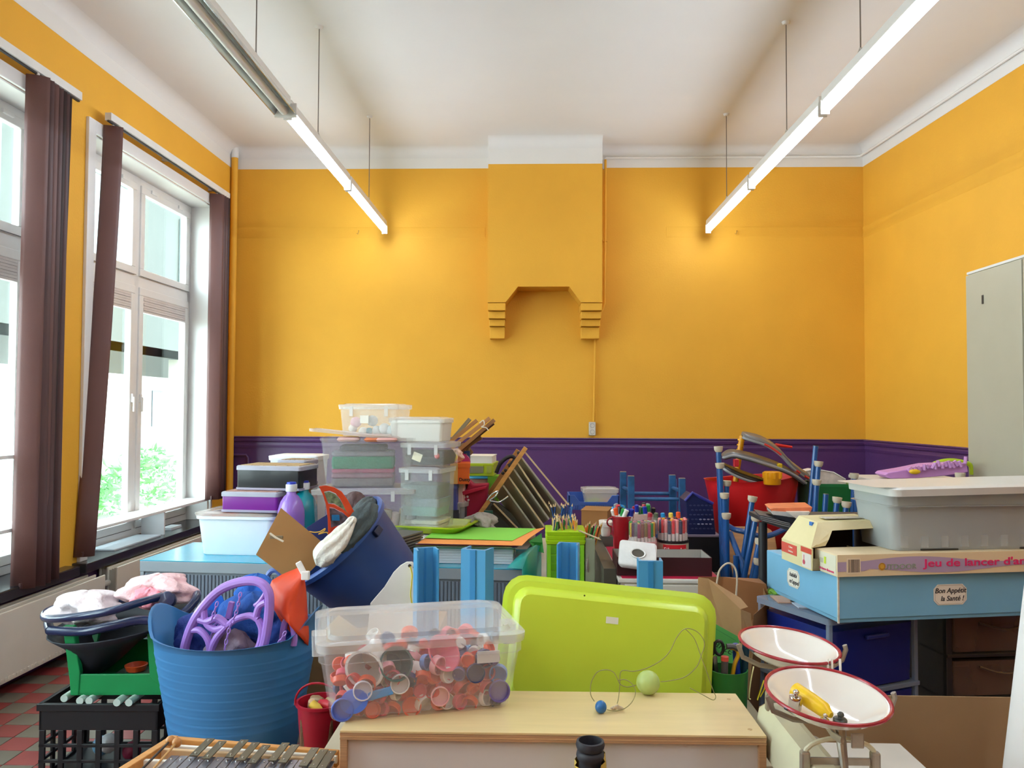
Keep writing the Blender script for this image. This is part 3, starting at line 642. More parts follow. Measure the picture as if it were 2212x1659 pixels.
for i,(a,b_) in enumerate((((368,1600),(300,1668)),((382,1604),(330,1662)))):
    t=thing('mallet','wooden glockenspiel mallet, %s of the pair lying across the frame'%('left','right')[i],'mallet',(0,0,0))
    A_,B_=PZ(*a,.757),PZ(*b_,.75); MB().tube([A_,B_],.003,8).o('stick',M('#2c2622' if i==0 else '#b98b50',.5),t); MB().ball(A_,.0125,14,10).o('head',M('#b98045',.4),t,smooth=True)
tag(MB().box(-.94,-.50,1.75,2.2,.0,.664).o('low_cabinet',M('#c9c4bb',.5),bevel=.004),'low pale cabinet under the glockenspiel','cabinet')
# ============================================================ LEFT FOREGROUND
BLKP=M('#17191d',.45,var=.1); 
def crate_mesh(w,d,h,rows=3,colsn=6,th=.012):
    m=MB(); 
    for (x0,x1,y0,y1,nx) in ((-w/2,w/2,-d/2,-d/2+th,colsn),(-w/2,w/2,d/2-th,d/2,colsn)):
        m.box(x0,x1,y0,y1,h*.66,h); m.box(x0,x1,y0,y1,0,h*.06)
        for r in range(1,rows): zz=h*.06+(h*.6)*r/rows; m.box(x0,x1,y0,y1,zz-.007,zz+.007)
        for i in range(nx+1): xx=x0+.014+(x1-x0-.028)*i/nx; m.box(xx-.012,xx+.012,y0,y1,h*.06,h*.66)
    for (x0,x1) in ((-w/2,-w/2+th),(w/2-th,w/2)):
        m.box(x0,x1,-d/2,d/2,h*.66,h); m.box(x0,x1,-d/2,d/2,0,h*.06)
        for r in range(1,rows): zz=h*.06+(h*.6)*r/rows; m.box(x0,x1,-d/2,d/2,zz-.007,zz+.007)
        for i in range(5): yy=-d/2+.014+(d-.028)*i/4; m.box(x0,x1,yy-.012,yy+.012,h*.06,h*.66)
    m.box(-w/2,w/2,-d/2,d/2,0,.008)
    m.box(-w/2-.008,w/2+.008,-d/2-.008,-d/2,h-.03,h); m.box(-w/2-.008,w/2+.008,d/2,d/2+.008,h-.03,h); m.box(-w/2-.008,-w/2,-d/2,d/2,h-.03,h); m.box(w/2,w/2+.008,-d/2,d/2,h-.03,h)
    return m
# crate front-left top corner px (82,1515); stands on floor
YC=3.45; xa,xb=X(84,1530,YC),X(336,1545,YC)
zc_=Z(1520,YC,200)
t=thing('plastic_crate','black slatted plastic crate on the floor at the left, carrying the green crate','crate',((xa+xb)/2,YC+.19,0.0045),2)
crate_mesh(xb-xa,.38,zc_-.0045).o('crate_body',BLKP,t,bevel=.002)
t=thing('plastic_crate','second black slatted crate just behind the blue tub, right of the first black crate','crate',(xb+.22,YC+.33,0.0045),-3)
crate_mesh(.36,.3,zc_-.05).o('crate_body',BLKP,t,bevel=.002)
RL=M('#b9c9c0',.5,var=.05)
for i,(px,py) in enumerate(((138,1503),(172,1508),(192,1508),(252,1512),(278,1512))):
    z=zc_+.012; a=PZ(px,py+6,z)
    tag(MB().tube([a+Vector((0,-.0,0)),a+Vector((-.01+.0*i,.33,.0))],.016,12).o('paper_roll',RL,smooth=True),'pale rolled paper lying across the black crate under the green crate, %s from the left'%names[i],'paper roll')
for i,(hx,c_,lab) in enumerate((('#dfe6ee',(-.02,-.05,.10),'white ball of paper seen through the black crate slats'),('#7fb2d6',(-.09,.02,.06),'light blue item inside the black crate'),('#8a2340',(.06,.0,.045),'dark red item low inside the black crate'))):
    MBb=MB(); o=Vector(((xa+xb)/2,YC+.19,0.012))+Vector(c_)
    m=MB(); random.seed(i); 
    pr=[(.001,-.045),(.03,-.035),(.05,0),(.035,.035),(.001,.045)]
    m.lathe(pr,9); ob=m.o('crumpled_paper',M(hx,.6,var=.2,scale=30,bump=.6,bscale=25),smooth=True,subd=1); ob.location=o; tag(ob,lab,'paper')
# green crate with cut-out front
GRN=M('#0f8a4c',.4,var=.05)
g0=PZ(152,1500,zc_+.025); g1=PZ(345,1512,zc_+.025)
gw=(g1.x-g0.x); t=thing('stacking_crate','green plastic stacking crate with a cut-out front on top of the black crate','crate',((g0.x+g1.x)/2+.005,g0.y+.15,zc_+.0255),3)
gh=.30; w2=gw/2; wt=w2+.035
def quadbox(m,pts,th):  # pts front polygon (x,z), y, thickness along y
    m.prism(pts,th)
m=MB(TR((0,-.15,0))); m.prism([(-w2,0),(w2,0),(w2+.006,.085),(w2-.0,.09),(-w2+.05,.09),(-w2-.006,.09)],.012)
m.o('front_wall',GRN,t,bevel=.003)
m=MB(TR((0,-.155,0))); m.prism([(-w2,0),(-w2+.03,0),(-w2+.035,.10),(-w2-.0,.30),(-w2-.045,.30)],.03); m.o('corner_post',GRN,t,bevel=.004)
m=MB(TR((0,-.155,0))); m.prism([(w2-.085,.08),(w2,0.0),(w2+.045,.30),(w2-.09,.30),(w2-.10,.27)],.03); m.o('corner_post',GRN,t,bevel=.004)
m=MB(TR((0,.14,0))); m.prism([(-w2,0),(w2,0),(w2+.01,.16),(-w2-.01,.16)],.012); m.o('rear_wall',GRN,t,bevel=.003)
for s_ in (-1,1):
    MB().rings([[(s_*w2,y,0),(s_*(w2+.006),y,.0),(s_*(w2+.012+.02*(y!=0)),y,.12 if abs(y)<.1 else .29),(s_*(w2+.004),y,.12 if abs(y)<.1 else .29)] for y in (-.15,-.11,-.06,.06,.11,.15)]).o('side_wall',GRN,t,bevel=.002)
MB().box(-w2,w2,-.15,.15,0,.008).o('bottom',GRN,t)
ob=MB().lathe([(.001,0),(.04,.005),(.05,.03),(.045,.032),(.035,.01),(.001,.006)],20).o('orange_dish',M('#d9572a',.4),smooth=True); ob.location=Vector(t.location)+Vector((0,0,.055)); tag(ob,'small orange dish inside the green crate','dish')
tag(MB().cbox(Vector(t.location)+Vector((0,0,.034)),(.16,.14,.045)).o('wooden_block',M('#2d4a3a',.5),bevel=.004),'dark green block lying on the floor of the green crate','block')
# doll car seat
NAV=M('#16244a',.3,var=.05,coat=.3); NBK=M('#0d1220',.6,var=.1)
YS=3.62
t=thing('doll_car_seat','dark blue doll car seat with its handle folded down, lying on the green crate','doll seat',P(255,1340,YS))
o_=t.location
def q(px,py,Y): return P(px,py,Y)-o_
MB().tube(smooth_pts([q(350,1288,YS-.10),q(300,1302,YS-.20),q(230,1322,YS-.25),q(150,1334,YS-.22),q(100,1336,YS-.10),q(100,1322,YS+.05),q(130,1310,YS+.15)]),[.018]*3+[.017]*34,12).o('carry_handle',NAV,t,smooth=True)
MB().lathe([(.001,-.03),(.032,-.028),(.036,-.02),(.036,.02),(.032,.028),(.001,.03)],24,T=TR(q(362,1296,YS-.10))@RX(70)@RY(15)).o('handle_joint',NAV,t,smooth=True)
# seat rim
MB().tube(smooth_pts([q(108,1362,YS-.14),q(180,1364,YS-.20),q(240,1352,YS-.20),q(300,1340,YS-.18),q(350,1342,YS-.16),q(395,1325,YS-.10),q(425,1290,YS),q(405,1280,YS+.12),q(300,1290,YS+.24),q(180,1310,YS+.24),q(110,1335,YS+.10)]+[q(108,1362,YS-.14)]),.02,12).o('seat_rim',NAV,t,smooth=True)
rs=[]
for k,(cx_,hw,dz,f) in enumerate(((262,150,0,.93),(250,104,-.05,.74),(236,68,-.11,.58),(224,48,-.17,.45),(214,30,-.215,.3))):
    rs.append([q(cx_+ hw*math.cos(a), 1342-f*18*math.sin(a)-f*20*math.cos(a),YS)+Vector((0,f*.24*math.sin(a),dz)) for a in [2*math.pi*i/24 for i in range(24)]])
MB().rings(rs,False,True).o('seat_shell',NBK,t,smooth=True,solid=.006)
def cloth(name,label,c,sx,sy,sz,hx,hx2=None,seed=0,cat='cloth',bump=.9,n=40,amp=.2,rz=0):
    random.seed(seed); ph=[random.uniform(0,6.28) for _ in range(8)]; m=MB(); rs=[]
    for j in range(21):
        v=math.pi*j/20
        ring=[]
        for i in range(n):
            u=2*math.pi*i/n
            r=1+amp*math.sin(3*u+ph[0]+2*v)+amp*.7*math.sin(5*u+ph[1]-3*v)+amp*.5*math.sin(9*u+ph[2]+5*v)+amp*.5*math.cos(7*v+ph[3]+2*u)+amp*.35*math.sin(13*u+ph[5]-6*v)+amp*.3*math.cos(11*v+ph[6]+6*u)
            ring.append((sx*r*math.sin(v)*math.cos(u)+1e-5,sy*r*math.sin(v)*math.sin(u),-sz*math.cos(v)*(1+.25*amp*math.sin(4*u+ph[4]))))
        rs.append(ring)
    m.rings(rs,True,True)
    ob=m.o(name,M(hx,.8,var=.12,scale=18,bump=bump,bscale=40),smooth=True,subd=1,auto=180); ob.location=c; ob.rotation_euler=(0,0,R_(rz))
    return tag(ob,label,cat)
cloth('pillow','white and pink striped small pillow in the left end of the doll car seat',P(190,1312,YS),.14,.13,.075,'#eadfe2',seed=1)
cloth('pillow','pink floral pillow at the right end of the doll car seat',P(345,1275,YS+.05),.15,.12,.075,'#eec6c9',seed=2)
cloth('doll_cloth','bright pink cloth peeking between the two pillows of the doll car seat',P(325,1292,YS-.03),.07,.06,.05,'#f49aa8',seed=6)
# big blue flexible tub
YT=3.30; tc=P(512,1400,YT)
BT=M('#3a7ab0',.45,var=.04)
rimz=Z(1398,YT-.3,512); rt=.318
t=thing('flexible_tub','large light blue flexible tub full of lilac and blue toys','tub',(tc.x,YT,0.0045))
RR=48
def tubring(r,z,wob=0,handle=0):
    out=[]
    for i in range(RR):
        a=2*math.pi*i/RR; c_=math.cos(a); hh=handle*max(0,(abs(c_)-.80)/.2)**1.3
        out.append((r*c_*1.06,r*.93*math.sin(a),z+hh+wob*(1-c_*c_)*-.02))
    return out
hz=rimz-.0045
prof=[(.19,0),(.20,.01),(.245,hz*.4)]
rs=[tubring(*p) for p in prof]
for k in range(9): 
    z=hz*(.5+.048*k); r=.245+(.10)*(z/hz-.4)/.85
    rs+= [tubring(r,z-.006),tubring(r+.0010,z),tubring(r,z+.006)]
rs+=[tubring(rt-.012,hz*.93,0,.02),tubring(rt,hz,1,.075),tubring(rt+.008,hz+.004,1,.08),tubring(rt-.004,hz+.002,1,.075),tubring(.20,.03)]
MB().rings(rs,True,True).o('tub_wall',BT,t,smooth=True,auto=60)
# lilac spinning toy: oval ring with branching spokes, chain links
LIL=M('#a57bd0',.35,var=.03)
t=thing('spoked_toy','large lilac plastic oval toy ring with curved spokes standing in the blue tub','toy',P(500,1400,3.2))
o_=t.location; YW=3.14
def LW(pts,r,name='spoke',Y=YW): return MB().tube(smooth_pts([P(a,b,Y+.0012*(500-a)*.4)-o_ for a,b in pts]),r,10).o(name,LIL,t,smooth=True)
LW([(398,1425),(400,1395),(415,1350),(440,1310),(475,1275),(515,1258),(555,1256),(578,1275),(582,1310),(575,1370),(560,1425)],.0185,'outer_ring')
LW([(430,1338),(450,1342),(470,1335),(490,1350)],.015); LW([(440,1318),(445,1345),(465,1360),(490,1352),(510,1338),(540,1330),(558,1338)],.0135)
LW([(412,1362),(432,1362),(450,1385),(455,1430)],.0135); LW([(490,1352),(470,1375),(458,1400),(453,1430)],.0145)
LW([(558,1338),(566,1360),(562,1390),(545,1425)],.0145); LW([(575,1300),(560,1310),(552,1335)],.0135); LW([(560,1256),(575,1262),(573,1280),(560,1300),(550,1308)],.008,'hook')
def chain(pts,Y,label):
    t2=thing('toy_chain',label,'chain',P(*pts[0],Y)); sp=[P(a,b,Y)-t2.location for a,b in pts]; L_=[]
    tot=0; seq=smooth_pts(sp,8); k=0; last=seq[0]; acc=0
    for p_ in seq[1:]:
        if (p_-last).length>.0155:
            d=(p_-last).normalized(); side=Vector((0,1,0)) if k%2 else d.cross(Vector((0,1,0))).normalized()
            c_=(p_+last)/2; MB().tube([c_+d*(.012*math.cos(a))+side*(.0055*math.sin(a)) for a in [2*math.pi*i/10 for i in range(10)]],.0022,6,closed=True).o('chain_link',LIL,t2,smooth=True); k+=1; last=p_
chain([(520,1280),(516,1300),(510,1325),(498,1350),(490,1380),(484,1410)],3.10,'lilac plastic chain hanging across the oval toy ring')
chain([(617,1365),(605,1385),(592,1405)],3.10,'lilac plastic chain at the right side of the blue tub')
chain([(470,1300),(462,1325),(455,1345)],3.13,'short lilac plastic chain left of the middle in the blue tub')
t=thing('lilac_toy_ring','second lilac toy ring at the right side of the blue tub','toy',P(618,1400,3.15)); o_=t.location
MB().tube(smooth_pts([P(a,b,3.15)-o_ for a,b in ((612,1396),(610,1380),(616,1345),(628,1340),(636,1370),(634,1394))]),.013,10).o('ring',LIL,t,smooth=True)
t=thing('lilac_hook_toy','lilac plastic hook toy in the blue tub between the spokes of the large ring','toy',P(475,1330,3.22)); o_=t.location
MB().tube(smooth_pts([P(a,b,3.22)-o_ for a,b in ((452,1385),(462,1362),(474,1350),(470,1345),(462,1352))]),.005,8).o('hook',LIL,t,smooth=True)
MB(TR(P(497,1318,3.22)-o_)@RY(12)).cbox((0,0,0),(.022,.02,.07)).o('plate',LIL,t,bevel=.003)
BLU='#1c4f9e'
for i,(px,py,Y,s_,lab,hx) in enumerate(((545,1340,3.32,.13,'crumpled blue plastic bag in the right half of the blue tub',BLU),(440,1370,3.34,.11,'crumpled dark blue cloth in the left half of the blue tub','#1a2f78'),(600,1370,3.3,.10,'crumpled navy bag at the right rim of the blue tub','#173a8a'),(500,1400,3.22,.09,'grey-brown soft toy low in the blue tub','#7a6878'),(555,1280,3.45,.09,'bright blue bag at the back of the blue tub','#2260b8'),(620,1420,3.3,.07,'teal cloth low at the right of the blue tub','#1b6a74'))):
    cloth('crumpled_bag',lab,P(px,py,Y),s_,s_*.8,s_*.9,hx,seed=20+i,cat='bag',amp=.14)
cloth('bag_filling','dark crumpled bags filling the bottom of the blue tub',P(512,1450,3.34),.17,.14,.11,'#152a5c',seed=41,cat='bag')
for i,(px,py,h_) in enumerate(((447,1330,.19),(432,1350,.15))):
    t=thing('blue_flipper','bright blue pointed plastic blade at the left of the blue tub, %s one'%('taller','shorter')[i],'toy',P(px,py,3.38))
    MB(TR((0,0,-.12))@RY(14+8*i)).prism([(-.045,0),(.045,0),(.05,h_*.6),(.035,h_*.95),(.012,h_*1.12),(-.012,h_*1.1),(-.035,h_*.8)],.006).o('blade',M('#1f62c4',.35),t,bevel=.002)
# small dark red pail
t=thing('toy_pail','small dark red pail with sand toys between the blue tub and the shelf unit','pail',(X(692,1560,2.95),2.95,.30))
zr=Z(1530,2.9,690)-.30
MB().lathe([(.062,0),(.065,.004),(.083,zr),(.090,zr),(.090,zr+.01),(.081,zr+.01),(.06,.01)],32).o('pail_body',M('#a3152a',.3),t,smooth=True)
MB().tube([(.088*math.cos(a)*1.0,-.02-.03*math.sin(a),zr+.09*math.sin(a)) for a in [math.pi*k/14 for k in range(15)]],.004,8).o('handle',M('#a3152a',.3),t,smooth=True)
for i,(dx,dy,dz,hx,lab) in enumerate(((-.03,0,.0,'#c9a583','beige'),(.02,-.01,.01,'#c02838','red'),(-.005,-.035,.005,'#d8b23a','yellow'),(.035,.02,.0,'#a98a5c','brown'),(-.02,.03,.01,'#8a6a4a','dark brown'))):
    ob=MB().lathe([(.001,-.03),(.014,-.026),(.018,0),(.012,.026),(.001,.03)],12).o('sand_toy',M(hx,.5),smooth=True); ob.location=Vector(t.location)+Vector((dx,dy,zr-.01+dz)); ob.rotation_euler=(.5+i,.4*i,i); tag(ob,'small %s sand toy in the dark red pail'%lab,'toy')
tag(MB().rloft([(.06,.06,.01,.012),(.06,.06,.01,zr-.04)],T=TR(t.location)).o('sand_block',M('#6b4a32',.9,bump=.6,bscale=60)),'brown sand filling the dark red pail','sand')
bpy.data.objects['sand_block']['kind']='stuff'
tag(MB().box(-1.0,-.66,2.8,3.1,0,.30).o('cardboard_box',M('#a98559',.8),bevel=.004),'plain brown cardboard box under the dark red pail','box')
# ============================================================ TILTED DARK BLUE BUCKET
YB=3.85; bc=P(722,1162,YB); ax=Vector((-.60,-.30,.74)).normalized()
quat=Vector((0,0,1)).rotation_difference(ax)
Hh=.40; r1=.278; r0=.215
t=thing('tilted_bucket','large dark blue bucket tipped towards the left with boards and cloths spilling out','bucket',bc-ax*Hh,rot=quat.to_euler())
BB=M('#27447f',.42,var=.10,scale=5); BBr=M('#3559a0',.38)
MB().lathe([(r0-.01,0),(r0,.01),(r1-.01,Hh-.03),(r1,Hh-.02),(r1-.008,Hh-.02),(r0-.012,.02)],56).o('bucket_wall',BB,t,smooth=True)
MB().lathe([(r1-.012,Hh-.035),(r1+.008,Hh-.03),(r1+.012,Hh-.008),(r1+.004,Hh),(r1-.010,Hh),(r1-.014,Hh-.01)],56,c0=False,c1=False).o('rim',BBr,t,smooth=True)
inv=(TR(t.location)@quat.to_matrix().to_4x4()).inverted()
pb=inv@P(828,1120,YB-.2); aa=math.atan2(pb.y,pb.x)
MB().cbox((r1-.006,0,Hh-.06),(.02,.05,.035),RZm(math.degrees(aa))).o('handle_slot',M('#14224a',.5),t,bevel=.004)
def board(name,label,cat,pts,hx,th=.005,rough=.6,**k):   # pts: (px,py,Y)
    c_=sum((P(*p) for p in pts),Vector())/len(pts); t=thing(name,label,cat,c_)
    W3=[P(*p) for p in pts[:3]]; pn=(W3[1]-W3[0]).cross(W3[2]-W3[0]); cc0=Vector((0,0,CAMH)); q_=[w-c_ for w in W3]
    for p in pts[3:]:
        dr=ray(p[0],p[1]); q_.append(cc0+dr*((W3[0]-cc0).dot(pn)/dr.dot(pn))-c_)
    n_=(q_[1]-q_[0]).cross(q_[2]-q_[0]).normalized(); 
    if n_.y<0: n_=-n_
    MB().rings([q_,[p+n_*th for p in q_]]).o(k.get('part','sheet'),M(hx,rough,var=.06,scale=5),t)
    return t
t=board('wooden_board','brown hardboard square with a metal clip sticking out of the tilted bucket','board',[(607,1097,3.70),(553,1198,3.62),(640,1265,3.66),(716,1188,3.80)],'#a97b45',part='board')
cc=P(598,1160,3.62)-t.location
MB().cbox(cc+Vector((0,-.006,0)),(.06,.008,.014),RY(0)).o('clip_plate',M('#8a7a60',.4,metal=.5),t,bevel=.002)
MB().tube([cc+Vector((-.028,-.01,.018)),cc+Vector((0,-.016,.0)),cc+Vector((.035,-.014,-.018))],.005,8).o('clip_lever',M('#cfc0a8',.4),t,smooth=True)
board('navy_folder','navy blue cardboard folder behind the brown board in the tilted bucket','folder',[(662,1140,3.85),(712,1108,3.9),(716,1200,3.88),(690,1190,3.8)],'#22326e')
t=thing('tied_cord','thin yellow cord across the navy folder in the tilted bucket','cord',P(690,1145,3.74)); o_=t.location
MB().tube(smooth_pts([P(a,b,3.74)-o_ for a,b in ((668,1148),(680,1150),(692,1148),(702,1142),(700,1147),(688,1154),(705,1150),(712,1158))]),.0028,6).o('cord',M('#d8a93a',.6),t,smooth=True)
# orange-red curved card frame with two window openings and pictures
t=thing('card_frame','orange-red curved card frame with cut-out windows standing in the tilted bucket','card',P(735,1120,3.80)); o_=t.location
def cf(pts,Y0_=3.62): return [P(a,b,Y0_+.0006*(b-1120)+.05*math.sin((a-690)/60))-o_ for a,b in pts]
outer=[(689,1051),(704,1049),(722,1053),(738,1062),(751,1080),(762,1100),(772,1118),(777,1128)]
innr=[(700,1062),(712,1060),(725,1066),(735,1078),(741,1090),(748,1104),(757,1116),(765,1128)]
def strip(pa,pb,name='frame_strip',mt=M('#df4a1e',.5)):
    A__,B__=cf(pa),cf(pb); m=MB(); n=len(A__)
    m.add(A__+B__,[(i,i+1,n+i+1,n+i) for i in range(n-1)]); return m.o(name,mt,t,solid=.003)
strip(outer,innr)
strip([(689,1051),(698,1070),(704,1090),(708,1120),(709,1160),(709,1192)],[(700,1062),(706,1080),(711,1092),(714,1108),(715,1140),(716,1150)])
strip([(706,1088),(722,1090),(740,1100),(755,1112),(768,1130)],[(708,1094),(722,1097),(738,1106),(752,1118),(765,1134)])
strip([(714,1140),(730,1136),(745,1132),(760,1128),(777,1128)],[(709,1195),(722,1192),(736,1180),(750,1165),(770,1150)],'lower_panel',M('#d63818',.5,var=.1,scale=8))
strip([(700,1064),(712,1062),(725,1068),(735,1080),(748,1104)],[(709,1086),(722,1088),(732,1094),(745,1102),(760,1118)],'upper_picture',M('#7f8a66',.5,var=.6,scale=45))
strip([(711,1098),(722,1099),(738,1108),(752,1120)],[(716,1140),(728,1135),(742,1130),(756,1126)],'lower_picture',M('#5a4a52',.5,var=.8,scale=35))
strip([(717,1112),(733,1112)],[(717,1124),(734,1124)],'blue_patch',M('#1d6fa6',.5))
def drape(name,label,pts,rr,hx,ry=.55,seed=0,cat='cloth'):
    t=thing(name,label,cat,P(*pts[len(pts)//2])); o_=t.location; random.seed(seed)
    sp=smooth_pts([P(*p)-o_ for p in pts],8); n=len(sp); m=MB(); rs=[]; S_=28
    for i,p in enumerate(sp):
        u=i/(n-1); k=u*(len(rr)-1); j=min(int(k),len(rr)-2); r0_=rr[j]*(1-(k-j))+rr[j+1]*(k-j)
        d_=(sp[min(n-1,i+1)]-sp[max(0,i-1)]).normalized(); x_=d_.cross(Vector((0,1,0))).normalized(); y_=x_.cross(d_)
        rs.append([p+x_*(r0_*(1+.16*math.sin(5*a+4*u)+.12*math.sin(9*a-9*u+1))*math.cos(a))+y_*(ry*r0_*(1+.2*math.sin(6*a+7*u))*math.sin(a)) for a in [2*math.pi*q/S_ for q in range(S_)]])
    m.rings(rs,True,True); m.o('cloth_fold',M(hx,.8,var=.08,scale=20,bump=.8,bscale=50),t,smooth=True,auto=180); return t
drape('white_cloth','creased white cloth strip along the mouth of the tilted bucket',((692,1222,3.58),(698,1205,3.57),(712,1188,3.57),(728,1172,3.58),(742,1152,3.58),(752,1138,3.59),(762,1122,3.59),(765,1116,3.59)),(.02,.045,.05,.045,.035,.026,.018,.006),'#e3ddd0',seed=9)
drape('grey_cloth','dark slate cloth edge just inside the rim of the tilted bucket',((735,1190,3.60),(752,1165,3.60),(772,1140,3.62),(790,1112,3.66),(800,1090,3.74)),(.03,.04,.045,.05,.03),'#434e50',seed=14)
cloth('grey_cloth','dark grey cloth lining the back of the tilted bucket mouth',P(778,1120,3.90),.06,.09,.12,'#4d5556',seed=12,amp=.10).rotation_euler=(0,R_(30),0)
cloth('brown_cloth','brown cloth at the top of the tilted bucket behind the card frame',P(766,1090,3.95),.06,.06,.065,'#5a4444',seed=13,amp=.10)
cb_=bc-ax*Hh
tag(MB().box(cb_.x-.30,cb_.x+.26,3.6,4.3,0,cb_.z-.16).o('cardboard_box',M('#a98559',.8),bevel=.004),'big brown cardboard box carrying the tilted blue bucket','box')
# grey-blue handle of a hidden tub at px 590,1255
t=thing('tub_handle','blue grip loop of a tub hidden behind the orange paper cone','handle',P(592,1255,3.7)); o_=t.location
MB().tube([Vector((.035*math.cos(a),0,.05*math.sin(a))) for a in [2*math.pi*k/16 for k in range(16)]],.012,8,closed=True).o('loop',M('#5b74b8',.4),t,smooth=True)
# orange paper cone with white clip
t=thing('paper_cone','orange-red curved paper cone with a white clip hanging left of the tilted bucket','paper',P(630,1300,3.18)); o_=t.location
L1=[(653,1220),(640,1228),(610,1240),(585,1255),(582,1275),(584,1305)]; L2=[(658,1246),(662,1280),(664,1310),(666,1345),(668,1370),(666,1395)]
m=MB(); rows=[]
def cone(u,v):
    # u across from crest to right edge, v downwards
    k=v*(len(L1)-1); i=min(int(k),len(L1)-2); f=k-i
    a=(L1[i][0]*(1-f)+L1[i+1][0]*f, L1[i][1]*(1-f)+L1[i+1][1]*f); b=(L2[i][0]*(1-f)+L2[i+1][0]*f, L2[i][1]*(1-f)+L2[i+1][1]*f)
    px=a[0]*(1-u)+b[0]*u; py=a[1]*(1-u)+b[1]*u; return P(px,py,3.22-.10*math.sin(math.pi*u)*(.4+.6*v))-o_
m.sheet(10,12,cone).o('cone_front',M('#e2481f',.45,var=.04),t,smooth=True,solid=.0015)
m=MB(); m.sheet(8,6,lambda u,v: cone(.0,1-.2*v)*(1-u)+ (P(600,1335,3.47)*(1-v)+P(640,1372,3.47)*v-o_)*u if False else ((P(584,1300,3.22)-o_)*(1-u)+(P(666,1395,3.22)-o_)*u)+Vector((0,-.05*math.sin(math.pi*u),(.11*math.sin(math.pi*u))*v)))
m.o('cone_back',M('#c93c1c',.5),t,smooth=True,solid=.0015)
MB(TR(P(650,1226,3.16)-o_)@RY(-28)).cbox((0,0,0),(.024,.012,.05)).o('white_clip',M('#e9e4e0',.4),t,bevel=.004)
MB().cbox(P(660,1243,3.16)-o_,(.032,.02,.035)).o('white_clip',M('#e9e4e0',.4),t,bevel=.004)
# white shape with lemon ribbon
t=thing('white_pennant','white rounded board with a hole and a black-and-yellow ribbon, in front of the tilted bucket','board',P(860,1290,3.42)); o_=t.location
ol=[(790,1398),(800,1303),(830,1268),(850,1236),(864,1222),(878,1214),(890,1214),(898,1222),(902,1240),(903,1398)]
q_=[P(a,b,3.42)-o_ for a,b in ol]; MB().rings([q_,[p+Vector((0,.012,0)) for p in q_]]).o('board',M('#dedbd6',.5),t,bevel=.002)
MB().lathe([(.007,0),(.007,.003)],14,T=TR(P(885,1222,3.415)-o_)@FRONT).o('hole',M('#3a3430',.6),t)
for nm_,hx,dx in (('ribbon','#e3d23a',0),('ribbon_stripe','#25231c',6)):
    MB().tube(smooth_pts([P(a+dx,b,3.405-.002*(dx>0))-o_ for a,b in ((886,1224),(890,1240),(889,1262),(887,1285),(891,1310))]),.0075 if dx==0 else .002,6,ry=.35).o(nm_,M(hx,.5),t,smooth=True)
# ============================================================ MIDDLE: tambour cabinet and everything on it
TQ=M('#19a3c4',.25,var=.04,coat=.3); GM=M('#8f979e',.4,var=.03)
ZCB=.72
L0,R0=PZ(305,1209,ZCB),PZ(1130,1229,ZCB)
an=math.degrees(math.atan2(R0.y-L0.y,R0.x-L0.x)); LW_=(R0-L0).length
for i in range(2):
    w_=LW_/2-.003; mid=L0.lerp(R0,.25+.5*i)
    t=thing('tambour_cabinet',('left grey roller-shutter cabinet with a turquoise top, beside the radiator','right grey roller-shutter cabinet with a turquoise top, carrying the stack of coloured paper')[i],'cabinet',(mid.x,mid.y,0),an)
    MB().box(-w_/2,w_/2,0,.62,.05,ZCB-.065).o('body',M('#7b838b',.5),t)
    MB().box(-w_/2-.003,w_/2+.003,-.012,.63,ZCB-.068,ZCB-.004).o('top_frame',GM,t,bevel=.004)
    MB().box(-w_/2-.003,w_/2+.003,-.012,.63,ZCB-.004,ZCB).o('turquoise_top',TQ,t)
    n=int((w_-.05)/.022)
    sl=None
    for k in range(n):
        if sl is None: sl=MB(TR((0,-.004,0))).rings([[(-.0095,0,z),(-.006,-.004,z),(.006,-.004,z),(.0095,0,z)] for z in (.07,ZCB-.08)]).o('shutter_slat',M('#6d7684',.45),t); s0=sl
        else: s0=sl.copy(); col.objects.link(s0)
        s0.location=(-w_/2+.035+.022*k,0,0)
    for s_ in (-1,1): MB().box(min(s_*w_/2,s_*(w_/2-.022)),max(s_*w_/2,s_*(w_/2-.022)),-.01,0,.03,ZCB-.068).o('side_frame',GM,t)
    MB().box(-w_/2,w_/2,-.01,.6,0,.05).o('plinth',M('#4a4f55',.5),t)
def fr(px0,px1,py0,py1,Y):
    cx=(px0+px1)/2; cy=(py0+py1)/2
    return X((px0+px1)/2,cy,Y), Z(py1,Y,cx), X(px1,cy,Y)-X(px0,cy,Y), Z(py0,Y,cx)-Z(py1,Y,cx)
CL2=clear('#eceae4',.12,.15); CL3=clear('#f3f2ee',.38,.2); CLD=clear('#d6dad6',.2,.2)
def pbox(name,label,px0,px1,py0,py1,Y,depth,rz=0,mat=None,lidm=None,taper=.9,lidh=.03,cat='storage box',z0=None,clips=True,lidon=True):
    x,z,w,h=fr(px0,px1,py0,py1,Y)
    if z0 is not None: h=h+(z-z0); z=z0
    t=thing(name,label,cat,(x,Y+depth/2,z+.0008),rz)
    shell(w-.02,depth,h-(.012 if lidon else 0),t=taper,rim=.008,rh=.02,wall=.003,r=.02).o('body',mat or CL2,t,smooth=True)
    if lidon: lid(w-.024,depth-.01,z=h,rim=.012,hh=lidh,up=.005,r=.025).o('lid',lidm or CL3,t,smooth=True)
    if clips and lidon:
        for s_ in (-1,1): MB().box(s_*w*.28-.012,s_*w*.28+.012,-depth/2-.010,-depth/2-.002,h-.075,h-.01).o('clip',lidm or CL3,t,bevel=.002)
    return t,w,h
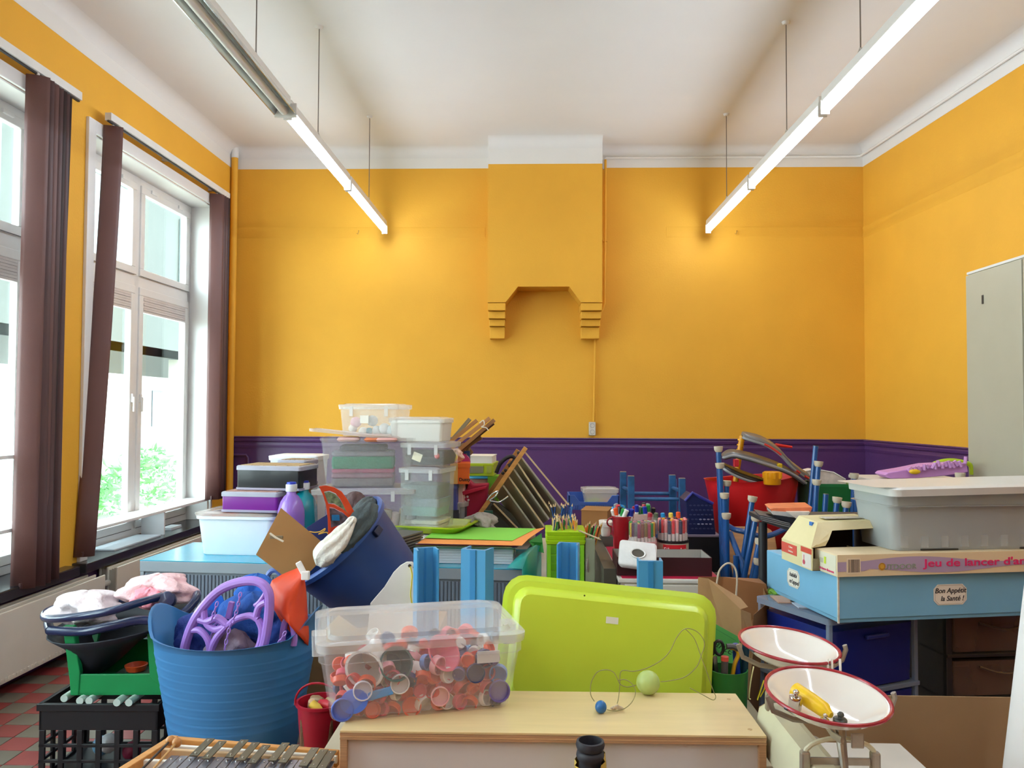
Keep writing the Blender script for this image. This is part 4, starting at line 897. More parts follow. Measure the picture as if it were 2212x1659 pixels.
def content(name,label,cat,parent_t,lx,ly,lz,mb,mat,rot=(0,0,0),smooth=True,bevel=0,group=None):
    ob=mb.o(name,mat,smooth=smooth,bevel=bevel); M_=TR(parent_t.location)@Matrix.Rotation(parent_t.rotation_euler.z,4,'Z')
    ob.location=M_@Vector((lx,ly,lz)); ob.rotation_euler=(rot[0],rot[1],rot[2]+parent_t.rotation_euler.z)
    return tag(ob,label,cat,group)
# white bin with coloured lids inside
x,z,w,h=fr(418,603,1118,1203,4.86)
t=thing('storage_bin','white plastic bin on the left end of the turquoise-topped cabinet','bin',(x,5.03,ZCB+.001),-3)
shell(w-.03,.34,h+.004+ (z-ZCB),t=.90,rim=.014,rh=.016,wall=.006,r=.05).o('body',M('#e4e9ee',.35,var=.02),t,smooth=True)
random.seed(4); top_=h+(z-ZCB)
for i in range(7):
    for j in range(3):
        hx,nm_=random.choice((('#b8343c','red'),('#c0465a','rose red'),('#2a3668','navy'),('#9a2a38','dark red')))
        content('bottle_cap','%s cap heaped at the rim of the white bin'%nm_,'bottle cap',t,-w/2+.07+i*(w-.14)/6,-.12+j*.12,top_-.035+random.uniform(0,.012),capmesh(.034,.022),M(hx,.4),(random.uniform(-.3,.3),random.uniform(-.3,.3),0),group='caps in the white bin')
for i in range(3):
    content('filling_layer','dark red caps below the surface of the white bin','bottle cap',t,(i-1)*w*.28,0,top_*.45,MB().rloft([(.07,.12,.02,-.06),(.07,.12,.02,.04)]),M('#8a2a38',.5),group='caps deep in the white bin')
# clear lid and purple case on it
x,z,w,h=fr(430,600,1097,1118,4.90)
tl=thing('clear_lid','loose clear plastic lid with orange tint lying on top of the white bin','lid',(x-.01,5.06,ZCB+top_+.006),-4,)
lid(w+.0,.36,z=.018,rim=.012,hh=.018,up=.004).o('lid_plate',clear('#e8d8cc',.45,.15),tl,smooth=True)
zz=ZCB+top_+.030
def case(label,px0,px1,py0,py1,Y,z0,rz,hx,depth,topcol,nm='organiser_case'):
    x,z,w,h=fr(px0,px1,py0,py1,Y)
    t=thing(nm,label,'case',(x,Y+depth/2,z0),rz)
    MB().rloft([(w/2-.012,depth/2-.012,.015,.0),(w/2-.006,depth/2-.006,.018,.02),(w/2-.006,depth/2-.006,.018,h-.03)],c0=True).o('body',M(hx,.35,coat=.2),t,smooth=True)
    MB().rloft([(w/2,depth/2,.02,h-.03),(w/2,depth/2,.02,h-.008),(w/2-.006,depth/2-.006,.02,h-.002)]).o('lid_rim',M('#a8a6b4',.35),t,smooth=True)
    MB().rloft([(w/2-.004,depth/2-.004,.02,-.0),(w/2,depth/2,.02,.003),(w/2,depth/2,.02,.016)]).o('base_rim',M('#9b93a8',.35),t,smooth=True)
    for k in range(5):
        for j in range(3): MB().box(-w/2+.02+k*(w-.04)/5+.003,-w/2+.02+(k+1)*(w-.04)/5-.003,-depth/2+.02+j*(depth-.04)/3+.003,-depth/2+.02+(j+1)*(depth-.04)/3-.003,h-.003,h+.0015).o('lid_panel',M(topcol,.5,var=.1),t)
    return t,w,h
_,_,h1=case('purple plastic case with a lilac rim lying on the white bin','',476,610,1049,1100,0,0,0,0,0) if False else case('purple plastic case with a lilac rim lying on the white bin',477,608,1053,1098,4.86,zz,-6,'#7a1e8c',.26,'#b98a78')
_,_,h2=case('black plastic case with compartments in its lid on top of the purple case',510,660,996,1050,4.92,zz+h1+.002,-8,'#16181d',.28,'#b79a72')
t3,_,_=case('second black case pushed behind the black case, near the clear boxes',600,668,992,1048,5.22,zz+h1+.004,-10,'#202227',.20,'#a48a68')
tag(MB().box(t3.location.x-.14,t3.location.x+.10,5.215,5.44,ZCB+.001,zz+h1).o('cardboard_box',M('#8a6d4a',.8)),'brown cardboard box behind the purple case, carrying the second black case','box')
# long white lid / box behind
pbox('white_container','long pale lid and box behind the black cases',580,690,985,1075,5.45,.25,-4,M('#dfe3e8',.35),M('#eef1f4',.3),z0=ZCB+.001,clips=False)
# bottles
def bottle(label,px,py_t,Y,r,hx,capc,zb):
    zt=Z(py_t,Y,px); H_=zt-zb
    t=thing('paint_bottle',label,'bottle',(X(px,1100,Y),Y,zb+.001))
    MB().lathe([(r*.92,0),(r,.012),(r,H_*.30),(r*.95,H_*.32),(r*.95,H_*.34),(r,H_*.36),(r,H_*.56),(r*.97,H_*.64),(r*.80,H_*.74),(r*.55,H_*.81),(r*.36,H_*.84),(r*.34,H_*.88)],32).o('bottle_body',M(hx,.25,var=.03,coat=.3),t,smooth=True,auto=60)
    MB().lathe([(r*.40,H_*.875),(r*.42,H_*.88),(r*.42,H_*.965),(r*.36,H_*.97)],20).o('cap',M('#e6e6ea',.35),t,smooth=True)
    MB().lathe([(r*.36,H_*.97),(r*.34,H_*.995),(r*.12,H_)],20).o('cap_top',M(capc,.35),t,smooth=True)
bottle('lilac paint bottle with a white and blue cap in front of the clear boxes',629,1041,4.78,.080,'#8f66c0','#1d3bbd',ZCB)
bottle('teal paint bottle behind the lilac bottle',656,1038,4.98,.085,'#0c8a98','#1a2a9a',ZCB)
# clear box stack, middle
t,w,h=pbox('storage_box','clear storage box with mixed craft rolls, bottom of the tall stack of clear boxes',664,886,1058,1195,4.92,.40,8,CL2,CL3,z0=ZCB+.001,taper=.92)
zb1=t.location.z+h+.006; bt=t
content('foam_roll','pink foam roll in the bottom clear box of the stack','roll',t,-w*.28,-.14,.27,MB().lathe([(.012,-.04),(.04,-.04),(.042,-.036),(.042,.036),(.04,.04),(.012,.04)],20,T=RX(90)),M('#e2808c',.6))
for i,(hx,nm_) in enumerate((('#d8b0c8','pink'),('#e8d890','yellow'),('#8fc0d8','blue'),('#e8c8a0','cream'),('#b8a8d0','lilac'))):
    content('foam_sheet','pastel %s foam sheet in the bottom clear box of the stack'%nm_,'sheet',t,-w*.26,-.06,.03+.028*i,MB().box(-.13,.13,-.10,.12,-.011,.011),M(hx,.6))
random.seed(8)
for i,(hx,nm_) in enumerate((('#6a4a52','plum'),('#c8b898','beige'),('#d9cdb0','cream'),('#8a7458','brown'),('#c2a6a0','rose'),('#b0a088','tan'),('#4a3a40','dark plum'))):
    ob=content('craft_roll','%s bundle in the right half of the bottom clear box'%nm_,'roll',t,-.02+.05*i,-.10+.02*(i%3),.14+.02*(i%2),MB().lathe([(.012,-.11),(.03,-.105),(.033,0),(.028,.105),(.01,.11)],12),M(hx,.7,var=.2,scale=30,bump=.4),(.1*i-.3,.15,0))
t,w,h=pbox('storage_box','large clear storage box with folded green and grey cloths, middle of the stack',681,889,946,1060,4.94,.40,9,CL2,CL3,z0=zb1,lidon=False,taper=.9); mb_=t
zz2=.012
for i,(hx,hh,nm_) in enumerate((('#6b6068',.045,'grey'),('#8a5f70',.03,'mauve'),('#a0496a',.025,'plum'),('#1d7a5c',.075,'green'),('#7f7f88',.03,'light grey'),('#55555f',.035,'dark grey'))):
    wx=(w*.90/2-.028)*(.80 if i<5 else .6); 
    content('folded_cloth','folded %s cloth in the middle clear box of the stack'%nm_,'cloth',t,-.035,-.02,zz2,MB().rloft([(wx-.008,.145,.02,0),(wx,.152,.03,hh*.25),(wx,.152,.03,hh*.75),(wx-.008,.145,.02,hh)],seg=6),M(hx,.85,var=.1,scale=14,bump=.3),(0,0,0)); zz2+=hh+.002
zb2=t.location.z+h
t=thing('clear_lid','clear lid lying askew on the middle clear box, its left end raised','lid',(X(776,945,5.1),5.13,zb2+.022),rot=(R_(-2),R_(6),R_(9)))
lid(.58,.38,z=.0,rim=.012,hh=.02,up=.005).o('lid_plate',clear('#e8dcd8',.45,.15),t,smooth=True)
for i,(hx,dx,nm_) in enumerate((('#e3b4ae',-.05,'pink'),('#d07850',.12,'orange'),('#dca6a0',.19,'rose'))):
    tag(MB(TR((t.location.x+dx,5.03,zb2-.012))@RZm(9)).rloft([(.06,.10,.03,-.012),(.07,.11,.03,0),(.06,.10,.03,.012)]).o('folded_felt',M(hx,.8,var=.1),smooth=True),'%s felt showing under the askew clear lid'%nm_,'cloth')
t,w,h=pbox('storage_box','small clear box of bottles and pompoms on the very top of the stack',733,872,874,944,5.0,.28,-7,clear('#f3f1ec',.2,.15),CL3,z0=None,taper=.93); zt3=t.location.z
for i,(lx,lz,r,hx,nm_) in enumerate(((-.11,.09,.035,'#e8b0b8','pink'),(-.13,.05,.028,'#e6dcd0','cream'),(-.02,.035,.022,'#1d7f90','teal'),(.03,.04,.03,'#d8dcdc','white'),(.08,.05,.035,'#dfe3e2','pale grey'),(.0,.10,.035,'#d5d8d4','light grey'),(-.06,.03,.03,'#ece6da','ivory'),(.12,.04,.03,'#cfe0e4','pale blue'))):
    content('pompom','%s ball in the small clear box on top of the stack'%nm_,'ball',t,lx,-.07,lz,MB().ball((0,0,0),r,14,10),M(hx,.8,bump=.4,scale=20))
MB().box(-.055,.0,-.147,-.143,.085,.135).o('paper_label',M('#eae5d8',.6),t)
for k in (0,1): tag(MB().cbox((X(800,940,5.1),5.12+.0*k,(zb2+.03+zt3)/2),(.3,.24,max(.01,zt3-zb2-.035))).o('folded_felt',M('#d8c4bc',.8)),'pale felt pad between the askew lid and the top clear box','cloth') if k==0 else None
# right column: tray, tall box, dark-content box, white boxes
gx0,gx1=X(845,1150,4.75),X(892,1150,4.75)
x,z,w,h=fr(892,1000,1150,1190,5.0)
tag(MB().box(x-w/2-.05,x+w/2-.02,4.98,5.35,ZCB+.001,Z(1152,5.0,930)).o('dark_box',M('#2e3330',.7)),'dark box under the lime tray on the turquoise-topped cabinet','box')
zt_=Z(1152,5.0,930)
t=thing('lime_tray','olive-lime plastic tray under the tall clear box','tray',(X(925,1135,4.95),5.13,zt_+.001),-14)
MB().rloft([(.20,.15,.05,0),(.24,.19,.07,.030),(.262,.212,.08,.042),(.264,.214,.08,.050),(.25,.20,.07,.050),(.205,.155,.05,.012)],seg=6).o('tray_body',M('#a8b41c',.35),t,smooth=True)
t,w,h=pbox('storage_box','tall clear storage box with grey and white paper, standing on the lime tray',868,966,1012,1136,4.95,.30,-14,CLD,CL3,z0=zt_+.022,taper=.97)
for i,(hx,z_,nm_) in enumerate((('#e3dfc8',.02,'cream'),('#dcd8c4',.05,'ivory'),('#6f9a90',.10,'sea-green'),('#7c8c92',.15,'blue-grey'),('#555f5c',.20,'dark grey'))):
    content('paper_bundle','%s paper bundle in the tall clear box'%nm_,'paper',t,.01*(i%2),-.02,z_,MB().rloft([(w*.40,.11,.02,-.012),(w*.42,.12,.02,.01 if i<2 else .045 if i<4 else .08)]),M(hx,.8,var=.2,scale=12,bump=.4))
ztb=t.location.z+h+.006
t,w,h=pbox('storage_box','clear box with dark contents and a paper note on top of the tall clear box',870,978,957,1012,4.96,.30,-12,CL2,CL3,z0=ztb,taper=.95)
content('dark_cloth','black cloth filling the clear box with the paper note','cloth',t,0,0,.012,MB().rloft([(w*.40,.12,.02,0),(w*.43,.13,.02,.05),(w*.38,.11,.02,.085)]),M('#141416',.8,var=.4,scale=20,bump=.5))
content('paper_note','square cream paper note in the dark-filled clear box','note',t,-.04,-.142,.062,MB().cbox((0,0,0),(.06,.002,.05)),M('#e3dcc0',.6),(0,.35,0))
content('pink_scrap','pink scrap at the right of the dark-filled clear box','scrap',t,.09,-.14,.07,MB().ball((0,0,0),.018,8,6),M('#d08a88',.8))
ztc=t.location.z+h+.006
t,w,h=pbox('storage_box','frosted white box on top of the right column of boxes',842,967,903,958,4.98,.26,-8,clear('#f3f0e8',.75,.25),CL3,z0=ztc,taper=.95,clips=False)
content('paper_stack','white paper block inside the frosted box','paper',t,-.03,0,.012,MB().rloft([(w*.30,.10,.01,0),(w*.31,.10,.01,.075)]),M('#f0ece2',.7))
# grey ridged paper sorter right of bucket
t=thing('paper_sorter','grey ridged paper sorter between the tilted bucket and the lime tray','sorter',(X(866,1160,4.62),4.66,ZCB+.001),-20)
for k in range(11): MB().box(-.075,.07,-.13,.13,.0+.0165*k,.0+.0165*k+.011,T=TR((.004*(k%2),0,0))).o('ridge',M('#5d5a55',.5),t,bevel=.002)
# coloured paper stack on right part of cabinet
yb=4.62; pc=Vector((X(1010,1200,yb),yb+.22,ZCB+.001))
t=thing('paper_stack','tall stack of white paper sheets on the turquoise-topped cabinet','paper stack',pc,-2)
pw=X(1100,1200,4.56)-X(950,1200,4.56)
for k in range(6): MB().cbox((.045+.003*math.sin(k*3),.0,.008+.015*k),(.44,.32,.0135)).o('ream',M('#dfe2e6',.7,var=.03),t)
for k,(hx,dx,w2_) in enumerate((('#2f9a4a',-.03,.62),('#d8d0e0',-.02,.62),('#9ed05a',-.04,.60),('#c03a6a',.0,.60),('#eee8ee',-.02,.64))): MB().cbox((dx+.0,-.01,.094+.0055*k),(w2_,.36,.003)).o('coloured_sheet',M(hx,.7),t)
def psheet(name,label,pts,zt,hx,curl=0):
    q_=[PZ(a,b,zt+dz) for a,b,dz in pts]; c_=sum(q_,Vector())/len(q_); t=thing(name,label,'paper',c_)
    q_=[p-c_ for p in q_]; MB().rings([q_,[p+Vector((0,0,.0015)) for p in q_]]).o('sheet',M(hx,.7,var=.02),t)
zs=ZCB+.001+.124
psheet('orange_sheet','orange paper sheet just under the green sheet on the paper stack',((901,1174,0),(917,1163,0),(1140,1146,.004),(1177,1140,.012),(1142,1164,.006),(1127,1179,0)),zs,'#f2994e')
psheet('green_sheet','bright green paper sheet on top of the paper stack',((917,1162,.004),(936,1150,.004),(952,1141,.004),(985,1138,.004),(1158,1142,.006),(1107,1168,.004)),zs+.003,'#86cf4a')
psheet('green_sheet','dark green paper flap hanging at the right of the paper stack',((1142,1170,0),(1170,1152,.01),(1172,1172,-.03),(1175,1195,-.07),(1160,1190,-.07),(1150,1180,-.03)),zs-.01,'#1f8a34')
# teal drape over right end
t=thing('teal_drape','teal plastic sheet hanging over the right end of the turquoise-topped cabinet','sheet',(0,0,0))
pts=[(1100,1232,.73),(1128,1205,.78),(1150,1182,.83),(1166,1180,.83)]
topl=[PZ(a,b,z) for a,b,z in pts]; topl[0].y-=.0
botl=[Vector((p.x+.012,p.y-.03,.35)) for p in topl]
m=MB(); A0=[P(1128,1229,4.48),P(1140,1200,4.6),P(1158,1177,4.78),P(1169,1180,4.95)]; B0=[Vector((p.x,p.y,.38)) for p in A0]
m.add(A0+B0,[(i,i+1,5+i,4+i) for i in range(3)]); m.o('hanging_side',M('#1fa39c',.35,var=.06,alpha=.85),t,solid=.002,smooth=True)
m=MB(); C0=[P(1095,1226,4.50),P(1115,1205,4.6),P(1140,1185,4.75),P(1150,1172,4.9)]
m.add(C0+A0,[(i,i+1,5+i,4+i) for i in range(3)]); m.o('top_fold',M('#35b0aa',.35,var=.06,alpha=.7),t,solid=.002,smooth=True)
# ============================================================ rear table with odds and ends (x -1.3..-.2)
tb=thing('rear_table','low table with a dark top behind the clear box stacks','table',(-.82,5.95,0))
MB().box(-.55,.52,-.5,.5,.70,.725).o('table_top',M('#5a4a40',.5),tb,bevel=.003)
for a in (-.5,.5):
    for b_ in (-.45,.45): MB().box(a-.02,a+.02,b_-.02,b_+.02,0,.70).o('leg',M('#444',.5) if False else M('#44464a',.5),tb)
zr_=.726
def sbox(name,label,px0,px1,py0,py1,Y,d,hx,rz=0,cat='box',z0=None,rough=.6,lidc=None,lidh=.03):
    x,z,w,h=fr(px0,px1,py0,py1,Y)
    if z0 is not None: h+=z-z0; z=z0
    t=thing(name,label,cat,(x,Y+d/2,z+.0005),rz)
    MB().rloft([(w/2-.004,d/2-.004,.004,0),(w/2-.004,d/2-.004,.004,h-.004)],seg=2).o('box_body',M(hx,rough,var=.04),t)
    MB().rloft([(w/2,d/2,.004,h-lidh),(w/2,d/2,.004,h)],seg=2).o('box_lid',M(lidc or hx,rough,var=.04),t)
    return t,w,h
# bottom grey clear box, violet box, orange box
t,w,h=pbox('storage_box','grey-clear box under the violet box at the right of the clear stacks',960,1018,1085,1150,5.5,.26,-20,clear('#b8bab8',.6,.2),clear('#d8d0cc',.6,.2),z0=zr_); 
t,w,h=sbox('violet_box','violet-blue patterned lidded box under the orange box',958,992,1046,1102,5.45,.22,'#4a4e9a',-8,z0=None,lidc='#6068b8')
vx=t
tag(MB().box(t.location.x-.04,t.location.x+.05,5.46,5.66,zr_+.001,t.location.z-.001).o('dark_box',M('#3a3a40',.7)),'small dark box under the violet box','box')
t,w,h=sbox('pink_box','pale pink box beside the violet box',990,1006,1040,1090,5.50,.2,'#e0b8b0',-8)
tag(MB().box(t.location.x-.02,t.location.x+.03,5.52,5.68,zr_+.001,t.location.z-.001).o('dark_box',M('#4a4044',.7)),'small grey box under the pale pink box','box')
zo=Z(1046,5.42,990)
t,w,h=sbox('orange_box','orange and beige lidded cardboard box with a black word on its front','969' and 969,1012,1001,1046,5.42,.22,'#e2621c',6,z0=None)
MB().box(-w/2-.001,-w*.12,-.1105,-.105,.002,h-.031).o('beige_panel',M('#d8a45c',.6),t)
MB().box(-w/2-.001,-w*.12,-.1115,-.105,h-.03,h).o('beige_panel',M('#dcab66',.6),t)
text('box_word','Duzzy',.030,M('#2a1a10',.6),t,TR((w*.22,-.1095,.03))@FRONT,off=.001)
# magenta round thing, yellow flower, crumpled wrap
ob=MB().lathe([(.001,-.01),(.055,-.008),(.06,0),(.055,.008),(.001,.01)],24).o('disc',M('#b01c66',.4),smooth=True); ob.location=P(998,998,5.62); ob.rotation_euler=(R_(80),0,0); tag(ob,'magenta round lid behind the orange box','lid')
cloth('cellophane','crumpled clear and pink cellophane above the orange box',P(986,985,5.5),.045,.05,.05,'#dcb8a8',seed=31,cat='wrapping',bump=1.0)
ob=MB().ball((0,0,0),.028,14,10).o('yellow_ball',M('#e8cc20',.5),smooth=True); ob.location=P(980,988,5.40); tag(ob,'small yellow ball in the cellophane above the orange box','ball')
# wooden slats bundle tied
t=thing('slat_bundle','bundle of brown wooden slats tied with white string, sticking up behind the clear boxes','wood bundle',P(990,980,5.6)); o_=t.location
for i,(a,b_,dy) in enumerate((((972,955),(1030,908),.03),((975,968),(1058,903),.0),((985,978),(1068,907),-.02),((990,975),(1066,914),.05),((968,960),(1015,905),.10),((978,985),(1040,945),.06))):
    p,q_=P(*a,5.6+dy)-o_,P(*b_,5.6+dy)-o_; d=(q_-p).normalized(); n1=d.cross(Vector((0,1,0))).normalized()*.013; n2=Vector((0,.02,0))
    MB().rings([[c+n1+n2,c-n1+n2,c-n1-n2,c+n1-n2] for c in (p,q_)]).o('wooden_slat',M(('#a87440','#b98250','#9a6a3c','#5a3c2a','#8a7a5c','#7a5534')[i],.6,var=.1),t,bevel=.001)
MB().tube(smooth_pts([P(a,b,5.54)-o_ for a,b in ((1036,914),(1044,908),(1046,918),(1040,922),(1050,924),(1055,930))]),.004,6).o('string',M('#e8e0d0',.7),t,smooth=True)
cloth('brown_bits','bundle of small brown cardboard bits below the tied slats',P(1002,975,5.7),.05,.05,.06,'#8a6a48',seed=33,cat='cardboard',bump=.9)
ob=MB().box(-.02,.02,-.03,.03,-.10,.06).o('blue_strip',M('#2c4a78',.6)); ob.location=P(1009,992,5.68); tag(ob,'dark blue strip of card below the tied slats','card')
tag(MB().box(X(985,1000,5.75)-.09,X(985,1000,5.75)+.07,5.66,5.86,zr_+.001,Z(1008,5.75,985)).o('cardboard_box',M('#8a6d4a',.8)),'upright cardboard box behind the orange box','box')
# white + lime box, turquoise lid jar, crimson bag
t,w,h=sbox('lime_case','lime green case with grey window panels under a white box','1008' and 1010,1070,1001,1028,6.0,.3,'#b0c226',-4,lidh=.012,lidc='#bccd2c',rough=.4)
MB().box(-w/2+.01,w*.12,-.152,-.148,.02,h-.022).o('window_panel',M('#8a8566',.4),t); MB().box(w*.24,w*.42,-.152,-.148,.02,h-.02).o('window_panel',M('#a3ad48',.4),t)
zlc=t.location.z
t2_,_,_=sbox('white_box','white plastic box on top of the lime green case',1012,1067,985,1001,6.0,.28,'#e6e2d8',-4,rough=.4,lidh=.006)
t3_=thing('lidded_jar','clear jar of mixed bits with a turquoise lid under the lime green case','jar',(X(1035,1045,6.0),6.1,zr_+.001))
hj=zlc-zr_-.004; MB().lathe([(.085,0),(.09,.01),(.10,hj-.02)],24).o('jar_body',clear('#cfa890',.75,.3),t3_,smooth=True)
MB().lathe([(.115,hj-.02),(.12,hj-.016),(.118,hj-.004),(.10,hj)],28).o('jar_lid',M('#2a90b8',.4),t3_,smooth=True)
tag(MB().box(X(1062,1050,6.0)-.03,X(1062,1050,6.0)+.05,6.0,6.2,zr_+.001,Z(1029,6.0,1062)).o('green_box',M('#6fae28',.5)),'green box right of the jar with the turquoise lid','box')
t=thing('felt_bag','crimson felt bag with small white dots beside the tilted rack','bag',P(1022,1112,5.62)); o_=t.location
ol=[(990,1120),(992,1075),(985,1062),(1008,1058),(1012,1038),(1022,1048),(1055,1046),(1050,1090),(1030,1120)]
q_=[P(a,b,5.55)-o_ for a,b in ol]; MB().rings([q_,[p+Vector((0,.14,0)) for p in q_]]).o('bag_body',M('#a11236',.8,var=.06,scale=8),t,bevel=.01)
q_=[P(a,b,5.50)-o_ for a,b in ((998,1062),(1052,1050),(1050,1056),(1000,1070))]; MB().rings([q_,[p+Vector((0,.03,0)) for p in q_]]).o('folded_edge',M('#b8183c',.8),t,bevel=.004)
for a,b_ in ((998,1077),(1005,1084),(1003,1074),(1012,1080),(1010,1073)): MB().lathe([(.008,0),(.008,.003)],10,T=TR(P(a,b_,5.545)-o_)@FRONT).o('white_dot',M('#e8d0d4',.6),t)
# ============================================================ painting drying rack tipped over
t=thing('drying_rack','tipped-over drying rack with wooden beams, pale rods and grey sheet-metal shelves','rack',P(1100,1120,5.5)); o_=t.location
YR=5.45
def beam(a,b_,Y,w_,mt,name='wooden_beam',dep=.03):
    p,q2=P(*a,Y)-o_,P(*b_,Y)-o_; d=(q2-p).normalized(); n1=d.cross(Vector((0,1,0))).normalized()*w_/2
    MB().rings([[c+n1,c-n1,c-n1+Vector((0,dep,0)),c+n1+Vector((0,dep,0))] for c in (p,q2)]).o(name,mt,t,bevel=.002)
WB=M('#c98d48',.5,**WOODY)
beam((1136,967),(1066,1068),YR,.030,WB); beam((1066,1068),(1028,1122),YR+.0,.030,WB)
beam((1119,972),(1050,1080),YR+.38,.03,M('#b98040',.5,**WOODY)); beam((1105,995),(1040,1090),YR+.36,.03,M('#a87438',.5))
for i,(a,b_) in enumerate((((1134,977),(1229,1092)),((1127,989),(1216,1105)),((1118,1001),(1194,1113)),((1110,1014),(1186,1122)),((1099,1030),(1176,1138)),((1087,1049),(1160,1150)),((1066,1088),(1128,1152)))):
    beam(a,b_,YR+.02+.0*i,.011,M('#c9b088',.5) if i%2==0 else M('#b8b4aa',.3,metal=.5),'front_rod',.012)
    if i>0:
        p0,p1=P(a[0],a[1],YR+.03)-o_,P(b_[0],b_[1],YR+.03)-o_; off=Vector((-.07,.34,-.10))
        q_=[p0,p1,p1+off,p0+off]; MB().rings([q_,[p+Vector((.004,0,.004)) for p in q_]]).o('metal_shelf',M('#aaa084',.4,metal=.1,var=.12,scale=5),t)
beam((1049,1075),(1148,1152),YR+.30,.05,M('#7f8078',.35,metal=.4),'metal_rail',.05)
beam((1048,1096),(1110,1160),YR+.16,.10,M('#6a6b60',.5,metal=.3),'metal_rail',.03)
for i,(a,b_) in enumerate((((1116,980),(1072,1020)),((1102,1005),(1098,1008)))):
    pass
MB().tube(smooth_pts([P(a,b,YR+.1)-o_ for a,b in ((1072,1022),(1080,1003),(1093,990),(1106,986),(1112,992),(1104,1003),(1098,1007))]),.014,10).o('black_strap',M('#1a1520',.5),t,smooth=True)
MB().tube(smooth_pts([P(a,b,YR-.02)-o_ for a,b in ((1052,1080),(1062,1068),(1076,1061),(1070,1072),(1058,1081),(1066,1083),(1080,1084),(1098,1072))]),.0055,8).o('wire_clip',M('#d8d8d4',.2,metal=.9),t,smooth=True)
MB().tube([P(1026,1122,YR)-o_,P(1034,1140,YR)-o_],.006,6).o('white_tip',M('#e0ddd4',.5),t)
for a,b_ in ((1086,1022),(1092,1016),(1120,978)): MB().ball(P(a,b_,YR+.05)-o_,.012,8,6).o('knob',M('#2b2826',.4),t,smooth=True)
cloth('crumpled_plastic','crumpled clear plastic below the drying rack',P(1040,1130,5.3),.10,.08,.07,'#a39a90',seed=36,cat='plastic',bump=1.0)
ob=MB().box(-.03,.03,-.02,.02,-.06,.06).o('green_block',M('#0d4a3c',.5),bevel=.004); ob.location=P(1055,1122,5.4); tag(ob,'dark green block below the drying rack','block')
tag(MB().cbox((-.13,5.75,.345),(.28,.75,.69)).o('low_cabinet',M('#8a8274',.6),bevel=.005),'grey-brown low cabinet hidden below the drying rack','cabinet')
# ============================================================ cream table strip with lime organiser and pencils
tb=thing('cream_table','narrow cream table running back between the two cabinets','table',(.24,5.0,0))
MB().box(-.20,.125,-.80,1.5,.560,.585).o('table_top',M('#d8d2bc',.5),tb,bevel=.003)
for a in (-.17,.10):
    for b_ in (-.75,1.45): MB().box(a-.02,a+.02,b_-.02,b_+.02,0,.56).o('leg',M('#c4bca8',.5),tb)
YO=4.45; x,z,w,h=fr(1182,1262,1148,1290,YO); zt=z+h
t=thing('lime_organiser','lime green drawer organiser holding pencils on the cream table','organiser',(x,YO+.13,.586))
ht=zt-.586
MB().box(-w/2,w/2,-.12,.12,0,ht-.075).o('organiser_body',M('#6cae18',.35,alpha=.93),t,bevel=.004)
for k in range(3): MB().rloft([(w/2+.004,.126,.008,ht-.072+.024*k),(w/2+.009,.131,.01,ht-.072+.024*k+.020),(w/2+.004,.126,.008,ht-.072+.024*k+.0225)]).o('tray_rim',M('#a4cc18',.35),t,smooth=True)
for k in range(6): MB().box(-w/2+.012,w/2-.012,-.1235,-.119,.012+k*.045,.048+k*.045).o('drawer_front',M('#5a9c18',.3,alpha=.95),t,bevel=.003)
for s_ in (-1,1): MB().box(min(s_*w/2,s_*(w/2-.02)),max(s_*w/2,s_*(w/2-.02)),-.126,-.118,0,ht-.075).o('edge_strip',M('#7fc022',.35),t)
# pencils: individual
random.seed(21)
pcols=[('#1e6e2a','green'),('#1c3f7a','blue'),('#c9a03a','yellow'),('#3a2a24','black'),('#e0702a','orange'),('#d8809a','pink'),('#5a8a30','moss green'),('#c8b890','natural'),('#7a3020','dark red'),('#2a6aa8','light blue')]
pproto={}
def pencil(c,loc,rot,where,grp):
    if c[0] not in pproto:
        t=thing('pencil','x','pencil',loc); MB().lathe([(.0045,0),(.0045,.118)],6,c0=True).o('barrel',M(c[0],.4),t)
        MB().lathe([(.0045,.118),(.001,.134)],6).o('sharpened_tip',M('#d8b888',.6),t); pproto[c[0]]=t
    else: t=dup(pproto[c[0]],loc)
    t.location=loc; t.rotation_euler=rot; t['label']='%s pencil %s'%(c[1],where); t['group']=grp; return t
for i in range(46):
    lx=random.uniform(-w/2+.012,w/2-.012); ly=random.uniform(-.10,.10)
    c=random.choice(pcols[:4]+pcols[6:8]) if lx<.0 else random.choice(pcols)
    pencil(c,(x+lx,YO+.13+ly,zt-.075+random.uniform(-.0,.02)),(random.uniform(-.25,.25),random.uniform(-.25,.25),0),'standing among the others in the lime organiser','pencils in the lime organiser')
for i in range(16):
    pencil(random.choice((pcols[1],pcols[3],pcols[1],pcols[9])),(X(1172+random.uniform(22,62),1110,YO+.22),YO+.24+random.uniform(-.01,.08),zt-.018+random.uniform(0,.02)),(random.uniform(-.2,.2),random.uniform(-.2,.2),0),'in the raised rear bunch behind the lime organiser','pencils in the rear bunch')
for i in range(9):
    pencil((pcols[4],pcols[4],pcols[6],pcols[0],pcols[3],pcols[5],pcols[4],pcols[8],pcols[2])[i],(X(1262+3.2*i,1180,YO),YO+.05+.01*(i%3),zt-.10+.008*(i%3)),(0,R_(6+1.5*i),0),'leaning against the right side of the lime organiser','pencils beside the lime organiser')
pencil(pcols[7],P(1250,1146,YO-.02),(0,R_(112),0),'lying across the front right corner of the lime organiser',None)['group']='lone pencil'
tag(MB().tube(smooth_pts([P(a,b,YO+.02) for a,b in ((1289,1135),(1283,1155),(1278,1175),(1275,1192))]),[.009]*19,8,ry=.4).o('green_marker',M('#1fa04a',.3),smooth=True),'bright green flat pen leaning right of the lime organiser','pen')
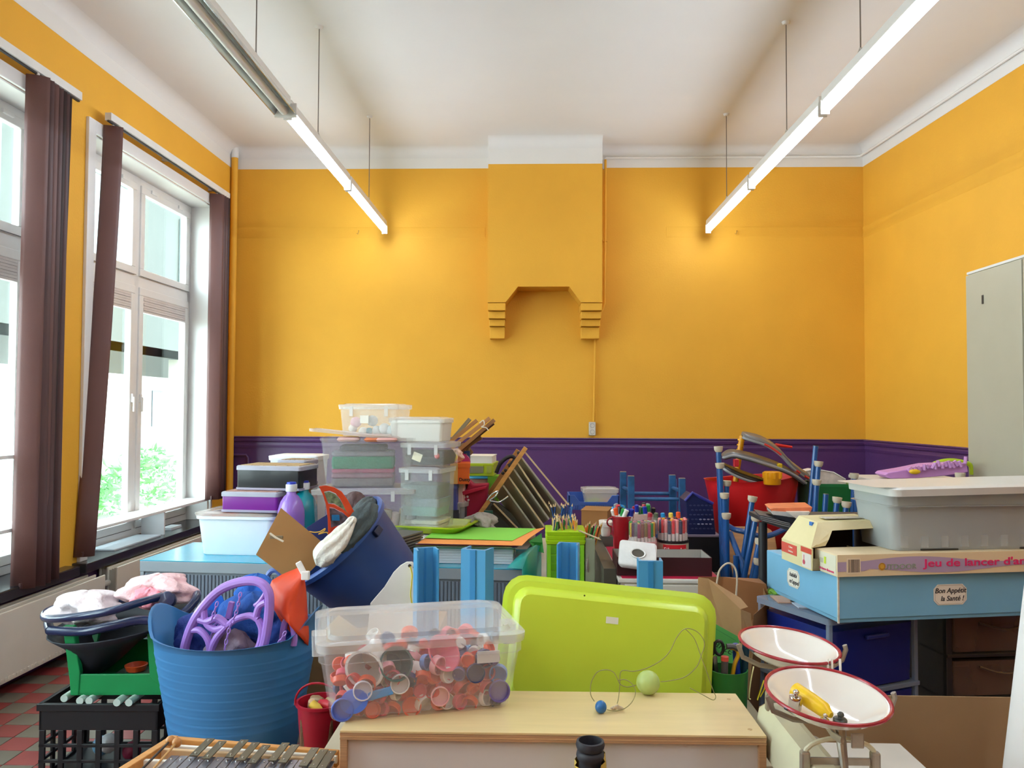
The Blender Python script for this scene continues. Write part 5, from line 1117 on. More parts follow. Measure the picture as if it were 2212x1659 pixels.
cloth('string_tangle','grey tangle of odds and ends at the right foot of the lime organiser',P(1270,1215,YO+.05),.025,.04,.10,'#8a8078',seed=38,cat='odds and ends',bump=1.0)
tag(MB().cbox((X(1274,1200,YO+.05),YO+.07,.586+.16),(.055,.12,.32)).o('pen_pot',M('#8a9078',.5),bevel=.005),'narrow grey-green pot beside the lime organiser','pot')
# blue stacking basket with clear box on the cream table rear
YK=6.0; x,z,w,h=fr(1228,1338,1070,1102,YK); BK=M('#4068b8',.4)
t=thing('stacking_basket','blue plastic stacking basket on legs with a dipped front, under the small clear box','basket',(x,YK+.13,.586))
zb_=z-.586; zh_=zb_+h
fo=[(-w/2,zb_+.01),(w/2,zb_+.01),(w/2,zh_),(w*.36,zh_),(w*.26,zb_+.055),(-w*.28,zb_+.055),(-w*.36,zh_),(-w/2,zh_)]
MB(TR((0,-.13,0))).prism([(-w/2,zh_-.0),(-w/2,zb_+.02),(-w*.30,zb_+.035),(w*.28,zb_+.035),(w/2,zb_+.02),(w/2,zh_),(w*.36,zh_),(w*.26,zb_+.06),(-w*.28,zb_+.06),(-w*.38,zh_)],.012).o('front_rim',BK,t,bevel=.003)
for k in range(22): MB().box(-w*.36+k*w*.72/21-.003,-w*.36+k*w*.72/21+.003,-.128,-.122,zb_,zb_+.05).o('slot_bar',M('#34559c',.4),t)
MB().box(-w/2+.01,w/2-.01,-.12,.13,zb_,zb_+.008).o('basket_floor',BK,t)
for s_ in (-1,1):
    MB().box(min(s_*w/2,s_*(w/2-.012)),max(s_*w/2,s_*(w/2-.012)),-.13,.13,zb_,zh_).o('side_wall',BK,t,bevel=.003)
    for yy in (-.118,.118): MB().box(min(s_*w/2,s_*(w/2-.03)),max(s_*w/2,s_*(w/2-.03)),yy-.012,yy+.012,0,zb_).o('leg',BK,t,bevel=.003)
MB().box(-w/2,w/2,.12,.13,zb_,zh_).o('back_wall',BK,t)
zbk=.586+zb_+.009
t,w2_,h2_=pbox('storage_box','small clear box of green and yellow bits in the blue stacking basket',1258,1336,1056,1088,YK+.05,.18,3,clear('#f2efe6',.35,.2),CL3,z0=zbk,clips=False,taper=.85)
for i,(lx,hx,nm_) in enumerate(((-.08,'#a8c840','green'),(-.03,'#b8d050','lime'),(.02,'#e8c85a','yellow'),(.07,'#e0a090','pink'))): content('craft_bits','%s craft piece in the small clear box'%nm_,'craft piece',t,lx,0,.035+.01*(i%2),MB().ball((0,0,0),.03,10,8,sc=(1.1,1.5,.8)),M(hx,.7))
sbox('cardboard_box','opened brown cardboard box beside the markers, below the blue basket',1262,1322,1103,1140,5.55,.25,'#a87844',-12,z0=.5865,lidh=.004,rough=.85)
# ============================================================ red-topped drawer cabinet
YT2=4.2; xL,xR=X(1340,1262,YT2),X(1540,1262,YT2)
ZRT=Z(1250,YT2,1440); 
t=thing('red_topped_cabinet','low cream cabinet with a crimson mat on top, behind the blue upturned legs','cabinet',((xL+xR)/2,YT2,0)); w=xR-xL+.1
MB().box(-w/2+.05,w/2-.01,.0,1.9,.04,ZRT-.02).o('carcass',M('#cbc3b4',.5),t)
MB().box(-w/2+.04,w/2-.005,-.012,1.91,ZRT-.022,ZRT-.002).o('top_edge',M('#d8d2c6',.4),t,bevel=.004)
MB().box(-w/2+.06,w/2-.012,.008,1.89,ZRT-.002,ZRT+.001).o('crimson_mat',M('#c41c44',.5,var=.03),t)
for k in range(3): MB().box(-w/2+.07,w/2-.03,-.014,0,ZRT-.10-.20*k-.09,ZRT-.03-.20*k).o('drawer_front',M('#d0c8b8',.45),t,bevel=.004)
for k in range(3): MB().cbox((.02,-.022,ZRT-.10-.2*k),(.035,.016,.012)).o('drawer_knob',M('#b98a40',.4),t,bevel=.003)
MB().box(-w/2+.045,-w/2+.05,.0,1.9,.04,ZRT-.022).o('side_panel',M('#5a5548',.5),t)
zt=ZRT+.0012
# second grey cabinet left
tag(MB().box(.372,.438,4.3,5.3,0,Z(1160,5.3,1300)-.01).o('upright_board',M('#4a463c',.5)),'dark grey upright panel between the cream table and the red-topped cabinet','panel')
# maroon box
x,z,w,h=fr(1333,1538,1214,1252,4.26)
t=thing('maroon_box','open dark maroon cardboard box with a grey inside on the crimson mat','box',(x,4.26+.13,zt)); d_=.26
MR_=M('#3a1218',.5); IN_=M('#a39f98',.6)
for nm_,a in (('front_side',(-w/2,w/2,-d_/2,-d_/2+.004)),('rear_side',(-w/2,w/2,d_/2-.004,d_/2)),('left_side',(-w/2,-w/2+.004,-d_/2+.004,d_/2-.004)),('right_side',(w/2-.004,w/2,-d_/2+.004,d_/2-.004))):
    p=MB().box(*a,0,h+.005).o(nm_,MR_,t)
MB().box(-w/2+.004,w/2-.004,d_/2-.0052,d_/2-.0041,.002,h+.004).o('inner_lining',IN_,t)
MB().box(w/2-.0052,w/2-.0041,-d_/2+.006,d_/2-.006,.002,h+.004).o('inner_lining',IN_,t)
MB().box(-w/2+.004,w/2-.004,-d_/2+.004,d_/2-.004,.0,.003).o('box_floor',IN_,t)
# tissue pack
t=thing('tissue_pack','white tissue pack with a torn oval opening, leaning in the maroon box','tissue pack',P(1378,1196,4.22),rot=(R_(50),R_(6),R_(-4)))
m=MB(); a_,b_=.098,.075
m.rloft([(a_*.92,b_*.9,.02,-.045),(a_,b_,.03,-.03),(a_,b_,.02,-.005),(a_*.97,b_*.95,.02,.0)],seg=4).o('pack_wrap',M('#dcdad6',.35,var=.05,scale=20,bump=.4,bscale=14),t,smooth=True,auto=50)
MB().lathe([(.028,.0005),(.036,.003),(.034,.008),(.028,.006)],28,ax=1.15,ay=.85,c0=False,c1=False).o('torn_edge',M('#efeeea',.4,bump=.5),t,smooth=True)
MB().lathe([(.029,.001),(.029,.0018)],24,ax=1.15,ay=.85).o('opening',M('#5a5348',.7),t)
# red bucket of markers
def pot(name,label,px0,px1,py0,py1,Y,hx,mat=None,zb=None,tp=.85,handle=False):
    x,z,w,h=fr(px0,px1,py0,py1,Y)
    if zb is not None: h+=z-zb; z=zb
    t=thing(name,label,'pot',(x,Y,z)); r=w/2
    MB().lathe([(r*tp-.003,0),(r*tp,.004),(r*.97,h-.012),(r*1.03,h-.01),(r*1.03,h),(r*.93,h),(r*tp-.006,.006)],32).o('pot_wall',mat or M(hx,.35),t,smooth=True)
    return t,r,h
t,r,h=pot('marker_bucket','dark red bucket full of thick markers on the crimson mat',1322,1368,1114,1188,4.95,'#a01420',zb=zt,tp=.75)
MB().tube([(-r*1.0-.03*math.sin(a)*1.0,-.02*math.cos(a),h-.04+.03*math.cos(a)) for a in [math.pi*k/10 for k in range(11)]],.005,8).o('handle_ring',M('#a01420',.35),t,smooth=True)
mk=[('#1d8fd0','light blue'),('#1b2fa0','blue'),('#1c6a3a','green'),('#e8562a','orange'),('#e8e6e0','white'),('#2a9a48','bright green'),('#b8243c','red'),('#222','black') if False else ('#24242a','black'),('#8a8f94','grey')]
mproto={}
def marker(c,loc,rot,where,grp,r=.010,L=.13,capf=.35,bodyc='#e4e2dc'):
    k=(c[0],r,L,bodyc)
    if k not in mproto:
        t=thing('marker_pen','x','pen',loc); MB().lathe([(r*.9,0),(r,.003),(r,L*(1-capf))],10).o('barrel',M(bodyc or c[0],.35),t,smooth=True)
        MB().lathe([(r*1.08,L*(1-capf)),(r*1.08,L-.004),(r*.7,L)],10).o('cap',M(c[0],.3),t,smooth=True); mproto[k]=t
    else: t=dup(mproto[k],loc)
    t.location=loc; t.rotation_euler=rot; t['label']='%s %s'%(c[1],where); t['group']=grp; return t
random.seed(33)
for i in range(20):
    a=random.uniform(0,6.28); q2=random.uniform(.2,.85)*r*.8
    marker(mk[i%len(mk)],Vector(t.location)+Vector((q2*math.cos(a)+.0,q2*math.sin(a),h-.085+random.uniform(0,.03))),(random.uniform(-.35,.35),random.uniform(-.3,.45),0),'thick marker in the dark red bucket','markers in the dark red bucket',r=.014)
# clear tubs of felt pens
for ti,(px0,px1,py0,py1,Y,lab,band) in enumerate(((1357,1418,1120,1192,4.85,'round clear tub of fine felt pens behind the tissue pack','#c04a5a'),(1419,1487,1120,1190,4.92,'round clear tub of felt pens with a black band and a red label','#c8202c'))):
    t,r,h=pot('pen_tub',lab,px0,px1,py0,py1,Y,'#fff',mat=clear('#f2f2f0',.07,.08),zb=zt,tp=.97)
    tt=t
    MB().lathe([(r*.99,h*.36),(r*1.01,h*.36),(r*1.01,h*.42),(r*.99,h*.42)],32).o('black_band' if ti else 'white_band',M('#1a1a1c' if ti else '#d8b8b8',.4),t,smooth=True)
    MB().lathe([(r*.985,.01),(r*1.0,.012),(r*1.0,h*.34),(r*.985,h*.34)],32,c0=False,c1=False).o('label_wrap',M('#b8b8a0' if ti else '#c88a94',.5),t,smooth=True)
    if ti:
        n=14; wl=.8
        MB().add([(r*1.01*math.sin(a),-r*1.01*math.cos(a),z_) for z_ in (.02,h*.32) for a in [(-wl+2*wl*k/n) for k in range(n+1)]],[(k,k+1,n+2+k,n+1+k) for k in range(n)]).o('red_label',M('#c8202c',.45),t)
        txt='Fibracolor'
        for k,ch in enumerate(txt):
            a=(-.66+1.32*k/(len(txt)-1)); text('label_letter',ch,.034,M('#f0e8e4',.5),t,TR((r*1.018*math.sin(a),-r*1.018*math.cos(a),h*.175))@RZm(math.degrees(a))@FRONT,off=.0008)
    fc=[('#2a9a48','green'),('#7a7a78','grey'),('#8a7a50','olive'),('#d8b030','yellow'),('#9a4a6a','plum'),('#b85a70','rose'),('#6a3a58','purple'),('#8a5a50','brown')] if ti==0 else [('#24301c','dark green'),('#b81c28','red'),('#d82a30','bright red'),('#e8b028','yellow'),('#7ab07a','pale green'),('#e89090','pink'),('#7a3a8a','violet'),('#205a30','green'),('#1c2a50','navy')]
    for ring_,nn in ((.88,22),(.6,13),(.25,5)):
        for k in range(nn):
            a=2*math.pi*k/nn+ring_; c=fc[(k*3+int(ring_*10))%len(fc)]
            marker(c,Vector(t.location)+Vector((ring_*r*.95*math.cos(a),ring_*r*.95*math.sin(a),h*.38-.02*(1-ti)+.004*(k%3))),(0,0,0),'felt pen standing in the %s clear tub'%('labelled' if ti else 'plain'),'felt pens in the %s clear tub'%('labelled' if ti else 'plain'),r=.0095,L=h*.60,capf=.62,bodyc='#e0ddd8')
    MB().lathe([(r*.92,h*.30),(r*.92,h*.34)],28).o('inner_tray',M('#c8c4bc',.5),t)
for i,(px,py,c) in enumerate(((1436,1118,('#1d8fd0','light blue')),(1451,1118,('#e8d050','pale yellow')),(1465,1116,('#e8562a','orange')),(1415,1118,('#5a6a50','olive')),(1400,1118,('#b8243c','red')))):
    marker(c,P(px,py,4.98)-Vector((0,0,.10)),(0,R_(-6+3*i),0),'thick marker poking up behind the clear pen tubs','markers behind the pen tubs',r=.013)
# rim bowl of markers behind
t,r,h=pot('marker_bowl','pinkish clear tub of markers behind the dark red bucket',1362,1420,1108,1170,5.25,'#c8a898',mat=clear('#d8b0a0',.5,.2),zb=zt)
for i in range(16):
    a=i*.7; q2=r*(.3+.5*((i*7)%5)/5); marker((mk[1],mk[5],mk[7],mk[4],mk[8],mk[6],mk[2])[i%7],Vector(t.location)+Vector((q2*math.cos(a),q2*math.sin(a),h-.09+.01*(i%3))),(R_(-12+6*(i%5)),R_(-12+5*(i%6)),0),'marker in the pinkish tub behind the red bucket','markers in the pinkish tub',r=.013)
pbox('small_container','small white ribbed container at the left edge of the crimson mat',1296,1324,1128,1160,5.15,.12,-4,M('#ddd8cc',.4),M('#e8e4da',.4),z0=None,clips=False)
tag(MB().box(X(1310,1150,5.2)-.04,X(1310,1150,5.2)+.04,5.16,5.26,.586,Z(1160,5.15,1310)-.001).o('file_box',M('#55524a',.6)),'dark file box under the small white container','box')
# upside-down blue wooden stool
YS2=5.55; BL=M('#1d5686',.5,var=.3,scale=16)
p0,p1,p2,p3=P(1346,1019,YS2+.22),P(1363,1028,YS2),P(1452,1026,YS2+.22),P(1473,1033,YS2)
t=thing('upturned_stool','worn blue wooden stool standing upside down on the crimson-topped cabinet','stool',((p0.x+p3.x)/2,YS2+.11,zt)); o_=t.location
for p in (p0,p1,p2,p3):
    a=p-o_; MB().cbox((a.x,a.y,a.z/2),(.045,.042,a.z)).o('leg',BL,t,bevel=.004); MB().cbox((a.x,a.y,a.z),(.042,.039,.002)).o('bare_end',M('#8a7a68',.7),t)
for y_,zz_,a,b_ in ((0,Z(1078,YS2,1400),p1,p3),(.22,Z(1066,YS2+.22,1400),p0,p2)):
    MB().tube([Vector((a.x,a.y,zz_))-o_,Vector((b_.x,b_.y,zz_))-o_],.013,10).o('stretcher',BL,t,smooth=True)
for a,b_ in ((p0,p1),(p2,p3)): MB().tube([Vector((a.x,a.y,Z(1060,YS2,1400)))-o_,Vector((b_.x,b_.y,Z(1060,YS2,1400)))-o_],.013,10).o('stretcher',BL,t,smooth=True)
MB().rloft([(.26,.17,.02,0),(.26,.17,.02,.03)],T=TR(((0),0,0))).o('seat',BL,t,bevel=.004)
tag(MB().tube([P(1459,1035,YS2+.25),P(1459,1100,YS2+.25)],.011,8).o('blue_rod',M('#4a78c0',.4),smooth=True),'light blue rod beside the right legs of the upturned stool','rod')
tag(MB().tube([P(1459,1095,YS2+.25),P(1459,1190,YS2+.25)],.012,8).o('blue_rod',M('#4a78c0',.4),smooth=True),'lower piece of the light blue rod behind the pen tubs','rod')
# ============================================================ upturned light blue table with trough legs
LB_=M('#4e9bcb',.35,var=.03); LBd=M('#3585bd',.35)
ctr=Vector((.01,3.10,.60)); rzb=28.7
t=thing('upturned_side_table','light blue side table lying upside down with four trough-shaped legs up','table',ctr+Vector((0,0,.12)),rzb); o_=t.location
MB().rloft([(.42,.26,.04,-.115),(.42,.26,.04,-.09),(.40,.24,.04,-.085)]).o('table_top',LB_,t,smooth=True)
iv=(TR(o_)@RZm(rzb)).inverted()
for (px0,px1,py,Y,face) in ((897,945,1185,3.11,20),(1003,1060,1184,2.74,160),(1205,1250,1174,3.46,-10),(1378,1429,1208,3.09,178)):
    tpv=P((px0+px1)/2,py,Y); a=iv@tpv; w_=(px1-px0)*Y/F_PX; hh=w_/2
    T=TR((a.x,a.y,-.09))@RZm(face-rzb)
    m=MB(T); H_=a.z+.09
    pr=[(-hh,-hh*.8),(-hh+.006,-hh*.8),(-hh+.012,hh*.5),(hh-.012,hh*.5),(hh-.006,-hh*.8),(hh,-hh*.8),(hh,hh*.8),(-hh,hh*.8)]
    m.rings([[(x_,y_,0) for x_,y_ in pr],[(x_,y_,H_) for x_,y_ in pr]]); lg=m.o('leg',LB_,t)
    MB(T).box(-.010,.010,hh*.8,hh*.8+.004,0,H_-.001).o('rib',LBd,lg); MB(T).box(-.004,.004,-hh*.0+hh*.45,hh*.5,0,H_-.002).o('rib',LBd,lg)
tag(MB().rloft([(.30,.22,.02,.676),(.30,.22,.02,o_.z-.117)],T=TR((.01,3.10,0))@RZm(rzb)).o('wooden_crate',M('#a98559',.7)),'flat brown box under the upturned light blue table','box') if o_.z-.117>.68 else None
zlow=.600
tb=thing('classroom_table','plain low table behind the plywood shelf unit','table',(.20,2.95,0))
MB().box(-.83,.56,-.60,.62,zlow-.025,zlow).o('table_top',M('#b8ab90',.5),tb,bevel=.004)
for a in (-.79,.52):
    for b_ in (-.55,.57): MB().box(a-.02,a+.02,b_-.02,b_+.02,0,zlow-.025).o('leg',M('#50565c',.5),tb)
# ============================================================ RIGHT: stack of boxes
def orient(cpt,ang): return TR(cpt)@RZm(ang)
# dimensions of the light blue game carton: front-left bottom corner, going right and back
ZBX=.952; cbx=PZ(1812,1346,ZBX); AB=10.6
hB=.148
t=thing('blue_carton','long light blue game carton with handwritten stickers, topmost support of the boxes at the right','carton',cbx,AB)
SKY=M('#79b3d4',.45,var=.05,scale=5); SKYD=M('#74abc8',.45,var=.05,scale=5)
MB().box(0,.86,0,.47,0,hB-.02).o('carton_base',SKYD,t,bevel=.002)
MB().box(-.004,.864,-.004,.474,.012,hB).o('carton_lid',SKY,t,bevel=.003)
MB().box(-.005,.0,-.005,.0,.0,hB).o('worn_edge',M('#cfc8b8',.7,var=.2,scale=60),t)
def sticker(T,w,h,lines,size,wob=0):
    m=MB(T); c=.22; pr=[(-w/2,-h/2+h*c),(-w/2+h*c,-h/2),(w/2-h*c,-h/2),(w/2,-h/2+h*c),(w/2,h/2-h*c),(w/2-h*c,h/2),(-w/2+h*c,h/2),(-w/2,h/2-h*c)]
    m.rings([[(x,y,0) for x,y in pr],[(x,y,.0008) for x,y in pr]]).o('sticker',M('#e8e2d4',.6),t)
    m=MB(T); q_=[(x*.92,y*.9) for x,y in pr]; 
    m.tube([(x,y,.0012) for x,y in q_],.0006,4,closed=True).o('sticker_border',M('#b8aca0',.6),t)
    for i,l in enumerate(lines): text('handwriting',l,size,M('#28262c',.6),t,T@TR((.006*i,size*.55*(len(lines)-1)-i*size*1.12,.0012)),shear=.25,off=.0002)
xs_=.30
MI=(TR(cbx)@RZm(AB)).inverted()
sp=MI@P(2079,1287,2.58)
sticker(TR((sp.x*1.0,-.0045,hB*.53))@FRONT,.118,.066,['Bon Appétit','la Santé !'],.0225)
sticker(TR((-.0045,.275,hB*.56))@RZm(-90)@FRONT,.085,.062,['Invitable','un jeu pot'] if False else ['bonjour'] if False else ['habibi','m’appel'],.021)
# ring-throwing game box
c2=PZ(1809,1247,ZBX+hB+.001); AG=10.2; hG=.069
t=thing('game_box','long cream and mauve ring-throwing game box with pink French lettering, on the blue carton','game box',c2,AG)
CRM2=M('#e3cfa8',.5,var=.03); MV=M('#b09cb8',.5,var=.03)
MB().box(0,.80,0,.135,0,hG).o('box_body',CRM2,t,bevel=.001)
m=MB(); n=44; up=[];lo=[]
for k in range(n+1):
    x=.0+.80*k/n; up.append((x,-.0012,hG*(.70+.16*math.sin(9.5*x-.9)*(1 if x>.10 else .2)))); lo.append((x,-.0012,hG*(.22+.13*math.sin(10.5*x+.9)*(1 if x>.10 else .2))))
m.add(lo+up,[(k,k+1,n+2+k,n+1+k) for k in range(n)]).o('mauve_wave',MV,t)
MB().box(.030,.078,-.0016,-.0008,.010,.058).o('barcode_panel',M('#ead9bc',.5),t)
random.seed(2); xx=.036
while xx<.072:
    w_=random.choice((.0012,.002,.003)); MB().box(xx,xx+w_,-.0022,-.0014,.014,.054).o('barcode_bar',M('#6a5a50',.5),t); xx+=w_+random.choice((.0012,.002))
MB().lathe([(.0115,0),(.0115,.0012)],20,T=TR((.150,-.0015,hG*.43))@FRONT).o('logo_ring',M('#d8a83c',.5),t)
text('logo_text','O',.030,M('#b8862c',.5),t,TR((.150,-.0035,hG*.43))@FRONT,off=.0004)
text('logo_text','UTDOOR',.022,M('#8a9a84',.5),t,TR((.212,-.002,hG*.40))@FRONT,off=.0002,xs=1.22)
text('title_text',"Jeu de lancer d'anneaux",.034,M('#e0306e',.5),t,TR((.296,-.002,hG*.52))@FRONT,align='LEFT',off=.0005,xs=1.5)
MB().box(-.0014,-.0004,.006,.13,.004,hG-.004).o('end_label',M('#dcd6c0',.55),t)
TE=TR((-.0020,.067,0))@RZm(-90)@FRONT
text('end_text',"Jeu de lancer d'anneaux",.0105,M('#d84070',.5),t,TE@TR((0,.012,0)),off=.0004)
MB(TE).box(-.006,.004,.03,.052,0,.001).o('yellow_sticker',M('#c8e030',.5),t); MB(TE).box(-.035,-.015,.03,.045,0,.0008).o('grey_mark',M('#b8b4a0',.5),t)
# clear grey container on the game box
ZG=ZBX+hB+hG+.002; c3=PZ(1932,1190,ZG); AC=8.5
t=thing('grey_container','large clear grey plastic container with a white lid on the game box','storage box',c3,AC); hC=.182
GC=M('#c6cccc',.12,0,.03,3.0,alpha=.50)
m=MB(); w_,d_=.62,.21
def rr(x0,x1,y0,y1,r,z,seg=4):
    out=[]
    for k,(cx_,cy_) in enumerate(((x1-r,y1-r),(x0+r,y1-r),(x0+r,y0+r),(x1-r,y0+r))):
        for i in range(seg+1):
            a=math.pi/2*(k+i/seg); out.append((cx_+r*math.cos(a),cy_+r*math.sin(a),z))
    return out
m.rings([rr(0,w_,0,d_,.03,0),rr(-.018,w_+.035,-.012,d_+.012,.035,hC*.78),rr(-.030,w_+.06,-.030,d_+.025,.04,hC*.79),rr(-.030,w_+.06,-.030,d_+.025,.04,hC*.80),rr(-.022,w_+.04,-.012,d_+.012,.035,hC*.805),rr(-.025,w_+.045,-.014,d_+.012,.035,hC),rr(-.022,w_+.04,-.010,d_+.01,.035,hC),rr(.004,w_-.004,.004,d_-.004,.03,.004)])
m.o('container_body',GC,t,smooth=True,auto=40)
for k in range(9):
    x_=.02+k*.07; MB().box(x_,x_+.025,-.006,.004,.01,hC*.75,T=RX(-2.5)).o('rib',M('#d5dada',.2,0,.03,3,alpha=.25),t)
for x_ in (.09,.44): MB().box(x_,x_+.13,-.004,.02,-.0,.005).o('dark_foot',M('#2a2a28',.5),t)
ml=MB(RY(-1.0)); ml.rings([rr(-.026,w_+.07,-.045,d_+.03,.03,hC-.004),rr(-.028,w_+.07,-.048,d_+.03,.03,hC+.018),rr(-.020,w_+.06,-.040,d_+.04,.03,hC+.024),rr(-.07,w_+.04,-.02,d_+.02,.02,hC+.025)])
ml.o('lid',M('#d3d3ce',.3,var=.02),t,smooth=True)
for k,(hx,nm_,x_,hh) in enumerate((('#8a8078','taupe',.11,.11),('#7a7068','brown-grey',.27,.13),('#86807c','grey',.43,.12),('#5f5a58','dark grey',.56,.12))):
    MB_=MB().rloft([(.07,.08,.02,0),(.075,.085,.02,hh)]); ob=MB_.o('folded_fabric',M(hx,.85,var=.1,bump=.3)); ob.location=(TR(c3)@RZm(AC))@Vector((x_,.11,.008)); ob.rotation_euler=(0,0,R_(AC)); tag(ob,'%s folded fabric seen through the large grey container'%nm_,'fabric')
# open cream carton
c4=PZ(1758,1234,ZBX+hB+.001)
bl_=PZ(1692,1207,ZBX+hB+.001)
d4=bl_-c4; L4=d4.length; A4=math.degrees(math.atan2(d4.y,d4.x))-90
t=thing('open_carton','opened cream cardboard carton with red print, dark inside, left of the grey container','carton',c4+Vector((-.002,0.004,0)),A4)
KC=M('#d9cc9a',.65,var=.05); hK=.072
MB().box(-.002,0.002,0,L4,0,hK).o('left_side',KC,t)
MB().box(0,.24,0,.002,0,hK*.55).o('front_side',M('#8c8262',.7),t); MB().box(0,.24,L4-.002,L4,0,hK).o('rear_side',KC,t); MB().box(.238,.24,0,L4,0,hK*.6).o('right_side',KC,t)
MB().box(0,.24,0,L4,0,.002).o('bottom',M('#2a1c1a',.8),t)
# raised hood: sloping left flap + top panel + side wing
m=MB(); hz_=.150
a0=[(0,0.01,hK),(0,L4,hK),(.062,L4,hz_),(.055,.07,hz_-.004)]
m.add(a0,[(0,1,2,3)]).o('sloping_flap',KC,t,solid=.002)
m=MB(); m.add([(.055,.07,hz_-.004),(.062,L4,hz_),(.27,L4,hz_+.004),(.26,.07,hz_+.002)],[(0,1,2,3)]).o('top_flap',M('#d4c794',.65),t,solid=.002)
m=MB(); m.add([(.055,.07,hz_-.004),(.26,.07,hz_+.002),(.26,.055,hz_-.022),(.095,.05,hz_-.028),(.075,.035,hz_-.055),(.06,.03,hz_-.075),(.02,.015,hK+.01),(.0,.01,hK)],[(0,1,2,3,4,7),(4,5,6,7)]).o('torn_front_flap',M('#ded2a6',.65),t,solid=.002)
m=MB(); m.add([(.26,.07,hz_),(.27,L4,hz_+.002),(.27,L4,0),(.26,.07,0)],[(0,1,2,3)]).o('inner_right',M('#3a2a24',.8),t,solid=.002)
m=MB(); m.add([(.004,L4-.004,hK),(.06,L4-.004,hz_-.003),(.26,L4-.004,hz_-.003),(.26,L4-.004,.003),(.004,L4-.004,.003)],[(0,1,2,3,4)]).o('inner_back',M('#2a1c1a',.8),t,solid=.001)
MB().box(.03,.23,.05,.16,.004,.045).o('dark_sachet',M('#4a1420',.5),t,bevel=.01)
MB().box(-.0035,-.0018,.105,L4-.001,.028,.062).o('red_print',M('#d05040',.55),t)
MB().box(-.0035,-.0018,.003,.075,.052,.069).o('red_print',M('#cc4a34',.55),t); MB().box(-.0035,-.0018,.005,.065,.004,.050).o('white_print',M('#dcd4cc',.55),t)
MB().lathe([(.008,0),(.008,.001)],14,T=TR((-.0036,.052,.02))@RZm(-90)@FRONT).o('drop_print',M('#c85060',.5),t); MB().box(-.004,-.003,.050,.054,.024,.044).o('drop_print',M('#c85060',.5),t)
TL=TR((-.0040,.145,.050))@RZm(-90)@FRONT
text('red_print_text','Crème',.010,M('#e8d8c8',.5),t,TR((-.0038,.147,.052))@RZm(-90)@FRONT); text('red_print_text','Isolation',.010,M('#e8d8c8',.5),t,TR((-.0038,.147,.038))@RZm(-90)@FRONT)
MB().cbox((.048,.10,hz_-.012),(.006,.02,.012)).o('blue_tab',M('#2a6ab8',.5),t)
MB().box(.10,.24,.10,.15,hz_+.0035,hz_+.0045).o('printed_label',M('#b8b4a8',.5,var=.3,scale=60),t)
# drawer towers below
ct=Vector((PZ(1792,1340,.945).x,PZ(1792,1340,.945).y+.004,0)); AT=25
t=thing('drawer_tower','clear plastic drawer tower with dark blue drawers under the light blue carton','drawer tower',ct,AT); 
FRM=M('#9fb0c8',.2,0,.03,3,alpha=.55); NB=M('#16287e',.3,var=.06)
TW,TD,TH=.40,.34,.948
MB().rloft([(TW/2+.008,TD/2+.008,.02,TH-.02),(TW/2+.008,TD/2+.008,.02,TH)],T=TR((TW/2,TD/2,0))).o('top_plate',FRM,t,smooth=True)
for (a,b_) in ((0,0),(TW-.016,0),(0,TD-.016),(TW-.016,TD-.016)): MB().box(a,a+.016,b_,b_+.016,0,TH-.02).o('corner_post',FRM,t,bevel=.003)
for k in range(4):
    z0_=.03+k*.225; 
    MB().box(-.003,TW+.003,-.004,TD,z0_-.020,z0_-.004).o('shelf_frame',FRM,t,bevel=.003)
    dr=MB().rloft([(TW/2-.022,TD/2-.012,.02,0),(TW/2-.018,TD/2-.008,.02,.195)],T=TR((TW/2,TD/2-.006,z0_+.002))).o('drawer',NB,t,smooth=True)
    MB().cbox((TW/2,-.010,z0_+.17),(.10,.012,.014)).o('handle',M('#2a3a92',.3),dr,bevel=.004)
for k,(hx,dx,dy) in enumerate((('#b7c0cc',.05,.16),('#c8a088',.03,.25))): tag(MB().cbox(((TR(ct)@RZm(AT))@Vector((dx+.03,dy,TH+.0035))),(.12-.02*k,.10,.004),).o('paper_slip',M(hx,.6)),'%s paper slip lying on the clear drawer tower beside the light blue carton'%('pale blue','peach')[k],'paper')
# dark smoky drawer tower
cd=P(2008,1500,2.86)
t=thing('drawer_tower','dark frame drawer tower with smoky brown drawers, right of the blue drawers','drawer tower',(cd.x+.05,2.84,0),8)
DK=M('#2c2b28',.4); SM=M('#6a5548',.2,0,.2,4,alpha=.8)
TW=.44; TD=.34
MB().box(-.01,TW+.01,-.01,TD,.93,.947).o('top_plate',DK,t,bevel=.003)
for (a,b_) in ((0,0),(TW-.022,0),(0,TD-.022),(TW-.022,TD-.022)): MB().box(a,a+.022,b_,b_+.022,0,.93).o('corner_post',DK,t,bevel=.003)
MB().box(0,.004,0,TD,.02,.93).o('side_wall',M('#3a3630',.5),t); MB().box(.02,TW-.02,TD-.01,TD,.0,.93).o('rear_wall',M('#2a2622',.6),t)
for k in range(6):
    z0_=.02+k*.152
    MB().box(0,TW,-.004,TD,z0_-.014,z0_-.002).o('shelf_frame',DK,t,bevel=.002)
    dr=MB().rloft([(TW/2-.028,TD/2-.02,.02,0),(TW/2-.024,TD/2-.014,.02,.122)],T=TR((TW/2,TD/2-.006,z0_))).o('drawer',SM,t,smooth=True)
    MB().tube([(TW/2-.10+.2*i/10,-.004-.012*math.sin(math.pi*i/10),z0_+.105-.022*math.sin(math.pi*i/10)) for i in range(11)],.004,6).o('finger_grip',M('#5a4a40',.3),dr)
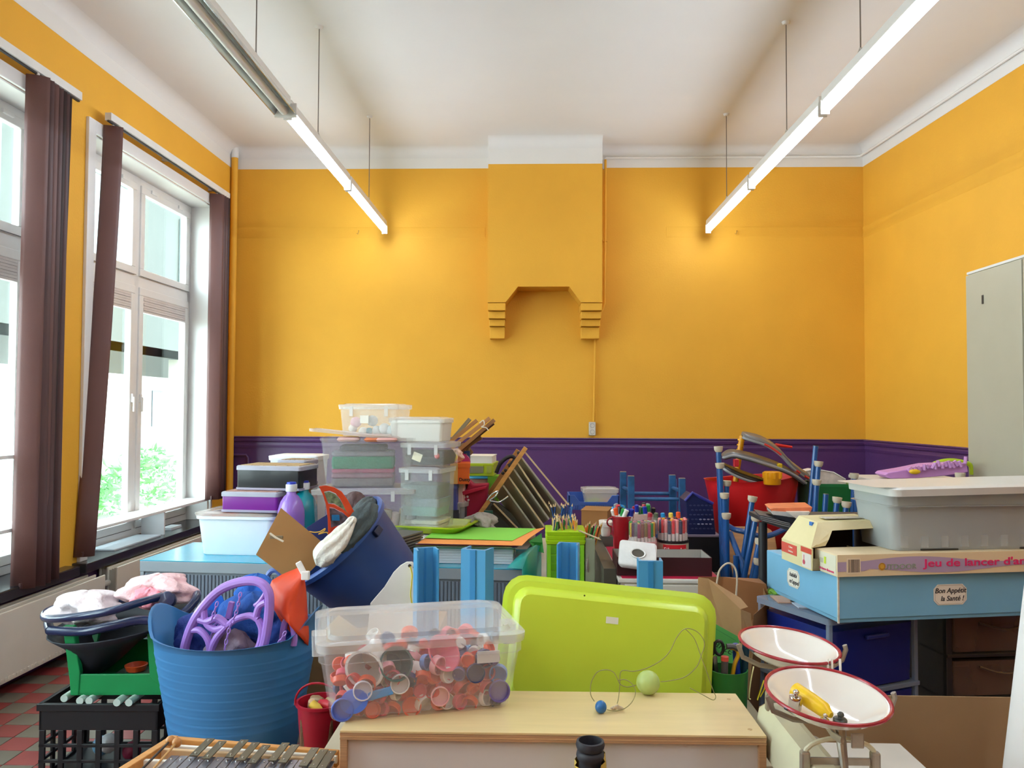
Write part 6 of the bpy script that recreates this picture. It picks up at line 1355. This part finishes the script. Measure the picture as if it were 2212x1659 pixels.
# ============================================================ kraft bag, green paper, scissors pot
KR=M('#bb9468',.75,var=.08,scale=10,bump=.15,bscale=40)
t=thing('kraft_bag','brown kraft paper carrier bag with a white twisted handle, behind the enamel pans','bag',P(1575,1330,2.95)); o_=t.location
def wallp(pts0,name,mt,dy=0): 
    q_=[P(a,b,Y)-o_ for a,b,Y in pts0]; n=len(q_); m=MB(); m.add(q_,[tuple(range(n))]); return m.o(name,mt,t,solid=.001)
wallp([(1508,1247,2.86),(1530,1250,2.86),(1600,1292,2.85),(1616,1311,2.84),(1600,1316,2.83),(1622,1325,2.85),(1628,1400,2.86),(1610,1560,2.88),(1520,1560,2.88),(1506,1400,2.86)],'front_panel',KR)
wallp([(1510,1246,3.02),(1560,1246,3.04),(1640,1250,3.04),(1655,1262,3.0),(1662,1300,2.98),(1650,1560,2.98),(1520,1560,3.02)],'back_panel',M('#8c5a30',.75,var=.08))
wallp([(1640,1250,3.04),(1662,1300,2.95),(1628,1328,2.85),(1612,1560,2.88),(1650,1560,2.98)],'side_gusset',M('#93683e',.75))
MB().tube(smooth_pts([P(a,b,2.99)-o_ for a,b in ((1548,1262),(1553,1235),(1565,1220),(1577,1217),(1588,1228),(1592,1250),(1590,1290))]),.0035,8).o('twisted_handle',M('#c9bba4',.7,bump=.5,bscale=300),t,smooth=True)
t=thing('green_note','green paper sheet with handwriting, leaning beside the kraft bag','paper',P(1560,1400,2.72)); o_=t.location
q_=[P(a,b,Y)-o_ for a,b,Y in ((1520,1340,2.70),(1526,1337,2.70),(1596,1376,2.74),(1600,1530,2.72),(1520,1534,2.68))]
MB().rings([q_,[p+Vector((0,.0012,0)) for p in q_]]).o('sheet',M('#5cb85c',.7),t)
text('handwriting','la santé',.038,M('#2a4a30',.6),t,TR(P(1549,1390,2.69)-o_)@RY(28)@FRONT,shear=.3)
MB().tube([P(1535,1352,2.695)-o_,P(1590,1384,2.725)-o_],.0006,4).o('ruled_line',M('#3a8048',.6),t)
t=thing('green_pot','green pot of scissors, cutter and pens behind the right end of the shelf unit','pot',(X(1572,1460,2.55),2.55,.601)); r=.062; hp=Z(1455,2.5,1572)-.601
MB().lathe([(r*.85,0),(r*.87,.004),(r,hp),(r*1.0,hp),(r*.93,hp),(r*.8,.006)],28).o('pot_wall',M('#2f7a34',.4),t,smooth=True)
pt=t
def tool(name,label,cat,dx,dy,mbf,mat,tilt=0,dz=.028):
    t2=thing(name,label,cat,Vector(pt.location)+Vector((dx,dy,hp-.05+dz)),rot=(0,R_(tilt),0)); return t2
s_=tool('scissors','black-handled scissors standing in the green pot','scissors',-.035,0,None,None,-4)
for k in (-1,1): MB().tube([(k*.014+.014*math.cos(a),0,.085+.022*math.sin(a)) for a in [2*math.pi*i/14 for i in range(14)]],.005,8,closed=True).o('handle_loop',M('#1c1c1e',.4),s_,smooth=True)
MB().cbox((0,0,.0),(.012,.003,.12)).o('blade',M('#b8b8b8',.2,metal=.9),s_)
s_=tool('box_cutter','yellow and grey cutter with a curved grip standing in the green pot','cutter',.008,-.02,None,None,6)
MB().tube(smooth_pts([Vector(p) for p in ((0,0,-.02),(.004,0,.04),(.012,0,.07),(.004,0,.088),(-.018,0,.092))]),.010,8,ry=.6).o('yellow_grip',M('#d8a818',.4),s_,smooth=True)
MB().tube(smooth_pts([Vector(p) for p in ((.012,0,.086),(-.006,-.002,.096),(-.026,-.002,.094))]),.011,8,ry=.8).o('grey_grip',M('#4a4a4c',.5),s_,smooth=True)
s_=tool('glue_stick','grey glue stick with a coral end in the green pot','glue',-.018,-.03,None,None,2); MB().lathe([(.011,-.03),(.011,.055)],14).o('tube',M('#5a5658',.4),s_,smooth=True); MB().lathe([(.012,.055),(.012,.068)],14).o('coral_cap',M('#e0564a',.4),s_,smooth=True)
for i,(dx,hx,nm_,hh) in enumerate(((.030,'#1c3aa0','blue',.10),(.046,'#0f6a58','teal',.082),(.052,'#123a4a','dark teal',.12),(-.05,'#20242a','black',.05))):
    s_=tool('marker_pen','%s marker standing in the green pot'%nm_,'pen',dx,.0+.015*(i%2),None,None,3*i-3); MB().lathe([(.010,-.03),(.011,hh*.6)],12).o('barrel',M(hx,.35),s_,smooth=True); MB().lathe([(.0115,hh*.6),(.011,hh-.004),(.008,hh)],12).o('cap',M(hx,.3),s_,smooth=True)
t=thing('ribbon','yellow ribbon ends hanging behind the balance scale','ribbon',P(1635,1495,2.5)); o_=t.location
for i,pts in enumerate((((1628,1440),(1622,1470),(1618,1505),(1621,1510)),((1650,1470),(1645,1485),(1636,1512)),((1655,1472),(1650,1490),(1642,1505)))): MB().tube(smooth_pts([P(a,b,2.5)-o_ for a,b in pts]),.005,6,ry=.3).o('ribbon_end',M(('#e8dfa0','#e0cc28','#d8c020')[i],.5),t,smooth=True)
# ============================================================ support table at the back right
tb=thing('long_table','dark school table at the back carrying the red tub, bins and upturned chairs','table',(1.72,5.35,0))
MB().box(-.51,.40,-.15,.85,.66,.69).o('table_top',M('#3a342e',.5),tb,bevel=.004)
for a in (-.48,.37):
    for b_ in (-.12,.8): MB().box(a-.02,a+.02,b_-.02,b_+.02,0,.66).o('leg',M('#2c4a7a',.4),tb)
# red tub
YT3=5.55; x,z,w,h=fr(1524,1726,1022,1140,YT3)
zr3=Z(1042,YT3-.28,1640); t=thing('flexible_tub','red flexible tub full of grey toy tracks at the back right','tub',(x,YT3+.03,.6908)); hh=zr3-.6908; rx=w/2
def ring3(r,z,wob): return [(r*math.cos(a),r*.86*math.sin(a),z+wob*(math.cos(a)**2)*-1+wob*1.3*(math.cos(a)<0)*abs(math.cos(a))) for a in [2*math.pi*i/44 for i in range(44)]]
MB().rings([ring3(rx*.66,0,0),ring3(rx*.70,.01,0),ring3(rx*.97,hh*.92,0),ring3(rx*.99,hh,.04*-1),ring3(rx*1.01,hh+.006,-.04),ring3(rx*.97,hh+.004,-.04),ring3(rx*.66,.02,0)]).o('tub_wall',M('#cc1a1c',.4,var=.04),t,smooth=True,auto=60)
cloth('dark_toys','dark jumble of toys filling the red tub',Vector((x,YT3+.03,.6908+hh-.11)),.19,.15,.08,'#1c1a18',seed=51,cat='toys',bump=1.0)
def track(name,label,pts,w_,Y,hx,red=None,th=8,dy=.10):
    t=thing(name,label,'toy track',P(*pts[len(pts)//2],Y)); o_=t.location
    cl=smooth_pts([P(a,b,Y+.0)-o_ for a,b in pts],6); n=len(cl); 
    lo=[];up=[]; 
    for i,c_ in enumerate(cl):
        u=i/(n-1); wd=w_*(.35+.65*math.sin(math.pi*min(1,max(0,u*1.0)))**.5)
        lo.append(c_+Vector((0,-wd*.8,-wd*.28))); up.append(c_+Vector((0,wd*.8,wd*.28)))
    m=MB(); m.add(lo+up,[(i,i+1,n+i+1,n+i) for i in range(n-1)]); m.o('track_deck',M(hx,.3,var=.1,scale=10),t,smooth=True,solid=.018)
    MB().tube(lo,.009,8).o('track_edge',M('#8a8a8c',.3),t,smooth=True)
    if red:
        for (a,b_) in red:
            seg=lo[int(a*n):int(b_*n)]; MB().tube([p+Vector((0,-.008,.004)) for p in seg],.008,6).o('red_stripe',M('#c83028',.4),t)
    return t
track('toy_track','upper grey curved toy track with red stripes sticking out of the red tub',((1603,942),(1618,945),(1650,955),(1680,975),(1705,1002),(1728,1020),(1745,1030)),.085,5.50,'#6d6864',((.30,.52),(.72,.80),(.85,.95)))
track('toy_track','lower grey curved toy track lying across the red tub',((1560,985),(1580,977),(1610,982),(1645,992),(1685,1006),(1715,1022),(1738,1040)),.085,5.42,'#5f5a58',None)
track('toy_track','dark toy track part half sunk in the red tub',((1560,1008),(1580,1018),(1610,1030),(1650,1042)),.07,5.40,'#1c1a1a',None)
t=thing('yellow_pipe','yellow ribbed plastic pipe standing at the back of the red tub','toy',P(1598,990,5.62)); o_=t.location
MB().tube([P(1589,1040,5.62)-o_,P(1603,942,5.62)-o_],.020,12).o('pipe',M('#e0980c',.35),t,smooth=True)
for k in range(3): MB().tube([P(1597+1.6*k,975-11*k,5.62)-o_,P(1598+1.6*k,972-11*k,5.62)-o_],.024,12).o('rib',M('#e8a818',.35),t,smooth=True)
t=thing('yellow_block','yellow ribbed toy piece under the lower grey track','toy',P(1668,1030,5.30)); o_=t.location
MB().lathe([(.052,-.05),(.055,-.045),(.055,.03),(.05,.035)],20).o('block_body',M('#e09408',.35),t,smooth=True)
for k in range(8): MB().cbox((.055*math.cos(2.4+k*.75),.055*math.sin(2.4+k*.75),.01),(.014,.014,.04)).o('tooth',M('#e8a010',.35),t)
tag(MB().tube([P(1675,961,5.6),P(1711,966,5.6)],[.012,.008],8).o('red_rod',M('#d8241c',.4),smooth=True),'red plastic rod poking out behind the upper grey track','toy')
tag(MB().cbox(P(1590,1000,5.30),(.035,.03,.05),RY(0)).o('red_piece',M('#b81c28',.4),bevel=.005),'red toy piece under the left end of the lower track','toy')
tag(MB().cbox(P(1684,1006,5.38),(.03,.03,.03)).o('yellow_piece',M('#c8a818',.4),bevel=.005),'small mustard yellow piece between the two grey tracks','toy')
# bins
pot('waste_bin','dark green round bin between the red tub and the chair legs',1722,1768,1040,1120,5.6,'#23402c',zb=.6915)
t,w,h=sbox('green_bin','green plastic bin holding a white magazine file','1768' and 1768,1862,1046,1110,5.55,.3,'#0f6a34',-4,z0=.6905,lidh=.02,lidc='#1a7a40',rough=.4,cat='bin')
t=thing('magazine','white and pink magazine file lying in the green bin','magazine',P(1790,1030,5.6)); o_=t.location
q_=[P(a,b,5.56)-o_ for a,b in ((1742,1018),(1760,1014),(1800,1021),(1826,1036),(1828,1046),(1806,1046),(1760,1046))]
MB().rings([q_,[p+Vector((0,.14,0)) for p in q_]]).o('cover',M('#dccfc4',.5,var=.2,scale=18),t,bevel=.003)
MB().tube([p+Vector((0,-.004,.002)) for p in (q_[0],q_[1],q_[2],q_[3])],.005,6).o('white_edge',M('#e8e4dc',.5),t)
# ============================================================ upturned chairs
for i_,(a,b_,c_,d_,l_) in enumerate(((1.08,2.10,4.50,5.14,'left and middle'),(2.28,2.70,4.42,4.78,'right'))):
    tb=thing('low_bench','low bench carrying upturned chairs, %s part of the back right'%l_,'bench',((a+b_)/2,(c_+d_)/2,0)); w2=(b_-a)/2; h2=(d_-c_)/2
    MB().box(-w2,w2,-h2,h2,.565,.595).o('bench_top',M('#6a5a48',.5),tb,bevel=.003)
    for sx in (-1,1):
        for sy in (-1,1): MB().cbox((sx*(w2-.03),sy*(h2-.03),.282),(.04,.04,.564)).o('leg',M('#3a3c40',.5),tb)
BT2=M('#184e8c',.28,var=.06,coat=.3); CAPM=M('#c9bda6',.5,var=.06)
def chair(label,legs,seat=None,grp=None,seatY=None,base=None):
    p0=P(*legs[0][0],legs[0][2]); t=thing('school_chair',label,'chair',Vector((p0.x,p0.y,.597)),group=grp); o_=t.location
    for (top,bot,Y,cap) in legs:
        a,b_=P(*top,Y)-o_,P(*bot,Y)-o_; d=(a-b_).normalized(); b_=a+(b_-a)*((.597-o_.z-a.z)/(b_.z-a.z))
        l=MB().tube([b_,a],.0165,12).o('leg',BT2,t,smooth=True)
        if cap: MB().tube([a-d*.012,a,a+d*.022],[.019,.026,.028],16).o('foot_cap',CAPM,l,smooth=True,auto=60); MB().tube([a+d*.0221,a+d*.0225],[.016,.015],12).o('cap_recess',M('#a89a80',.6),l)
        elif cap==0: MB().tube([a,a+d*.004],[.017,.017],12).o('tube_end',M('#5a6064',.5),l)
    return t,o_
G1='upturned school chairs with blue tube legs'
t,o_=chair('upturned chair whose white foot caps stand highest, left chair stack',[((1552,972),(1562,1250),5.00,1),((1625,1080),(1598,1255),4.72,1)],grp=G1)
MB().tube(smooth_pts([P(a,b,Y)-o_ for a,b,Y in ((1562,1128,4.98),(1585,1143,4.85),(1605,1148,4.8),(1640,1158,4.8),(1665,1156,4.82),(1695,1143,4.95))]),.0165,10).o('seat_tube',BT2,t,smooth=True)
T=TR(P(1620,1200,4.95)-o_)@RX(-72)@RZm(8)
MB().rloft([(.165,.15,.06,0),(.17,.155,.07,.006),(.165,.15,.06,.012)],T=TR(P(1618,1190,4.98)-o_)@RX(62)).o('wooden_seat',M('#b98450',.45,**WOODY),t,smooth=True)
t,o_=chair('second upturned chair of the left stack, its cap just below the highest one',[((1555,1008),(1566,1250),4.92,1),((1632,1122),(1606,1255),4.66,1)],grp=G1)
MB().tube([P(1576,1150,4.8)-o_,P(1602,1215,4.7)-o_,P(1612,1262,4.66)-o_],.0165,10).o('seat_tube',BT2,t,smooth=True)
t,o_=chair('third upturned chair of the left stack, with the grommet-like open cap',[((1570,1046),(1566,1250),5.02,1),((1640,1172),(1622,1262),4.62,1)],grp=G1)
MB().tube([P(1562,1180,4.9)-o_,P(1575,1230,4.8)-o_,P(1580,1262,4.8)-o_],.0165,10).o('seat_tube',BT2,t,smooth=True)
t,o_=chair('fourth upturned chair of the left stack, between the third and the lowest caps',[((1565,1073),(1568,1250),4.84,1),((1637,1216),(1628,1265),4.58,1)],grp=G1)
t,o_=chair('lowest upturned chair of the left stack, its cap near the dark crate',[((1569,1117),(1571,1255),4.76,1),((1590,1200),(1590,1262),4.7,None)],grp=G1)
t,o_=chair('upturned chair of the right stack with one bare tube end, tallest there',[((1762,964),(1745,1150),5.15,0),((1808,1082),(1800,1160),4.8,1)],grp=G1)
t,o_=chair('second upturned chair of the right stack, its cap beside the magazine',[((1768,1004),(1756,1150),5.05,1),((1828,1092),(1822,1160),4.75,1)],grp=G1)
t,o_=chair('third upturned chair of the right stack, its cap at the rim of the green bin',[((1764,1044),(1758,1150),4.95,1),((1784,1068),(1778,1160),4.9,0)],grp=G1)
t,o_=chair('upturned chair of the right stack nearest the wall corner, two tubes side by side',[((1845,1030),(1842,1110),5.1,1),((1850,1068),(1850,1112),4.95,0)],grp=G1)
t,o_=chair('upturned chair hidden behind the grey container, only one cap showing',[((2074,1030),(2074,1060),4.6,1),((2120,1050),(2120,1090),4.6,0)],grp=G1)
t.location.z=t.location.z
# dark perforated crate and black case
t=thing('perforated_crate','dark blue perforated basket tipped on a black case left of the red tub','basket',P(1512,1110,5.2)); o_=t.location
ol=[(1481,1082),(1496,1067),(1512,1076),(1540,1090),(1546,1155),(1486,1155)]
q_=[P(a,b,5.18)-o_ for a,b in ol]; MB().rings([q_,[p+Vector((0,.22,0)) for p in q_]]).o('basket_body',M('#151f4c',.4),t,bevel=.004)
MB().tube([q_[0]+Vector((-.004,-.004,.0)),q_[1]+Vector((0,-.004,.008)),q_[2]+Vector((0,-.004,.008)),q_[3]+Vector((0,-.004,.006))],.010,8).o('basket_rim',M('#2a2f8a',.4),t,smooth=True)
for r_ in range(6):
    for c_ in range(6):
        px,py=1492+c_*8.5+(r_%2)*4,1092+r_*10
        if py>1082+ (px-1496)*.25 and px<1540: MB().lathe([(.007,0),(.007,.003)],8,T=TR(P(px,py,5.178)-o_)@FRONT,ax=1.3,ay=.7).o('hole',M('#8f93b0' if r_ in(3,4) and c_>1 else '#3a3f66',.5),t)
bx0,bx1=X(1482,1200,5.15),X(1556,1200,5.15); zb_=Z(1156,5.15,1515)
t=thing('black_case','black case with a pale top edge left of the upturned chairs','case',((bx0+bx1)/2,5.33,.01))
MB().rloft([((bx1-bx0)/2,.18,.01,0),((bx1-bx0)/2,.18,.01,zb_-.022)]).o('case_body',M('#18171a',.5),t); MB().rloft([((bx1-bx0)/2+.005,.185,.01,zb_-.021),((bx1-bx0)/2+.005,.185,.01,zb_-.0105)]).o('pale_edge',M('#8f8498',.5),t)
# black post shelf and magazines
t=thing('wire_shelf','black post shelf holding magazines behind the light blue carton','shelf',(X(1648,1180,3.7),3.7,0)); o_=t.location
zt5=Z(1128,3.7,1650)
MB().lathe([(.020,0),(.020,zt5)],14).o('post',M('#232326',.45),t,smooth=True)
MB().lathe([(.020,0),(.020,zt5)],14,T=TR((.62,.0,0))).o('post',M('#232326',.45),t,smooth=True)
for b_ in (.22,): 
    for a in (.62,): MB().lathe([(.020,0),(.020,zt5)],14,T=TR((a,b_,0))).o('post',M('#232326',.45),t,smooth=True)
MB().box(.0,.64,-.01,.24,zt5-.0,zt5+.02).o('shelf_board',M('#2b2b2e',.5),t,bevel=.003)
MB().box(.0,.64,-.01,.24,zt5-.36,zt5-.335).o('shelf_board',M('#2b2b2e',.5),t,bevel=.003)
# grey mesh strip front (letter tray) + magazines + black sheet
t=thing('letter_tray','dark grey ribbed tray tilted on the black shelf behind the carton','tray',P(1680,1135,3.6)); o_=t.location
q_=[P(a,b,3.60)-o_ for a,b in ((1640,1112),(1652,1114),(1706,1128),(1712,1150),(1690,1142),(1650,1128))]
MB().rings([q_,[p+Vector((.03,.20,.0)) for p in q_]]).o('tray_body',M('#4a4a4c',.5),t)
for k in range(3): MB().tube([P(1643+2*k,1116+4*k,3.595)-o_,P(1706,1131+4*k,3.595)-o_],.003,6).o('rib',M('#77787a',.5),t)
for i,(pts,hx,lab) in enumerate((
   (((1664,1100),(1672,1098),(1755,1096),(1750,1108),(1700,1110),(1668,1106)),'#e07a50','orange and white magazine on the black shelf, topmost'),
   (((1668,1104),(1700,1106),(1716,1118),(1700,1116),(1670,1112)),'#c8c4c0','white magazine with curled edge below the orange one'),
   (((1668,1112),(1700,1116),(1722,1124),(1718,1134),(1690,1128)),'#26252a','black glossy folder under the magazines on the black shelf'),
   (((1700,1106),(1750,1106),(1740,1122),(1722,1122)),'#dcd4c8','pale magazine page beside the curled one'))):
    t=thing('magazine',lab,'magazine',P(*pts[0],3.62)); q_=[P(a,b,3.62-.01*i)-t.location for a,b in pts]
    MB().rings([q_,[p+Vector((.02,.16,.004)) for p in q_]]).o('cover',M(hx,.35,var=.15,scale=20),t)
cloth('green_leaflet','crumpled green and white leaflet between the carton and the drawer tower',P(1676,1282,3.0),.035,.03,.02,'#7aa83a',seed=61,cat='leaflet')
# things hanging at chairs (kraft bag support etc. are on the low table)
# lilac toy pile and lime ring
t=thing('white_cupboard','low pale cupboard behind the grey container, below the lilac toys','cupboard',(X(2000,1100,5.0),5.0,0)); zc5=Z(1036,5.0,2000)
MB().box(-.32,.26,-.05,.35,0,zc5-.02).o('cupboard_body',M('#c8c2b4',.5),t,bevel=.004); MB().box(-.33,.27,-.06,.36,zc5-.02,zc5).o('cupboard_top',M('#d6d0c4',.5),t,bevel=.003)
LP=M('#c68ac8',.4,var=.05)
t=thing('lilac_toy_tray','lilac plastic toy tray heaped with small lilac pieces, on the cupboard at the right','toy',P(2000,1030,4.98)); o_=t.location
q_=[P(a,b,4.97)-o_ for a,b in ((1912,1026),(1918,1021),(1960,1014),(2010,1004),(2088,1000),(2092,1020),(2040,1028),(1970,1034),(1925,1034))]
MB().rings([q_,[p+Vector((0,.16,0)) for p in q_]]).o('tray_body',LP,t,bevel=.006)
random.seed(9)
for k in range(16):
    a=1965+k*8; b_=1015-.12*(a-1960)+random.uniform(-4,4)
    MB().tube([P(a,b_+4,4.95)-o_,P(a+random.uniform(-8,8),b_-random.uniform(2,12),4.95)-o_],.010,6).o('small_piece',M('#cf98d0',.4),t,smooth=True)
MB().ball(P(1976,1019,4.93)-o_,.035,14,8,sc=(1,.5,.45)).o('yellow_piece',M('#e8b81c',.4),t,smooth=True)
t=thing('lime_hoop','lime green plastic hoop arching behind the lilac toys','hoop',P(2060,1010,5.15)); o_=t.location
MB().tube(smooth_pts([P(a,b,5.15)-o_ for a,b in ((2006,1012),(2020,1001),(2045,995),(2070,996),(2095,1004),(2100,1025))]),.014,10).o('hoop_ring',M('#b4cc28',.4),t,smooth=True)
